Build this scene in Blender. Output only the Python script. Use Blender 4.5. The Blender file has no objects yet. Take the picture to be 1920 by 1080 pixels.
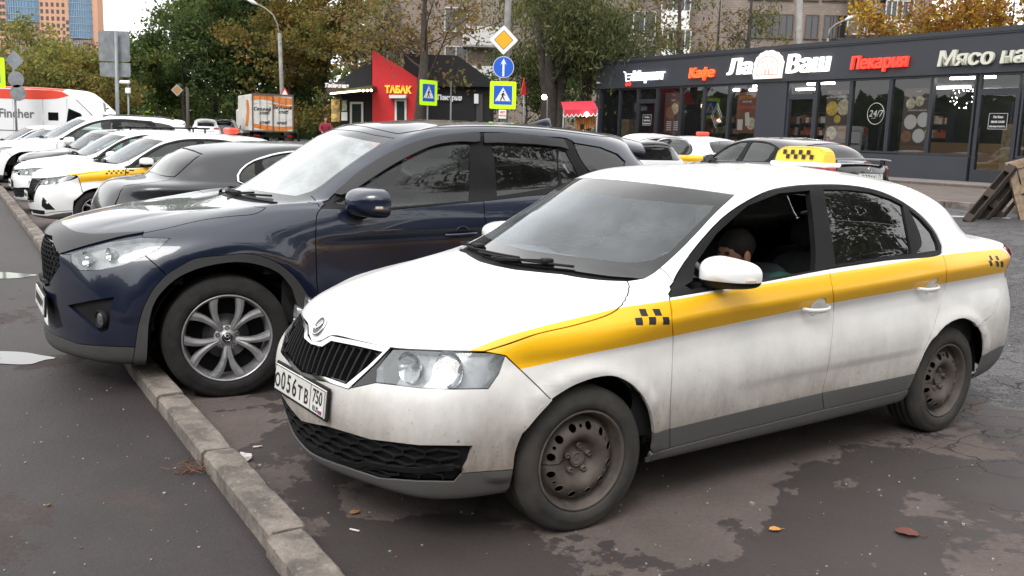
import bpy, bmesh, math, random
import numpy as np
from mathutils import Vector, Matrix
from mathutils.geometry import delaunay_2d_cdt
random.seed(7)
SC = bpy.context.scene; COL = SC.collection; PI = math.pi
# ---------------------------------------------------------------- camera
cam = bpy.data.cameras.new('camera'); co = bpy.data.objects.new('camera', cam); COL.objects.link(co); SC.camera = co
cam.sensor_width = 36; cam.lens = 36*1759.39/1920; cam.clip_start = .05; cam.clip_end = 3000
PIT, ROL, CH = .16115, .03074, 1.575
F_ = Vector((0, math.cos(PIT), -math.sin(PIT))); R0 = Vector((1, 0, 0)); U0 = R0.cross(F_)
R_ = R0*math.cos(ROL)+U0*math.sin(ROL); U_ = U0*math.cos(ROL)-R0*math.sin(ROL)
m3 = Matrix((R_, U_, -F_)).transposed(); co.matrix_world = Matrix.Translation((0, 0, CH)) @ m3.to_4x4()
def at(px, py, y):
    """point of the place at distance y north of the viewpoint, seen in the direction (px, py) of the 1920 x 1080 picture"""
    d = F_*1759.39+R_*(px-960)-U_*(py-540); return Vector((0, 0, CH))+d*(y/d.y)
# ---------------------------------------------------------------- overcast daylight
W = bpy.data.worlds.new('World'); SC.world = W; W.use_nodes = True; nt = W.node_tree; nt.nodes.clear()
SUN_EL, SUN_AZ = math.radians(48), math.radians(200)     # azimuth clockwise from north (+Y)
sky = nt.nodes.new('ShaderNodeTexSky'); sky.sky_type = 'NISHITA'; sky.sun_disc = False
sky.sun_elevation = SUN_EL; sky.sun_rotation = SUN_AZ; sky.dust_density = 3.0; sky.air_density = 1.0
hs = nt.nodes.new('ShaderNodeHueSaturation'); hs.inputs['Saturation'].default_value = .22
# cloud sheet: an even pale grey, a little darker in soft patches
tc = nt.nodes.new('ShaderNodeTexCoord'); nz = nt.nodes.new('ShaderNodeTexNoise'); nz.inputs['Scale'].default_value = 2.2; nz.inputs['Detail'].default_value = 4
rp = nt.nodes.new('ShaderNodeMapRange'); rp.inputs['From Min'].default_value = .3; rp.inputs['From Max'].default_value = .7; rp.inputs['To Min'].default_value = 9.0; rp.inputs['To Max'].default_value = 12.5
cc = nt.nodes.new('ShaderNodeCombineColor'); mx = nt.nodes.new('ShaderNodeMix'); mx.data_type = 'RGBA'; mx.inputs['Factor'].default_value = .82
bg = nt.nodes.new('ShaderNodeBackground'); bg.inputs['Strength'].default_value = .10; wo = nt.nodes.new('ShaderNodeOutputWorld')
ln = nt.links.new
ln(tc.outputs['Generated'], nz.inputs['Vector']); ln(nz.outputs['Fac'], rp.inputs['Value'])
for k in range(3): ln(rp.outputs[0], cc.inputs[k])
ln(sky.outputs[0], hs.inputs['Color']); ln(hs.outputs[0], mx.inputs[6]); ln(cc.outputs[0], mx.inputs[7]); ln(mx.outputs[2], bg.inputs['Color']); ln(bg.outputs[0], wo.inputs[0])
sl = bpy.data.lights.new('sun', 'SUN'); sl.energy = 1.0; sl.angle = math.radians(25); sl.color = (1, .97, .93)
so = bpy.data.objects.new('sun', sl); COL.objects.link(so)
sd = Vector((math.sin(SUN_AZ)*math.cos(SUN_EL), math.cos(SUN_AZ)*math.cos(SUN_EL), math.sin(SUN_EL)))
so.rotation_euler = sd.to_track_quat('Z', 'Y').to_euler(); so.location = sd*50
SC.view_settings.view_transform = 'Standard'; SC.view_settings.look = 'None'; SC.view_settings.gamma = 1; SC.view_settings.use_curve_mapping = False
SC.view_settings.exposure = .95
SC.render.engine = 'CYCLES'; SC.cycles.max_bounces = 8; SC.cycles.transparent_max_bounces = 24; SC.cycles.use_denoising = True
SC.cycles.sample_clamp_indirect = 6
# ---------------------------------------------------------------- helpers: naming, materials, meshes
def tag(o, label=None, cat=None, group=None, kind=None):
    if label: o['label'] = label
    if cat: o['category'] = cat
    if group: o['group'] = group
    if kind: o['kind'] = kind
    return o
def empty(name, loc=(0, 0, 0), rz=0, label=None, cat=None, group=None):
    o = bpy.data.objects.new(name, None); COL.objects.link(o); o.location = loc; o.rotation_euler = (0, 0, rz); o.empty_display_size = .1
    return tag(o, label, cat, group)
def copy_tree(o, parent=None):
    c = o.copy(); COL.objects.link(c); c.parent = parent
    for ch in list(o.children): copy_tree(ch, c)
    return c
class NM:
    """tiny node-tree writer"""
    def __init__(s, name):
        s.m = bpy.data.materials.new(name); s.m.use_nodes = True; s.t = s.m.node_tree; s.b = s.t.nodes['Principled BSDF']; s.out = s.t.nodes['Material Output']
    def n(s, typ, ins=None, **kw):
        x = s.t.nodes.new('ShaderNode'+typ)
        for k, v in kw.items(): setattr(x, k, v)
        for k, v in (ins or {}).items():
            if hasattr(v, 'is_output') : s.t.links.new(v, x.inputs[k])
            else: x.inputs[k].default_value = v
        return x
    def set(s, **kw):
        for k, v in kw.items():
            k = k.replace('_', ' ')
            if hasattr(v, 'is_output'): s.t.links.new(v, s.b.inputs[k])
            else: s.b.inputs[k].default_value = v
        return s
    def coord(s, kind='Object', scale=(1, 1, 1), rot=(0, 0, 0)):
        return s.n('Mapping', {'Vector': s.n('TexCoord').outputs[kind], 'Scale': scale, 'Rotation': rot}).outputs[0]
    def noise(s, vec, scale, detail=4, rough=.55, dist=0):
        return s.n('TexNoise', {'Vector': vec, 'Scale': scale, 'Detail': detail, 'Roughness': rough, 'Distortion': dist}).outputs['Fac']
    def rng(s, v, a, b, c=0., d=1., smooth=True):
        return s.n('MapRange', {'Value': v, 'From Min': a, 'From Max': b, 'To Min': c, 'To Max': d}, interpolation_type='SMOOTHSTEP' if smooth else 'LINEAR').outputs[0]
    def mix(s, f, a, b):
        x = s.n('Mix', data_type='RGBA')
        for k, v in ((0, f), (6, a), (7, b)):
            if hasattr(v, 'is_output'): s.t.links.new(v, x.inputs[k])
            else: x.inputs[k].default_value = (*v, 1) if isinstance(v, tuple) and len(v) == 3 else v
        return x.outputs[2]
    def math(s, op, a, b=0., c=None):
        d = {0: a, 1: b}
        if c is not None: d[2] = c
        return s.n('Math', d, operation=op).outputs[0]
    def bump(s, h, strength=.3, dist=.01):
        s.t.links.new(s.n('Bump', {'Height': h, 'Strength': strength, 'Distance': dist}).outputs[0], s.b.inputs['Normal']); return s
    def bumpto(s, h, strength=.3, dist=.01): return s.bump(h, strength, dist)
def M(name, col, rough=.5, metal=0., spec=.5, coat=0., emit=None, estr=1., noise=0., nscale=8., bump=0., bscale=60., bdist=.004):
    x = NM(name); x.set(Base_Color=(*col, 1), Roughness=rough, Metallic=metal, Coat_Weight=coat, Coat_Roughness=.04)
    x.b.inputs['Specular IOR Level'].default_value = spec
    if noise:
        f = x.noise(x.coord(), nscale, 5, .6); x.set(Base_Color=x.mix(x.rng(f, .3, .7), tuple(c*(1-noise) for c in col), tuple(min(1, c*(1+noise)) for c in col)))
        x.set(Roughness=x.rng(f, .25, .75, max(0, rough-.12), min(1, rough+.12)))
    if bump: x.bump(x.noise(x.coord(), bscale, 4), bump, bdist)
    if emit: x.set(Emission_Color=(*emit, 1), Emission_Strength=estr)
    return x.m
def glassmat(name, tint=(.8, .85, .85), refl=1.0, alpha=.12, rough=.01, ior=1.52, dirt=0., mult=1.35):
    """thin pane: clear or tinted transparency under a fresnel reflection"""
    x = NM(name); x.t.nodes.remove(x.b)
    tr = x.n('BsdfTransparent', {'Color': (*tint, 1)}); gl = x.n('BsdfGlossy', {'Color': (*(refl if isinstance(refl, tuple) else (refl,)*3), 1), 'Roughness': rough})
    fr = x.n('Fresnel', {'IOR': ior}); f2 = x.math('MULTIPLY_ADD', fr.outputs[0], mult, .0)
    m = x.n('MixShader'); x.t.links.new(x.math('MINIMUM', f2, 1.), m.inputs[0]); x.t.links.new(tr.outputs[0], m.inputs[1]); x.t.links.new(gl.outputs[0], m.inputs[2])
    df = x.n('BsdfDiffuse', {'Color': (.62, .66, .68, 1)}); m2 = x.n('MixShader')  # pale diffuse veil over the pane; painted sky glare on the windscreens
    f = x.noise(x.coord(), 5, 5, .6)
    x.t.links.new(x.rng(f, .3, .75, alpha*.6, alpha*1.3+.001), m2.inputs[0]); x.t.links.new(m.outputs[0], m2.inputs[1]); x.t.links.new(df.outputs[0], m2.inputs[2])
    x.t.links.new(m2.outputs[0], x.out.inputs[0]); return x.m
class MB:
    """collects shapes, links them as one mesh object"""
    def __init__(s): s.v = []; s.f = []; s.mi = []; s.sm = []
    def add(s, vs, fs, mi=0, smooth=False):
        o = len(s.v); s.v += [tuple(map(float, v)) for v in vs]; s.f += [tuple(i+o for i in f) for f in fs]; s.mi += [mi]*len(fs); s.sm += [smooth]*len(fs); return s
    def box(s, c, d, rz=0, mi=0, M4=None, bev=0.):
        x, y, z = d[0]/2, d[1]/2, d[2]/2
        if bev and min(x, y, z) > bev:
            vs = []; b = bev
            for sx in (-1, 1):
                for sy in (-1, 1):
                    for sz in (-1, 1):
                        vs += [(sx*(x-b), sy*(y-b), sz*z), (sx*(x-b), sy*y, sz*(z-b)), (sx*x, sy*(y-b), sz*(z-b))]
            fs = []; ix = lambda sx, sy, sz, k: ((sx > 0)*4+(sy > 0)*2+(sz > 0))*3+k
            for sg in (-1, 1):
                q = [(-1, -1), (1, -1), (1, 1), (-1, 1)]
                fs.append([ix(a, b_, sg, 0) for a, b_ in q]); fs.append([ix(a, sg, b_, 1) for a, b_ in q]); fs.append([ix(sg, a, b_, 2) for a, b_ in q])
            for a in (-1, 1):
                for b_ in (-1, 1):
                    fs.append([ix(-1, a, b_, 0), ix(1, a, b_, 0), ix(1, a, b_, 1), ix(-1, a, b_, 1)])
                    fs.append([ix(a, -1, b_, 0), ix(a, 1, b_, 0), ix(a, 1, b_, 2), ix(a, -1, b_, 2)])
                    fs.append([ix(a, b_, -1, 1), ix(a, b_, 1, 1), ix(a, b_, 1, 2), ix(a, b_, -1, 2)])
            for a in (-1, 1):
                for b_ in (-1, 1):
                    for c_ in (-1, 1): fs.append([ix(a, b_, c_, 0), ix(a, b_, c_, 1), ix(a, b_, c_, 2)])
        else:
            vs = [(sx*x, sy*y, sz*z) for sx in (-1, 1) for sy in (-1, 1) for sz in (-1, 1)]
            fs = [(0, 1, 3, 2), (4, 6, 7, 5), (0, 4, 5, 1), (2, 3, 7, 6), (0, 2, 6, 4), (1, 5, 7, 3)]
        cz, sz_ = math.cos(rz), math.sin(rz); out = []
        for v in vs:
            if M4 is not None: p = M4 @ Vector(v)
            else: p = (v[0]*cz-v[1]*sz_, v[0]*sz_+v[1]*cz, v[2])
            out.append((p[0]+c[0], p[1]+c[1], p[2]+c[2]))
        return s.add(out, fs, mi)
    def bar(s, a, b, w, h=None, mi=0, up=(0, 0, 1)):
        a, b = Vector(a), Vector(b); d = b-a; L = d.length; z = d/L; u = Vector(up)
        if abs(z.dot(u)) > .99: u = Vector((1, 0, 0))
        x = u.cross(z).normalized(); y = z.cross(x); return s.box((a+b)/2, (w, h or w, L), M4=Matrix((x, y, z)).transposed(), mi=mi)
    def tube(s, pts, r, n=10, mi=0, cap=True, close=False):
        pts = [Vector(p) for p in pts]; N = len(pts); rr = r if isinstance(r, (list, tuple)) else [r]*N; vs = []; u = None
        for i, p in enumerate(pts):
            t = ((pts[(i+1) % N]-pts[i-1]) if close else (pts[min(i+1, N-1)]-pts[max(i-1, 0)])).normalized()
            if u is None: u = t.orthogonal().normalized()
            else: u = (u-t*u.dot(t)).normalized()
            w = t.cross(u)
            for k in range(n): a = 2*PI*k/n; vs.append(p+(u*math.cos(a)+w*math.sin(a))*rr[i])
        fs = [(i*n+k, i*n+(k+1) % n, ((i+1) % N)*n+(k+1) % n, ((i+1) % N)*n+k) for i in range(N if close else N-1) for k in range(n)]
        if cap and not close: fs += [tuple(range(n))[::-1], tuple(range((N-1)*n, N*n))]
        return s.add(vs, fs, mi, True)
    def lathe(s, prof, n=32, M4=None, mi=0, smooth=True):
        """profile of (radius, height) turned about z"""
        vs = []; 
        for r, h in prof:
            for k in range(n):
                a = 2*PI*k/n; v = Vector((r*math.cos(a), r*math.sin(a), h)); vs.append(M4 @ v if M4 is not None else v)
        fs = [(i*n+k, i*n+(k+1) % n, (i+1)*n+(k+1) % n, (i+1)*n+k) for i in range(len(prof)-1) for k in range(n)]
        return s.add(vs, fs, mi, smooth)
    def prism(s, poly, z0, z1, M4=None, mi=0):
        n = len(poly); vs = [Vector((x, y, z)) for z in (z0, z1) for x, y in poly]
        if M4 is not None: vs = [M4 @ v for v in vs]
        fs = [tuple(range(n))[::-1], tuple(range(n, 2*n))]+[(k, (k+1) % n, n+(k+1) % n, n+k) for k in range(n)]
        return s.add(vs, fs, mi)
    def grid(s, P, mi=0, smooth=True, wrap=False):
        P = np.asarray(P, float); a, b = P.shape[:2]; o = P.reshape(-1, 3)
        return s.add(o, [(i*b+k, i*b+(k+1) % b, (i+1)*b+(k+1) % b, (i+1)*b+k) for i in range(a-1) for k in range(b if wrap else b-1)], mi, smooth)
    def build(s, name, mats, parent=None, norm=True):
        me = bpy.data.meshes.new(name); me.from_pydata(s.v, [], s.f); mats = mats if isinstance(mats, (list, tuple)) else [mats]
        for m in mats: me.materials.append(m)
        me.polygons.foreach_set('material_index', s.mi); me.polygons.foreach_set('use_smooth', s.sm); me.update()
        if norm:
            bm = bmesh.new(); bm.from_mesh(me); bmesh.ops.recalc_face_normals(bm, faces=bm.faces); bm.to_mesh(me); bm.free()
        o = bpy.data.objects.new(name, me); COL.objects.link(o); o.parent = parent; return o
def text_mesh(txt, size, depth=.01, bold=0., shear=0., align='CENTER', spacing=1.):
    c = bpy.data.curves.new('t', 'FONT'); c.body = txt; c.size = size; c.extrude = depth/2; c.offset = bold; c.align_x = align; c.shear = shear; c.resolution_u = 3; c.space_character = spacing
    o = bpy.data.objects.new('t', c); me = bpy.data.meshes.new_from_object(o)
    v = [tuple(p.co) for p in me.vertices]; f = [tuple(p.vertices) for p in me.polygons]; bpy.data.objects.remove(o); bpy.data.curves.remove(c); bpy.data.meshes.remove(me)
    return v, f
def add_text(mb, txt, size, M4, depth=.01, bold=0., shear=0., align='CENTER', mi=0, sx=1., spacing=1.):
    v, f = text_mesh(txt, size, depth, bold, shear, align, spacing); mb.add([M4 @ Vector((p[0]*sx, p[1], p[2])) for p in v], f, mi); return mb
def frame(o, x, y):
    """4x4 with origin o, local x and y axes"""
    x = Vector(x).normalized(); z = x.cross(Vector(y)).normalized(); y = z.cross(x); m = Matrix((x, y, z)).transposed().to_4x4(); m.translation = Vector(o); return m
# street directions: s runs along the kerb away from us, t across it towards the shop
KS = Vector((-.52, .854, 0)).normalized(); KT = Vector((.854, .52, 0)).normalized()
def ground_t(t): u = min(max((t-7)/11.5, 0), 1); return .60*u
def ground(x, y): return ground_t(.854*x+.52*y)
def st(s, t, z=0.): p = KS*s+KT*t; return Vector((p.x, p.y, z))
# ---------------------------------------------------------------- materials shared by the cars
def paint(name, col, dirt=0., metal=0., rough=.32, coat=.6, dcol=(.185,.142,.112), flake=0.):
    x = NM(name); v = x.coord(); sep = x.n('SeparateXYZ', {0: v}); z = sep.outputs[2]
    base = (*col, 1)
    if flake:
        base = x.mix(x.rng(x.noise(x.coord(scale=(1, 1, 1)), 900, 1), .35, .7), tuple(c*(1-flake) for c in col), tuple(c*(1+flake) for c in col))
    x.set(Metallic=metal, Coat_Weight=coat, Coat_Roughness=.03)
    if dirt:
        n1 = x.noise(v, 3.2, 6, .62); n2 = x.noise(x.coord(scale=(1, 1, .35)), 14, 5, .7); n3 = x.noise(v, 70, 3, .6)
        k = x.rng(x.math('ADD', z, x.math('MULTIPLY', x.math('SUBTRACT', n1, .5), .36)), .10, .92, 1.2, 0.)
        k = x.math('MULTIPLY', k, x.rng(n2, .15, .85, .75, 1.05)); spk = x.math('MULTIPLY', x.rng(n3, .64, .74, 0, .5), x.rng(z, .3, .8, 1, 0)); k = x.math('MINIMUM', x.math('MULTIPLY', x.math('ADD', k, spk), dirt), 1.)
        x.set(Base_Color=x.mix(k, base, dcol), Roughness=x.rng(k, 0, .6, rough, .75, False)); x.set(Coat_Weight=x.rng(k, 0, .5, coat, .0, False))
    else: x.set(Roughness=rough); x.set(Base_Color=base)
    return x.m
MW = paint('white_paint', (.80,.80,.79), 1.0); MWc = paint('clean_white_paint', (.78,.785,.79), .0, rough=.3)
MY = paint('yellow_film', (.88,.47,.003), .06, rough=.38, coat=.3)
MNAVY = paint('dark_blue_paint', (.0025,.0072,.026), .05, metal=.1, rough=.3, coat=1., dcol=(.09,.085,.08), flake=.3)
MNAVYh = MNAVY
MGR = paint('graphite_paint', (.014,.015,.020), .06, metal=.1, rough=.34, coat=.7, flake=.3)
MBLK = paint('black_paint', (.008,.008,.009), .12, rough=.2, coat=1., dcol=(.1,.09,.08))
MPL = M('black_trim', (.011,.011,.012), .6, spec=.18, noise=.25, nscale=6, bump=.15, bscale=300, bdist=.001)
MPLG = M('gloss_black_trim', (.010,.010,.011), .18, coat=.4)
MCL = paint('grey_bumper_plastic', (.062,.065,.070), .40, rough=.55, coat=0., dcol=(.15,.135,.12))
MCLb = paint('black_cladding', (.030,.031,.033), .35, rough=.6, coat=0., dcol=(.10,.095,.09))
MRUB = M('tyre_rubber', (.020,.019,.019), .85, spec=.25, noise=.35, nscale=12, bump=.35, bscale=90, bdist=.002)
MRUBd = M('dusty_tyre_rubber', (.034,.031,.028), .9, noise=.4, nscale=7, bump=.4, bscale=90, bdist=.002)
MSTL = M('dusty_steel_rim', (.085,.070,.060), .72, metal=.15, noise=.35, nscale=9, bump=.3, bscale=120, bdist=.001)
MALU = M('machined_alloy', (.36,.36,.37), .38, metal=.65, noise=.15, nscale=10)
MALD = M('dark_alloy_pocket', (.06,.06,.062), .45, metal=.5)
MCHR = M('chrome', (.72,.72,.73), .12, metal=1.)
MDARK = M('dark_interior', (.012,.012,.013), .85); MSEAT = M('grey_seat_cloth', (.035,.035,.038), .9, noise=.3, nscale=20)
MDASH = M('dash_plastic', (.17,.172,.178), .6); MUND = M('underbody', (.010,.010,.010), .9, spec=.1)
MGL = glassmat('windscreen_glass', (.66,.72,.72), 1., .05); MGLs = glassmat('tinted_side_glass', (.16,.17,.165), 1., .012); MGLc = glassmat('light_side_glass', (.70,.78,.75), .9, .015, mult=1.1)
MGLw = glassmat('sky_veil_windscreen_glass', (.84,.91,.96), (.90,.95,1.), .10, mult=1.25); MGLx = glassmat('painted_glare_windscreen_glass', (.5,.58,.58), 1., .42, mult=2.6); MLENS = glassmat('headlight_lens', (.93,.95,.96), .9, .13)  # both windscreens carry a painted pale veil for mirrored sky
MGLf = glassmat('windscreen_border_glass', (.03,.032,.04), 1., .01)
MREF2 = M('lamp_bowl', (.36,.37,.385), .30, metal=.25, noise=.3, nscale=14)
MREF = M('headlight_reflector', (.62,.63,.65), .14, metal=.9); MHIN = M('headlight_housing', (.085,.085,.09), .4, metal=.3)
MRED = paint('red_lamp', (.30,.008,.012), 0, rough=.15, coat=1.); MAMB = M('amber_lens', (.55,.16,.01), .2)
MPLT = M('plate_white', (.62,.61,.58), .45, noise=.08); MINK = M('plate_ink', (.012,.012,.012), .5); MPB = M('flag_blue', (.02,.05,.35), .5); MPR = M('flag_red', (.45,.02,.02), .5)
MVIS = paint('smoked_acrylic', (.010,.010,.013), 0, rough=.38, coat=.15)
MSKIN = M('skin', (.42,.20,.13), .55, noise=.1); MVEST = M('dark_vest_cloth', (.022,.028,.032), .9, noise=.2); MSLV = M('green_sleeve_cloth', (.016,.075,.062), .9, noise=.2); MHAIR = M('dark_hair', (.02,.016,.013), .8)
ROTY = Matrix(((1, 0, 0), (0, 0, 1), (0, -1, 0))).to_4x4()       # local z -> y
# ---------------------------------------------------------------- wheels
def tyre_profile(R, ri, w):
    h = R-ri; p = [(ri-.004, -.014), (ri+.004, .0), (ri+h*.12, .006), (ri+h*.14, .0075), (ri+h*.45, .010), (ri+h*.48, .0085), (ri+h*.72, .004), (ri+h*.90, -.006), (R-.004, -.018)]
    n = 4
    for k in range(n):
        a = -.022-(w-.04)*k/n; b = -.022-(w-.04)*(k+1)/n
        p += [(R, a), (R+.0015, (a+b)/2), (R, b+.009)]
        if k < n-1: p += [(R-.007, b+.008), (R-.007, b+.001)]
    return p+[(R-.012, -w+.008), (R-h*.3, -w-.006), (ri, -w)]
def wheel(parent, loc, R, ri, w, kind, side=1, steer=0., detail=True, tyre=None):
    root = bpy.data.objects.new('wheel', None); COL.objects.link(root); root.parent = parent; root.location = loc
    root.rotation_euler = (0, 0, steer+(0 if side > 0 else PI)); root.empty_display_size = .1
    n = 64 if detail else 28; m = ROTY
    MB().lathe(tyre_profile(R, ri, w), n, m).build('tyre', tyre or MRUB, root)
    k = ri/.2075
    mb = MB().lathe([(ri-.004, -.016), (ri+.002, -.002), (ri-.002, .003), (ri-.008, .001), (ri-.014, -.014), (ri-.020, -.05), (ri-.028, -.06), (ri-.03, -w+.03), (ri-.01, -w)], n, m)
    if kind == 'steel':
        prof = [(.010, -.040), (.030, -.040), (.034, -.050), (.062, -.050), (.070, -.044), (.082, -.026), (.10, -.012), (.122, -.010), (.140, -.018), (.158, -.030), (.170, -.046), (.182, -.062)]
        pr = np.array(prof); 
        def f(u, v):
            r = v; h = np.interp(r, pr[:, 0], pr[:, 1]); a = u/40*2*PI
            return np.stack([r*k*np.cos(a), h*1.0, -r*k*np.sin(a)], -1)
        gs = GridSurf(f, np.arange(0, 41, 1.) if detail else np.arange(0, 41, 2.), [.030, .034, .048, .062, .070, .076, .082, .09, .10, .11, .122, .131, .140, .149, .158, .164, .170, .182], flip=1)
        gs.K = 20.5  # no wrap handling needed: holes never cross u = 0
        holes = []
        def circ(a, r, q, n_=14): return [((a+math.sin(t)*q/r)*40/(2*PI), r+math.cos(t)*q) for t in [2*PI*i/n_ for i in range(n_)]]
        if detail:
            for j in range(6):
                a0 = math.radians(32+60*j)
                for da, q in ((-.27, .0155), (.27, .0155), (0, .0065)): holes.append(circ(a0+da, .142, q))
        outer = [(i, .030) for i in range(0, 41)]+[(i, .182) for i in range(40, -1, -1)]
        gs.K = 1e6
        mb.build('rim', MSTL, root)
        patch(gs, 'wheel_disc', outer, MSTL, root, holes=holes, gap=0, depth=.004, L=.05)
        mb = MB()
        for j in range(5):
            a = 2*PI*j/5+.35; c = Vector((math.cos(a)*.055*k, -.050, math.sin(a)*.055*k)); fr = Matrix.Translation(c) @ m
            mb.lathe([(.0125, 0), (.0125, .018), (.009, .022), (.0065, .022), (.006, .012), (0.0005, .012)], 12, fr)
        mb.lathe([(.030, -.050), (.030, -.040), (.024, -.036), (.020, -.040), (.012, -.040), (.0005, -.038)], 20, m)
        mb.build('wheel_bolts', MSTL, root)
        MB().lathe([(.001, -.09), (.17*k, -.09), (.178*k, -.07)], 24, m).build('brake_drum', MUND, root)
    else:
        mb.build('rim', MALU, root)
        MB().lathe([(.001, -.10), (.13, -.10), (.135, -.085), (.001, -.084)], 32, m).build('brake_disc', M('brake_disc', (.10, .10, .105), .4, metal=.7) if 'brake_disc' not in bpy.data.materials else bpy.data.materials['brake_disc'], root)
        if 1: MB().lathe([(.02, -.115), (ri-.03, -.115)], 32, m).build('wheel_back', MUND, root)
        pts = 10 if kind == 'alloy' else kind
        tops = MB(); 
        for j in range(5):
            for sg in (-1, 1):
                a0 = math.radians(90+36+72*j); path = []
                for i in range(9):
                    t = i/8; r = .050+(ri-.014-.050)*t; a = a0+sg*(math.radians(5)+math.radians(13.5)*t**1.6) ; wd = (.0165+.004*t+.022*max(0, t-.40)**1.2)*k/1.245
                    h = -.020+.016*t-.022*max(0, .35-t)*1.2
                    path.append((r, a, wd, h))
                L_ = []; 
                for r, a, wd, h in path:
                    d = wd/r; row = [(r, a-d, h-.03), (r, a-d*.8, h-.004), (r, a-d*.1*sg, h+.001), (r, a+d*.8, h-.004), (r, a+d, h-.03)]
                    L_.append([(q*math.cos(b), z, q*math.sin(b)) for q, b, z in row])
                tops.grid(L_, smooth=False)
        tops.build('spokes', MALU, root)
        hb = MB().lathe([(.075, -.045), (.070, -.034), (.058, -.030), (.036, -.032), (.034, -.026), (.001, -.026)], 30, m)
        hb.build('hub', MALU, root)
        hb = MB()
        for j in range(5):
            a = math.radians(90+72*j); c = Vector((math.cos(a)*.057, -.033, math.sin(a)*.057)); fr = Matrix.Translation(c) @ m
            hb.lathe([(.013, -.003), (.0125, .004), (.009, .006), (.007, -.001), (.0005, -.001)], 10, fr, mi=0)
        hb.build('wheel_bolts', MALD, root)
        cp = MB().lathe([(.031, -.027), (.030, -.023), (.001, -.0225)], 24, m, 0); cp.tube([(.020*math.cos(t), -.0215, .020*math.sin(t)) for t in [2*PI*i/20 for i in range(20)]], .0022, 6, 1, close=True)
        cp.tube([(-.013, -.021, .010), (-.005, -.021, -.002), (0, -.021, .004), (.005, -.021, -.002), (.013, -.021, .010)], .002, 5, 1)
        cp.build('hub_cap', [MPLG, MCHR], root)
    return root
def arc(cx, cz, r, a0, a1, n): return [(cx+r*math.cos(a0+(a1-a0)*i/n), cz+r*math.sin(a0+(a1-a0)*i/n)) for i in range(n+1)]
def liner(parent, cx, cz, r, y0, y1, mat=None):
    mb = MB()
    for s in (1, -1):
        A = arc(cx, cz, r, .0, PI, 20); mb.grid([[(x, s*y1, z) for x, z in A], [(x, s*(y1-.04), z) for x, z in A], [(x, s*y0, z) for x, z in A], [(cx+(x-cx)*.05, s*y0, cz+(z-cz)*.05) for x, z in A]])
    return mb.build('wheel_housing', mat or MUND, parent)
def under_shell(S, parent, wheels, off=-.035, vmax=7.2, hood=True, hr=.385, mat=None):
    """dark inner skin behind the panel gaps"""
    us = S.u[::2]; vs = np.array([v for v in S.vs[::2] if .6 < v]); mb = MB(); P, N = S.ev([(u, v) for v in vs for u in us], off); P = P.reshape(len(vs), len(us), 3)
    for j in range(len(vs)-1):
        for i in range(len(us)-1):
            c = P[j:j+2, i:i+2].mean((0, 1)); um = abs(us[i]+us[i+1])/2
            if any(math.hypot(c[0]-x, c[2]-z) < hr and abs(c[1]) > .45 for x, z in wheels): continue
            lim = vmax if 3.6 < um < 8.6 else (8.7 if um <= 3.6 else 8.6)
            if vs[j+1] > lim: continue
            mb.add([P[j, i], P[j, i+1], P[j+1, i+1], P[j+1, i]], [(0, 1, 2, 3)])
    o = mb.build('inner_body', mat or MUND, parent, norm=False); return o
def seat(mb, x, y, z=.30, w=.48, hb=.62, head=True, tilt=.32):
    # cushion, backrest, headrest as soft rounded slabs
    def slab(o, ax, ay, az, lx, ly, lz, pw=3.2):
        P = []
        for i in range(9):
            a = -PI/2+PI*i/8
            row = []
            for j in range(16):
                b = 2*PI*j/16; f = lambda c: math.copysign(abs(c)**(2/pw), c)
                p = Vector((f(math.cos(a))*f(math.cos(b))*lx, f(math.cos(a))*f(math.sin(b))*ly, f(math.sin(a))*lz)); row.append(o+ax*p.x+ay*p.y+az*p.z)
            P.append(row)
        mb.grid(P, 0, True, True)
    X, Y, Z = Vector((1, 0, 0)), Vector((0, 1, 0)), Vector((0, 0, 1))
    slab(Vector((x, y, z+.06)), Vector((1, 0, .12)).normalized(), Y, Vector((-.12, 0, 1)).normalized(), .25, w/2, .08)
    up = Vector((-math.sin(tilt), 0, math.cos(tilt))); fw = Vector((math.cos(tilt), 0, math.sin(tilt)))
    slab(Vector((x-.26, y, z+.10))+up*hb*.5, fw, Y, up, .075, w/2, hb*.52)
    if head:
        slab(Vector((x-.26, y, z+.10))+up*(hb+.12)+fw*.02, fw, Y, up, .055, .135, .095, 2.6); mb.tube([Vector((x-.26, y+.06, z+.1))+up*hb*.9, Vector((x-.26, y+.06, z+.1))+up*(hb+.1)], .006, 6); mb.tube([Vector((x-.26, y-.06, z+.1))+up*hb*.9, Vector((x-.26, y-.06, z+.1))+up*(hb+.1)], .006, 6)
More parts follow.
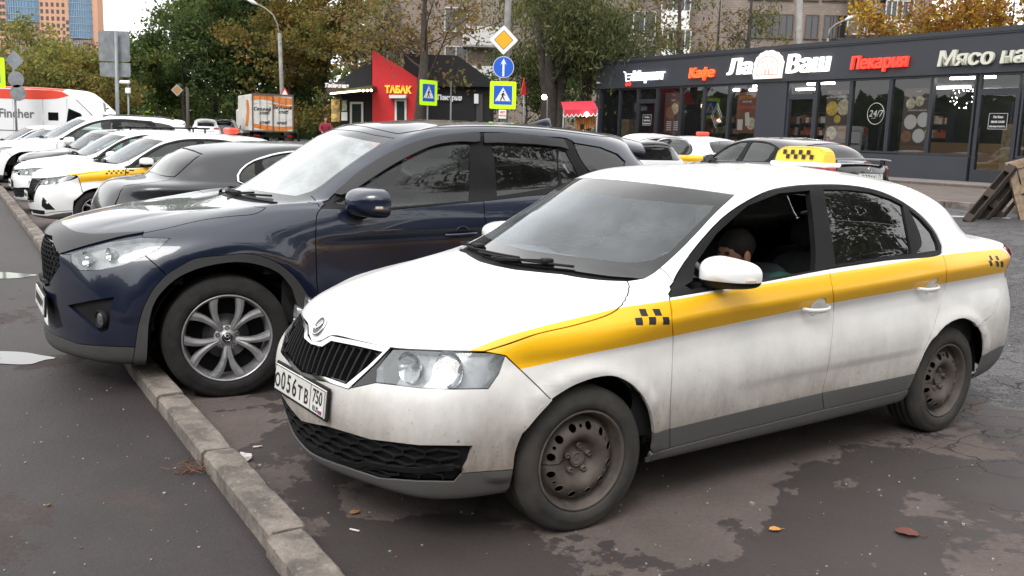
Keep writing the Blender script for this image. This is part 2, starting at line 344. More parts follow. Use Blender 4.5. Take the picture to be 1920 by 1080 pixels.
def cabin(S, root, sx=-1.45, rx=-2.25, dz=0., wheel_y=.36, mat=MSEAT, beltv=7.9, rear=True):
    for y in (.36, -.36):
        mb = MB(); seat(mb, sx, y, .30+dz); mb.build('front_seat', mat, root)
    if rear:
        mb = MB(); seat(mb, rx, .0, .32+dz, 1.22, .56, False, .4); 
        for y in (.38, -.38): mb.box((rx-.62, y, .32+dz+.70), (.09, .24, .14), bev=.03)
        mb.build('rear_seat', mat, root)
    # dashboard follows the windscreen base
    P = []
    for y in np.linspace(-.66, .66, 15):
        fx = -.42-.35*abs(y/.66)**2.2*.5; P.append([(fx, y, .985+dz*1.0), (fx-.16, y, .985+dz+.012*math.cos(y*4)), (fx-.30, y, .955+dz), (fx-.33, y, .90+dz), (fx-.30, y, .62+dz)])
    MB().grid(P).build('dashboard', MDASH, root)
    mb = MB(); c = Vector((-.98, wheel_y, .87+dz)); a = Vector((.42, 0, -.91)); b = Vector((0, 1, 0)); up = Vector((.42, 0, .9)).normalized()
    mb.tube([c+(b*math.cos(t)+up*math.sin(t)*1.)*.185 for t in [2*PI*i/28 for i in range(28)]], .014, 8, close=True)
    mb.bar(c-b*.17, c+b*.17, .03, .02); mb.bar(c, c-up*.17, .03, .02); mb.bar(c, c+Vector((.28, 0, -.05)), .06, .06); mb.box(c, (.05, .13, .13), bev=.02); mb.build('steering_wheel', MDASH, root)
    # lining of doors and roof
    def strip(u0, u1, v0, v1, off, sg):
        us = np.linspace(u0, u1, 24); vs = np.linspace(v0, v1, 10); P, _ = S.ev([(sg*u, v) for v in vs for u in us], off); return P.reshape(10, 24, 3)
    mb = MB()
    for sg in (1, -1): mb.grid(strip(4.6, 8.2, 2.2, beltv-.35, -.075, sg))
    mb.build('door_lining', MDARK, root, norm=False)
    mb = MB(); us = np.linspace(-11, 11, 80); vs = np.linspace(11.12, 13, 8); P, _ = S.ev([(u, v) for v in vs for u in us], -.03); mb.grid(P.reshape(8, 80, 3)); mb.build('roof_lining', M('roof_cloth', (.30, .30, .29), .9) if 'roof_cloth' not in bpy.data.materials else bpy.data.materials['roof_cloth'], root, norm=False)
    mb = MB(); mb.box((-1.02, .0, 1.265+dz*1.4), (.03, .22, .065), bev=.012); mb.bar((-1.02, 0, 1.29+dz*1.4), (-.96, 0, 1.34+dz*1.4), .018); mb.build('rear_view_mirror', MPL, root)
    mb = MB(); mb.box((-1.6, 0, .27+dz), (3.0, 1.35, .02)); mb.build('cabin_floor', MDARK, root)
def plate(parent, M4, txt='', reg='', rus=True, full=True, frame_=True):
    p = bpy.data.objects.new('number_plate', None); COL.objects.link(p); p.parent = parent; p.matrix_local = M4; p.empty_display_size = .1
    mb = MB(); mb.box((0, 0, -.006), (.542, .134, .012), bev=.003); mb.build('plate_frame', MPL, p)
    mb = MB(); mb.box((0, 0, .003), (.520, .112, .008), bev=.002); mb.build('plate_face', MPLT, p)
    mb = MB(); Z = Matrix.Translation((0, 0, .0085))
    if full:
        x = -.226
        for ch, sz in txt:
            sc = .108 if sz else .086
            add_text(mb, ch, sc, Matrix.Translation((x, -.038, .0075)), .0015, .0012, mi=0, sx=.88); x += .0605 if sz else .0625
        add_text(mb, reg, .078, Matrix.Translation((.190, -.012, .0075)), .0015, .0010, mi=0, sx=.80)
        add_text(mb, 'RUS', .032, Matrix.Translation((.178, -.046, .0075)), .0015, .0002, mi=0)
        mb.box((.122, 0, .0078), (.003, .108, .001)); mb.box((.224, -.030, .0078), (.030, .007, .001), mi=1); mb.box((.224, -.037, .0078), (.030, .007, .001), mi=2); mb.box((.224, -.044, .0078), (.030, .007, .001), mi=3)
        for a in ((0, .053, .515, .003), (0, -.053, .515, .003), (-.257, 0, .003, .106), (.257, 0, .003, .106)): mb.box((a[0], a[1], .0078), (a[2], a[3], .001))
    else: mb.box((-.05, 0, .0078), (.34, .05, .001)); mb.box((.19, .01, .0078), (.09, .04, .001))
    mb.build('lettering', [MINK, MPLT, MPB, MPR], p); return p
def mirror_part(root, c, s, mats, sc=1., kind=0, arm=True):
    """door mirror: rounded shell of two colours, flat glass behind, short arm; c centre, s side"""
    g = bpy.data.objects.new('door_mirror', None); COL.objects.link(g); g.parent = root; g.empty_display_size = .1
    W2, H2, D2 = .124*sc, .080*sc, .115*sc
    # outline seen from the front (y across, z up), tapered to the outer end; depth bulges forward (+x)
    def rim(t):
        a = 2*PI*t; cy, cz = math.cos(a), math.sin(a); f = lambda q, p: math.copysign(abs(q)**p, q)
        y = f(cy, .55); z = f(cz, .50 if cz < 0 else .72); z *= (.66+.34*(1-y)/2) if kind == 0 else (.86+.14*(1-y)/2)
        return y, z
    n = 40; rows = []
    for t_ in (0, .12, .26, .40, .53, .65, .76, .85, .92, .97, 1.0):
        sc_, dx = max(.002, (1-t_**2.3)**(1/2.0)), -.5+1.15*t_
        r = []
        for i in range(n):
            y, z = rim(i/n); r.append((c[0]+dx*D2-.28*D2*y*sc_, c[1]+s*y*W2*sc_, c[2]+(z*sc_+.06*(1-sc_))*H2))
        rows.append(r)
    zc = c[2]-(.30 if kind == 0 else 9)*H2; top, bot = MB(), MB()
    V = np.array(rows)
    def part_(mb, keep):
        for a in range(len(rows)-1):
            for i in range(n):
                j = (i+1) % n; q = [V[a, i], V[a, j], V[a+1, j], V[a+1, i]]
                # clip the quad at z = zc
                out = []
                for e in range(4):
                    p0, p1 = q[e], q[(e+1) % 4]; i0, i1 = keep(p0[2]), keep(p1[2])
                    if i0: out.append(p0)
                    if i0 != i1: t = (zc-p0[2])/(p1[2]-p0[2]); out.append(p0+(p1-p0)*t)
                if len(out) > 2: mb.add(out, [tuple(range(len(out)))], 0, True)
    part_(top, lambda z: z >= zc); part_(bot, lambda z: z < zc)
    def fin(mb, nm, mt):
        if not mb.v: return
        o = mb.build(nm, mt, g, norm=False); bm = bmesh.new(); bm.from_mesh(o.data); bmesh.ops.remove_doubles(bm, verts=bm.verts, dist=.0004); bmesh.ops.recalc_face_normals(bm, faces=bm.faces); bm.to_mesh(o.data); bm.free(); return o
    fin(top, 'mirror_cap', mats[0]); fin(bot, 'mirror_base', mats[1])
    mb = MB(); mb.add([(x+.006, y, z) for x, y, z in [tuple(c_*1. for c_ in p) for p in rows[0]]], [tuple(range(n))]); mb.build('mirror_glass', MCHR, g, norm=False)
    mb = MB(); mb.box((c[0]-.030*sc, c[1]+s*W2*.955, c[2]-H2*.20), (.045, .014, .016), rz=-s*.25, bev=.003); mb.build('indicator', M('indicator_lens', (.5, .42, .36), .25) if 'indicator_lens' not in bpy.data.materials else bpy.data.materials['indicator_lens'], g)
    if arm:
        mb = MB(); mb.grid([[(c[0]-.02+.055*math.cos(a)*k, c[1]-s*dy, c[2]-dz+.022*k*math.sin(a)) for a in [2*PI*i/12 for i in range(12)]] for dy, dz, k in ((W2*.35, H2*.70, 1.0), (W2*.75, H2*.95, 1.0), (W2+.05, H2*1.05, 1.05), (W2+.09, H2*1.10, 1.2))], 0, True, True); mb.build('mirror_arm', mats[1], g)
    return g
def handle(root, S, uv0, uv1, mat, cup=True, w=.026):
    g = bpy.data.objects.new('door_handle', None); COL.objects.link(g); g.parent = root; g.empty_display_size = .1
    P, N = S.ev([uv0, uv1]); a, b = P; n = (N[0]+N[1])/2; mb = MB(); pts = []
    for t in np.linspace(0, 1, 9):
        p = a*(1-t)+b*t+n*(.010+.026*math.sin(PI*t)**.5); pts.append(p)
    T = Vector(b-a).normalized(); nn = Vector(n); up = nn.cross(T).normalized(); rows = []
    for i, p in enumerate(pts):
        t = i/8; ww = w*(.55+.45*math.sin(PI*min(max(t, .0), 1))**.4); r = []
        for k in range(8): q = 2*PI*k/8+PI/8; r.append(Vector(p)+up*math.cos(q)*ww*.55+nn*math.sin(q)*.008)
        rows.append(r)
    mb.grid(rows, 0, True, True); mb.add(rows[0], [tuple(range(8))]); mb.add(rows[-1], [tuple(range(8))[::-1]]); mb.build('handle_grip', mat, g)
    if cup:
        c = a*.45+b*.55; mb = MB(); R = .052; rows = []
        rows = [[Vector(c)+(T*math.cos(2*PI*k/24)+up*math.sin(2*PI*k/24))*r+nn*h for k in range(24)] for r, h in ((R, .0005), (R*.96, .003), (R*.86, .0012), (R*.5, -.0), (.001, .0008))]
        mb.grid(rows, 0, True, True); mb.build('handle_recess', mat, g)
    return g
# ---------------------------------------------------------------- ground
def asphalt(name, dry, wet, wetbias, crack=0., scale=1., bumpk=.35, patchy=.5, damp=(), road=False):
    x = NM(name); v = x.coord('Object'); big = x.noise(v, .55*scale, 9, .62, .6); mid = x.noise(v, 2.3, 6, .6, .3); fine = x.noise(v, 260, 3, .7); grit = x.noise(v, 95, 2, .5)
    edge = x.noise(v, 9, 5, .65)
    for (cx, cy, r, k_) in damp:
        q_ = x.n('VectorMath', {0: v, 1: (cx, cy, 0)}, operation='DISTANCE').outputs['Value']; big = x.math('ADD', big, x.rng(q_, r*.35, r*1.25, k_, 0))
    f = x.math('ADD', big, x.math('MULTIPLY', x.math('SUBTRACT', edge, .5), .14)); w = x.rng(f, wetbias-.005, wetbias+.005, 0, 1)          # damp where 1
    f2 = x.math('ADD', x.noise(v, 1.7, 8, .65, .4), x.math('MULTIPLY', x.math('SUBTRACT', edge, .5), .2)); w2 = x.rng(f2, .585, .592, 0, 1); w = x.math('MAXIMUM', w, w2)
    cd = x.mix(x.rng(mid, .3, .7), tuple(c*(1-patchy*.4) for c in dry), tuple(c*(1+patchy*.25) for c in dry)); cw = x.mix(x.rng(mid, .3, .7), tuple(c*.85 for c in wet), tuple(c*1.2 for c in wet))
    col = x.mix(w, cd, cw); col = x.mix(x.rng(fine, .35, .7, 0, .55), col, tuple(c*.55 for c in dry)); col = x.mix(x.rng(grit, .70, .76, 0, .55), col, (.20, .185, .17))
    g2 = x.noise(v, 42, 3, .75); g3 = x.n('TexVoronoi', {'Vector': v, 'Scale': 75}).outputs['Distance']
    col = x.mix(x.rng(g2, .35, .68, .0, .34), col, tuple(c*.42 for c in dry)); col = x.mix(x.rng(g3, .05, .16, .28, 0), col, (.22, .20, .185))
    if road:       # coarser greyer carriageway beyond the parking strip
        t_ = x.n('VectorMath', {0: v, 1: (.854, .52, 0)}, operation='DOT_PRODUCT').outputs['Value']; rm = x.rng(x.math('ADD', t_, x.math('MULTIPLY', x.math('SUBTRACT', edge, .5), .25)), 5.55, 5.62, 0, 1)
        g4 = x.noise(v, 55, 2, .6); rc = x.mix(x.rng(g4, .42, .62), (.040,.039,.042), (.125,.12,.122)); rc = x.mix(x.rng(mid, .3, .7, 0, .3), rc, (.05,.046,.048)); col = x.mix(rm, col, rc)
    h = x.math('ADD', x.math('ADD', x.math('MULTIPLY', fine, .6), x.math('MULTIPLY', grit, .6)), x.math('MULTIPLY', g2, 1.2))
    if crack:
        vd = x.n('VectorMath', {0: v, 1: x.n('VectorMath', {0: x.n('TexNoise', {'Vector': v, 'Scale': 1.4, 'Detail': 5}).outputs['Color'], 'Scale': .8}, operation='SCALE').outputs[0]}, operation='ADD')
        vo = x.n('TexVoronoi', {'Vector': vd.outputs[0], 'Scale': 2.3}, feature='DISTANCE_TO_EDGE'); k = x.rng(vo.outputs['Distance'], .004, .016, 1, 0); zone = x.rng(x.noise(v, .35, 2), .30, .40, 0, 1)
        # denser crazing further right
        s2 = x.n('SeparateXYZ', {0: v}); zone = x.math('MULTIPLY', zone, x.rng(s2.outputs[0], 1.9, 2.6, 0, 1)); k = x.math('MULTIPLY', k, zone)
        col = x.mix(x.math('MULTIPLY', k, crack), col, (.012, .011, .011)); h = x.math('SUBTRACT', h, x.math('MULTIPLY', k, 2.5))
    x.set(Base_Color=col, Roughness=x.rng(w, 0, 1, .92, .62)); x.b.inputs['Specular IOR Level'].default_value = .35
    x.bump(h, bumpk, .006); return x.m
M_ROAD = asphalt('road_asphalt', (.125,.100,.092), (.040,.0325,.034), .55, 1., .8, damp=((1.35,3.45,.55,.14),(1.85,4.15,.7,.16),(2.5,4.2,.5,.12),(.75,3.0,.4,.12),(-.3,3.3,.5,.10),(-1.2,5.6,.6,.1)), road=True)
M_WALK = asphalt('sidewalk_asphalt', (.060,.0475,.045), (.034,.027,.028), .42, 0, .5, .5)
M_PAVE = asphalt('pavement_asphalt', (.15,.122,.108), (.09,.075,.07), .60, 0, .5)
def sheet(name, ts, ss, zf, mat):
    mb = MB(); mb.grid([[tuple(st(s, t, zf(t))) for s in ss] for t in ts], smooth=False); o = mb.build(name, mat); return tag(o, kind='structure')
SS = [-300, -40, -10, 0, 5, 10, 15, 20, 30, 40, 60, 100, 200, 900]
def wav(t): return ground_t(t)
TG = [1.0, 4, 7]+[7+11.5*i/12 for i in range(1, 13)]+[20, 40, 100, 900]
sheet('road', TG, SS, wav, M_ROAD)
sheet('sidewalk', [-900, -100, -20, -5, 0, 1.04], SS, lambda t: .052+.0*t, M_WALK)
sheet('pavement', [16.35, 17.5, 18.5, 20.70], [-60, -10, 0, 5, 10, 15, 20, 26, 28.5], lambda t: ground_t(t)+.09, M_PAVE)
sheet('terrace', [20.70, 23.2], [-60, 0, 10, 20, 28.5], lambda t: .75, M('terrace_paving', (.17,.15,.14), .9, noise=.25, nscale=3, bump=.3, bscale=80))
M_KERB = NM('kerb_concrete'); _v = M_KERB.coord(); _n = M_KERB.noise(_v, 6, 8, .7); _m = M_KERB.noise(_v, 45, 5, .75); _l = M_KERB.noise(_v, 17, 6, .7)
_c = M_KERB.mix(M_KERB.rng(_n, .35, .68), (.095,.080,.070), (.25,.215,.185)); _c = M_KERB.mix(M_KERB.rng(_m, .58, .66, 0, .75), _c, (.30,.28,.245)); _c = M_KERB.mix(M_KERB.rng(_l, .60, .68, 0, .85), _c, (.035,.037,.042)); M_KERB.set(Base_Color=_c, Roughness=.92); M_KERB.bump(_m, .9, .012); M_KERB = M_KERB.m
def kerb_stone(seed, L=.985, W=.15, H=.20, far=False):
    rnd = random.Random(seed); nx, nr = (26, 5) if not far else (3, 1); rows = []; bev = .014
    sec = [(-W/2, -.06)]+[(-W/2, H*.5*k/nr) for k in range(nr+1)][1:]+[(-W/2, H-.06-bev), (-W/2+bev, H-.06)]+[(-W/2+bev+(W-2*bev)*k/nr, H-.06) for k in range(1, nr+1)]+[(W/2, H-.06-bev), (W/2, -.06)]
    ph = [rnd.random()*6 for _ in range(8)]
    chips = [(rnd.uniform(-L/2, L/2), rnd.choice((-1, 1)), rnd.uniform(.012, .035), rnd.uniform(.002, .008)) for _ in range(6)]
    for i in range(nx+1):
        x = -L/2+L*i/nx; r = []
        for y, z in sec:
            d = 0 if far else .0010*math.sin(x*31+ph[0]+y*40)+.0009*math.sin(x*67+ph[1]+z*50)+rnd.uniform(-.0012, .0012)
            e = 0
            if not far and z > H-.06-bev-.001:
                for cx, sd, cr, cd in chips:
                    if sd*y > W/2-bev*1.5: q = (x-cx)/cr; e += cd*math.exp(-q*q)
            endk = max(0, abs(x)-(L/2-.012))/.012*.006 if z > 0 else 0
            r.append((x, y-math.copysign(e+endk*.6, y)+d*.6, z-e*.7-endk+d))
        rows.append(r)
    mb = MB(); mb.grid(rows, smooth=False); mb.add(rows[0], [tuple(range(len(sec)))]); mb.add(rows[-1], [tuple(range(len(sec)))[::-1]]); return mb
yawK = math.atan2(KS.y, KS.x); protos = []
for k in range(-4, 46):
    s = 3.67+1.0*k; near = k < 8; rnd = random.Random(100+k)
    if near or not protos or len(protos) < 0: o = kerb_stone(k, far=False).build('kerb_stone', M_KERB); protos.append(o)
    else: o = protos[k % len(protos)].copy(); COL.objects.link(o)
    dt = rnd.uniform(-.006, .006)+(.012 if k == 0 else 0); o.location = st(s, 1.0+dt+max(0, s-8)*.004, rnd.uniform(-.012, .004)); o.rotation_euler = (rnd.uniform(-.02, .02), rnd.uniform(-.008, .008), yawK+rnd.uniform(-.008, .008))
    tag(o, {-1: 'kerb stone at the bottom edge of the picture, its top chipped', 0: 'pale kerb stone from the bottom edge up to the crumpled paper scrap', 1: 'kerb stone with the twig heap at its lower end', 2: 'kerb stone beside the front tyre of the blue crossover'}.get(k, 'worn concrete kerb stone in the long row between the sidewalk and the parked cars'), 'kerb stone', 'kerb stones along the sidewalk')
mb = MB(); 
for i, s in enumerate(np.arange(-20, 28, 1.0)): mb.box(st(s+.5, 16.28, ground_t(16.28)+.02), (.985, .14, .20), rz=yawK, bev=.012)
tag(mb.build('pavement_kerb', M_KERB), kind='structure'); mb = MB()
for i, s in enumerate(np.arange(-20, 28, 1.0)): mb.box(st(s+.5, 20.66, .66), (.985, .12, .19), rz=yawK, bev=.012)
tag(mb.build('terrace_kerb', M_PAVE), kind='structure')
M_WATER = NM('puddle_water'); M_WATER.set(Base_Color=(.035,.032,.03,1), Roughness=.07); M_WATER.b.inputs['Specular IOR Level'].default_value = 1.; M_WATER.bump(M_WATER.noise(M_WATER.coord(), 7, 2), .03, .01); M_WATER = M_WATER.m
def blob(name, c, rx, ry, rz, z, mat, seed, kind='structure', n=60):
    rnd = random.Random(seed); ph = [(rnd.uniform(0, 6.3), rnd.uniform(.03, .16)/(k*.55+.6)) for k in range(1, 9)]; P = []
    for i in range(n):
        a = 2*PI*i/n; r = 1+sum(am*math.sin((k+1)*a+p) for k, (p, am) in enumerate(ph)); x, y = rx*r*math.cos(a), ry*r*math.sin(a); P.append((c[0]+x*math.cos(rz)-y*math.sin(rz), c[1]+x*math.sin(rz)+y*math.cos(rz), z))
    mb = MB().add(P, [tuple(range(n))]); o = mb.build(name, mat, norm=False)
    if o.data.polygons[0].normal.z < 0: o.data.flip_normals()
    return tag(o, kind=kind)
def gpx(px, py, z): d = F_*1759.39+R_*(px-960)-U_*(py-540); d.normalize(); t = (z-CH)/d.z; return Vector((0, 0, CH))+d*t
c1 = gpx(-30, 516, .055); blob('puddle', c1, .42, .22, .1, .0562, M_WATER, 3); c2 = gpx(0, 669, .055); blob('puddle', c2, .42, .14, -.15, .0562, M_WATER, 5)
# ---------------------------------------------------------------- litter
def leaf(name, p, size, rz, mat, label, cat='leaf', curl=.3):
    rows = []; 
    for i in range(9):
        t = i/8; w = math.sin(PI*t)**.7*.38*(1+.12*math.sin(i*4)); rows.append([(size*(t-.5), size*w*k, size*(curl*.25*math.sin(PI*t)+.10*abs(k)*curl)+.003) for k in (-1, -.5, 0, .5, 1)])
    mb = MB(); mb.grid(rows); mb.tube([(size*.45, 0, .004), (size*.8, size*.06, .004)], size*.018, 5); o = mb.build(name, mat); o.location = p; o.rotation_euler = (0, 0, rz)
    return tag(o, label, cat)
leaf('fallen_leaf', gpx(1453, 994, .002), .055, .2, M('orange_leaf', (.55,.25,.06), .7), 'small orange leaf lying on the wet asphalt right of the taxi')
leaf('fallen_leaf', gpx(1700, 1001, .002), .10, -.5, M('brown_leaf', (.13,.04,.028), .7), 'reddish brown leaf with a stem on dark wet asphalt')
leaf('fallen_leaf', gpx(665, 962, .002), .05, .8, M('ochre_leaf', (.28,.13,.05), .7), 'small ochre leaf below the front bumper of the taxi')
def crumple(name, p, r, mat, label, cat, seed, flat=.6):
    rnd = random.Random(seed); bm = bmesh.new(); bmesh.ops.create_icosphere(bm, subdivisions=2, radius=r)
    for v in bm.verts: v.co *= rnd.uniform(.55, 1.15); v.co.z = max(v.co.z*flat, -r*.3)
    me = bpy.data.meshes.new(name); bm.to_mesh(me); bm.free(); me.materials.append(mat); o = bpy.data.objects.new(name, me); COL.objects.link(o); o.location = p+Vector((0, 0, r*.3)); return tag(o, label, cat)
crumple('paper_scrap', gpx(457, 862, .003), .040, M('crumpled_paper', (.55,.53,.51), .8), 'crumpled white paper scrap behind the kerb', 'litter', 3)
crumple('plastic_wrapper', gpx(75, 397, .003), .11, M('blue_wrapper', (.12,.16,.38), .4), 'crumpled blue wrapper by the far kerb', 'litter', 6, .4)
def butt(px, py, z, rz, label):
    m = Matrix.Rotation(rz, 3, 'Z'); o = MB().tube([m @ Vector((-.022, 0, .005)), m @ Vector((.022, 0, .005))], .0042, 8).build('cigarette_butt', MBUTT); o.location = gpx(px, py, z); return tag(o, label, 'cigarette butt')
MBUTT = M('butt_paper', (.62,.58,.52), .8)
butt(483, 839, .002, .4, 'white cigarette butt on the asphalt between kerb and taxi bumper'); butt(665, 996, .002, -.4, 'cigarette butt on tyre marks at the lower middle of the picture')
mb = MB(); rnd = random.Random(11); c = gpx(372, 882, .053)
for _ in range(46):
    a = rnd.uniform(0, 6.3); q = c+Vector((rnd.gauss(0, .055), rnd.gauss(0, .04), .004+rnd.random()*.02)); mb.bar(q, q+Vector((math.cos(a), math.sin(a), rnd.uniform(-.1, .25)))*rnd.uniform(.02, .07), .003, .0016 if rnd.random() < .6 else .007)
tag(mb.build('twig_heap', M('dry_twigs', (.13,.065,.035), .9, noise=.4, nscale=40)), 'small heap of dry twigs and leaves against the kerb', 'twigs')
mb = MB(); rnd = random.Random(5)
for _ in range(900):
    y = 2.2+abs(rnd.gauss(0, 1))*5; x = rnd.uniform(-1, 1)*y*.62; t = .854*x+.52*y; z = .053 if t < .9 else (ground_t(t)+.001)
    if .88 < t < 1.12: continue
    r = rnd.uniform(.0015, .005)*(1 if rnd.random() < .93 else 2); mb.box((x, y, z+r*.3), (r*2, r*1.4, r), rz=rnd.random()*3, mi=0 if rnd.random() < .7 else 1)
tag(mb.build('grit', [M('pale_grit', (.28,.26,.23), .8), M('leaf_crumbs', (.14,.075,.035), .8)]), kind='stuff')
# ---------------------------------------------------------------- shop pavilion
M_WALL = M('graphite_cladding', (.029,.033,.043), .55, noise=.10, nscale=1.2); M_FRM = M('graphite_frame', (.020,.024,.032), .4)
M_SHOPGL = glassmat('shop_glass', (.78,.80,.80), 1., .01); SHOPYAW = -1.0222
shop = empty('shop_pavilion', (10., 27.454, .75), math.atan2(-.853, .522), 'long low graphite shop pavilion with lit sign letters and glass front', 'shop'); H0 = .75
def sb(mb, a0, a1, z0, z1, y0, y1, mi=0): return mb.box(((a0+a1)/2, (y0+y1)/2, (z0+z1)/2-H0), (a1-a0, y1-y0, z1-z0), mi=mi)
mb = MB(); sb(mb, -13.1, 13, 3.50, 4.50, 0, .25); sb(mb, -13.1, -12.82, .6, 3.50, 0, .25); sb(mb, -12.82, -10.50, .6, 1.40, 0, .25); sb(mb, -9.36, -4.30, .6, 1.40, 0, .25); sb(mb, -4.30, -3.04, .6, 3.50, 0, .25); sb(mb, -1.90, 3.30, .6, 1.38, 0, .25); sb(mb, 4.52, 13, .6, 1.38, 0, .25)
sb(mb, -13.1, -12.85, .6, 4.5, .25, 8); mb.build('front_wall', M_WALL, shop)
mb = MB(); sb(mb, -13.15, 13, 4.503, 4.62, -.05, .32); mb.build('parapet_cap', M_FRM, shop)
mb = MB(); sb(mb, -13.0, 13, 4.1, 4.3, .25, 8.2); mb.build('roof', M_WALL, shop); mb = MB(); sb(mb, -13.0, 13, .6, .76, .25, 8.2); mb.build('shop_floor', M('shop_floor', (.05,.045,.04), .4), shop)
mb = MB(); sb(mb, -13.1, 13, .6, 4.3, 8.2, 8.4); sb(mb, 12.8, 13, .6, 4.3, .25, 8.2); mb.build('back_wall', M('shop_back_wall', (.022,.022,.024), .8), shop)
mb = MB(); sb(mb, -12.8, 12.8, 3.52, 3.58, .26, 8.1); mb.build('ceiling', M('shop_ceiling', (.02,.02,.022), .8), shop)
mb = MB(); sb(mb, -13.1, 13, 3.505, 3.53, -.045, -.003); sb(mb, -13.1, 13, 4.46, 4.50, -.03, -.003); mb.build('fascia_trim', M_FRM, shop)
WIN = [(-12.82,-11.62), (-11.62,-10.50), (-9.36,-8.05), (-8.05,-6.84), (-6.84,-5.62), (-5.62,-4.30), (-1.90,-.62), (-.62,.72), (.72,2.02), (2.02,3.30), (4.52,5.9), (5.9,7.3), (7.3,8.7)]
def frame_box(a0, a1, z0, z1, parent, nm='window', w=.055, door=False, pane=True):
    g = MB(); 
    for q in ((a0, a0+w, z0, z1), (a1-w, a1, z0, z1), (a0+w, a1-w, z0, z0+w*(3 if door else 1)), (a0+w, a1-w, z1-w, z1)): sb(g, *q, .04, .16)
    f = g.build(nm, M_FRM, parent)
    if pane: p = MB().add([(a, .10, z-H0) for a, z in ((a0+w, z0+w), (a1-w, z0+w), (a1-w, z1-w), (a0+w, z1-w))], [(0, 1, 2, 3)]).build('pane', M_SHOPGL, f, norm=False)
    return f
for a0, a1 in WIN: frame_box(a0+.003, a1-.003, 1.40, 3.498, shop)
for a0, a1, zt in ((-10.50, -9.36, 2.96), (-3.04, -1.90, 2.99), (3.36, 4.48, 3.0)):
    frame_box(a0, a1, zt+.06, 3.498, shop, 'transom_window'); d = frame_box(a0, a1, .76, zt+.057, shop, 'door', .10, True)
    mb = MB(); mb.tube([(a0+.16, .02, 1.55-H0), (a0+.16, .02, 2.15-H0)], .016, 8); mb.build('door_handle', MPL, d)
# lit sign letters
def emis(name, col, st_, base=None): return M(name, base or col, .5, emit=col, estr=st_)
E_W = emis('white_sign_face', (1., .97, .88), .55, (.8,.8,.76)); E_R = emis('red_sign_face', (1., .045, .025), .55, (.6,.05,.03)); E_O = emis('orange_sign_face', (1., .10, .02), .75, (.7,.1,.03)); E_C = M('cream_sign_face', (.62,.62,.53), .5); E_SIDE = M('sign_side', (.5,.49,.45), .5); E_B = emis('cool_sign_face', (.80,.86,1.), .6, (.8,.8,.85))
def fm(a, z, y=-.05): m = Matrix.Rotation(PI/2, 4, 'X'); m.translation = Vector((a, y, z-H0)); return m
def sign(txt, a0, a1, zb, zt, mat, nm='sign_lettering', shear=.12, bold=.018):
    v, f = text_mesh(txt, 1., .0, bold/(zt-zb), shear); xs = [p[0] for p in v]; ys = [p[1] for p in v]
    v, f = text_mesh(txt, 1., .09/(zt-zb)*1.0, .010, shear); xs = [p[0] for p in v]; ys = [p[1] for p in v]; x0, x1, y0, y1 = min(xs), max(xs), min(ys), max(ys); m = fm(0, 0, -.06)
    mb = MB(); h = zt-zb
    for dx, dz in ((-.022, 0), (0, .0015), (.022, .003)): mb.add([m @ Vector((a0+(p[0]-x0)/(x1-x0)*(a1-a0)+dx*h*bold/.018, zb+(p[1]-y0)/(y1-y0)*(zt-zb), p[2]*(zt-zb)+dz)) for p in v], f)
    return mb.build(nm, mat, shop, norm=False)
sign('Маркет', -10.72, -8.88, 3.66, 4.14, E_B, bold=.012); sign('Кафе', -7.53, -6.29, 3.66, 4.10, E_O); sign('Ла', -5.64, -4.56, 3.78, 4.32, E_W, bold=.030); sign('Ваш', -3.05, -1.38, 3.74, 4.32, E_W, bold=.030); sign('Пекарня', -.60, 1.28, 3.66, 4.13, E_R, bold=.024); sign('Мясо на углях', 2.22, 6.4, 3.60, 4.12, E_C, bold=.024)
mb = MB(); m = fm(-11.05, 3.86); P = lambda q: [m @ Vector((x, y, 0)) for x, y in q]
mb.tube(P([(-.26, .26), (-.16, .24), (-.08, -.10), (.20, -.08), (.24, .16), (-.13, .16)]), .028, 6); mb.tube(P([(-.10, .04), (.22, .05)]), .022, 6); mb.build('cart_sign', E_B, shop)
for x in (-.04, .15): mb = MB(); mb.tube(P([(x+.055*math.cos(t), -.22+.055*math.sin(t)) for t in [2*PI*i/14 for i in range(14)]]), .022, 6, close=True); mb.build('cart_wheel', E_R, shop)
# oven emblem: domed brick outline with flames
ov = [( -.55, -.42), (.52, -.42), (.52, -.30)]+[(.56*math.cos(t)*(1+.05*(i % 2)), -.02+.46*math.sin(t)*(1+.05*(i % 2))) for i, t in enumerate([PI*k/16 for k in range(17)])]+[(-.60, -.25)]
m = fm(-3.80, 4.03, -.05); mb = MB(); mb.prism([(x*1.05, y) for x, y in ov], -.03, .08, m); g = mb.build('oven_emblem', M('oven_emblem_face', (.75,.66,.62), .5, emit=(1,.82,.78), estr=.45), shop)
mb = MB(); P = lambda q, z=.086: [m @ Vector((x, y, z)) for x, y in q]
mb.tube(P([(.44*math.cos(t), -.06+.34*math.sin(t)) for t in [PI*k/16 for k in range(17)]]), .012, 5); mb.tube(P([(.33*math.cos(t), -.10+.26*math.sin(t)) for t in [PI*k/14 for k in range(15)]]), .010, 5); mb.tube(P([(-.44, -.30), (.44, -.30)]), .012, 5); mb.tube(P([(-.44, -.06), (-.44, -.30)]), .010, 5); mb.tube(P([(.44, -.06), (.44, -.30)]), .010, 5)
for cx, h in ((-.16, .16), (0, .24), (.16, .16)): mb.tube(P([(cx-.06, -.28), (cx-.07, -.16), (cx, -.28+h+.06), (cx+.07, -.16), (cx+.06, -.28)]), .010, 5)
for k in range(12): t = PI*(k+.5)/12; mb.tube(P([(.46*math.cos(t), -.04+.37*math.sin(t)), (.54*math.cos(t), -.03+.44*math.sin(t))]), .008, 5)
mb.build('emblem_linework', emis('emblem_line_red', (1,.25,.16), .2, (.6,.16,.11)), g)
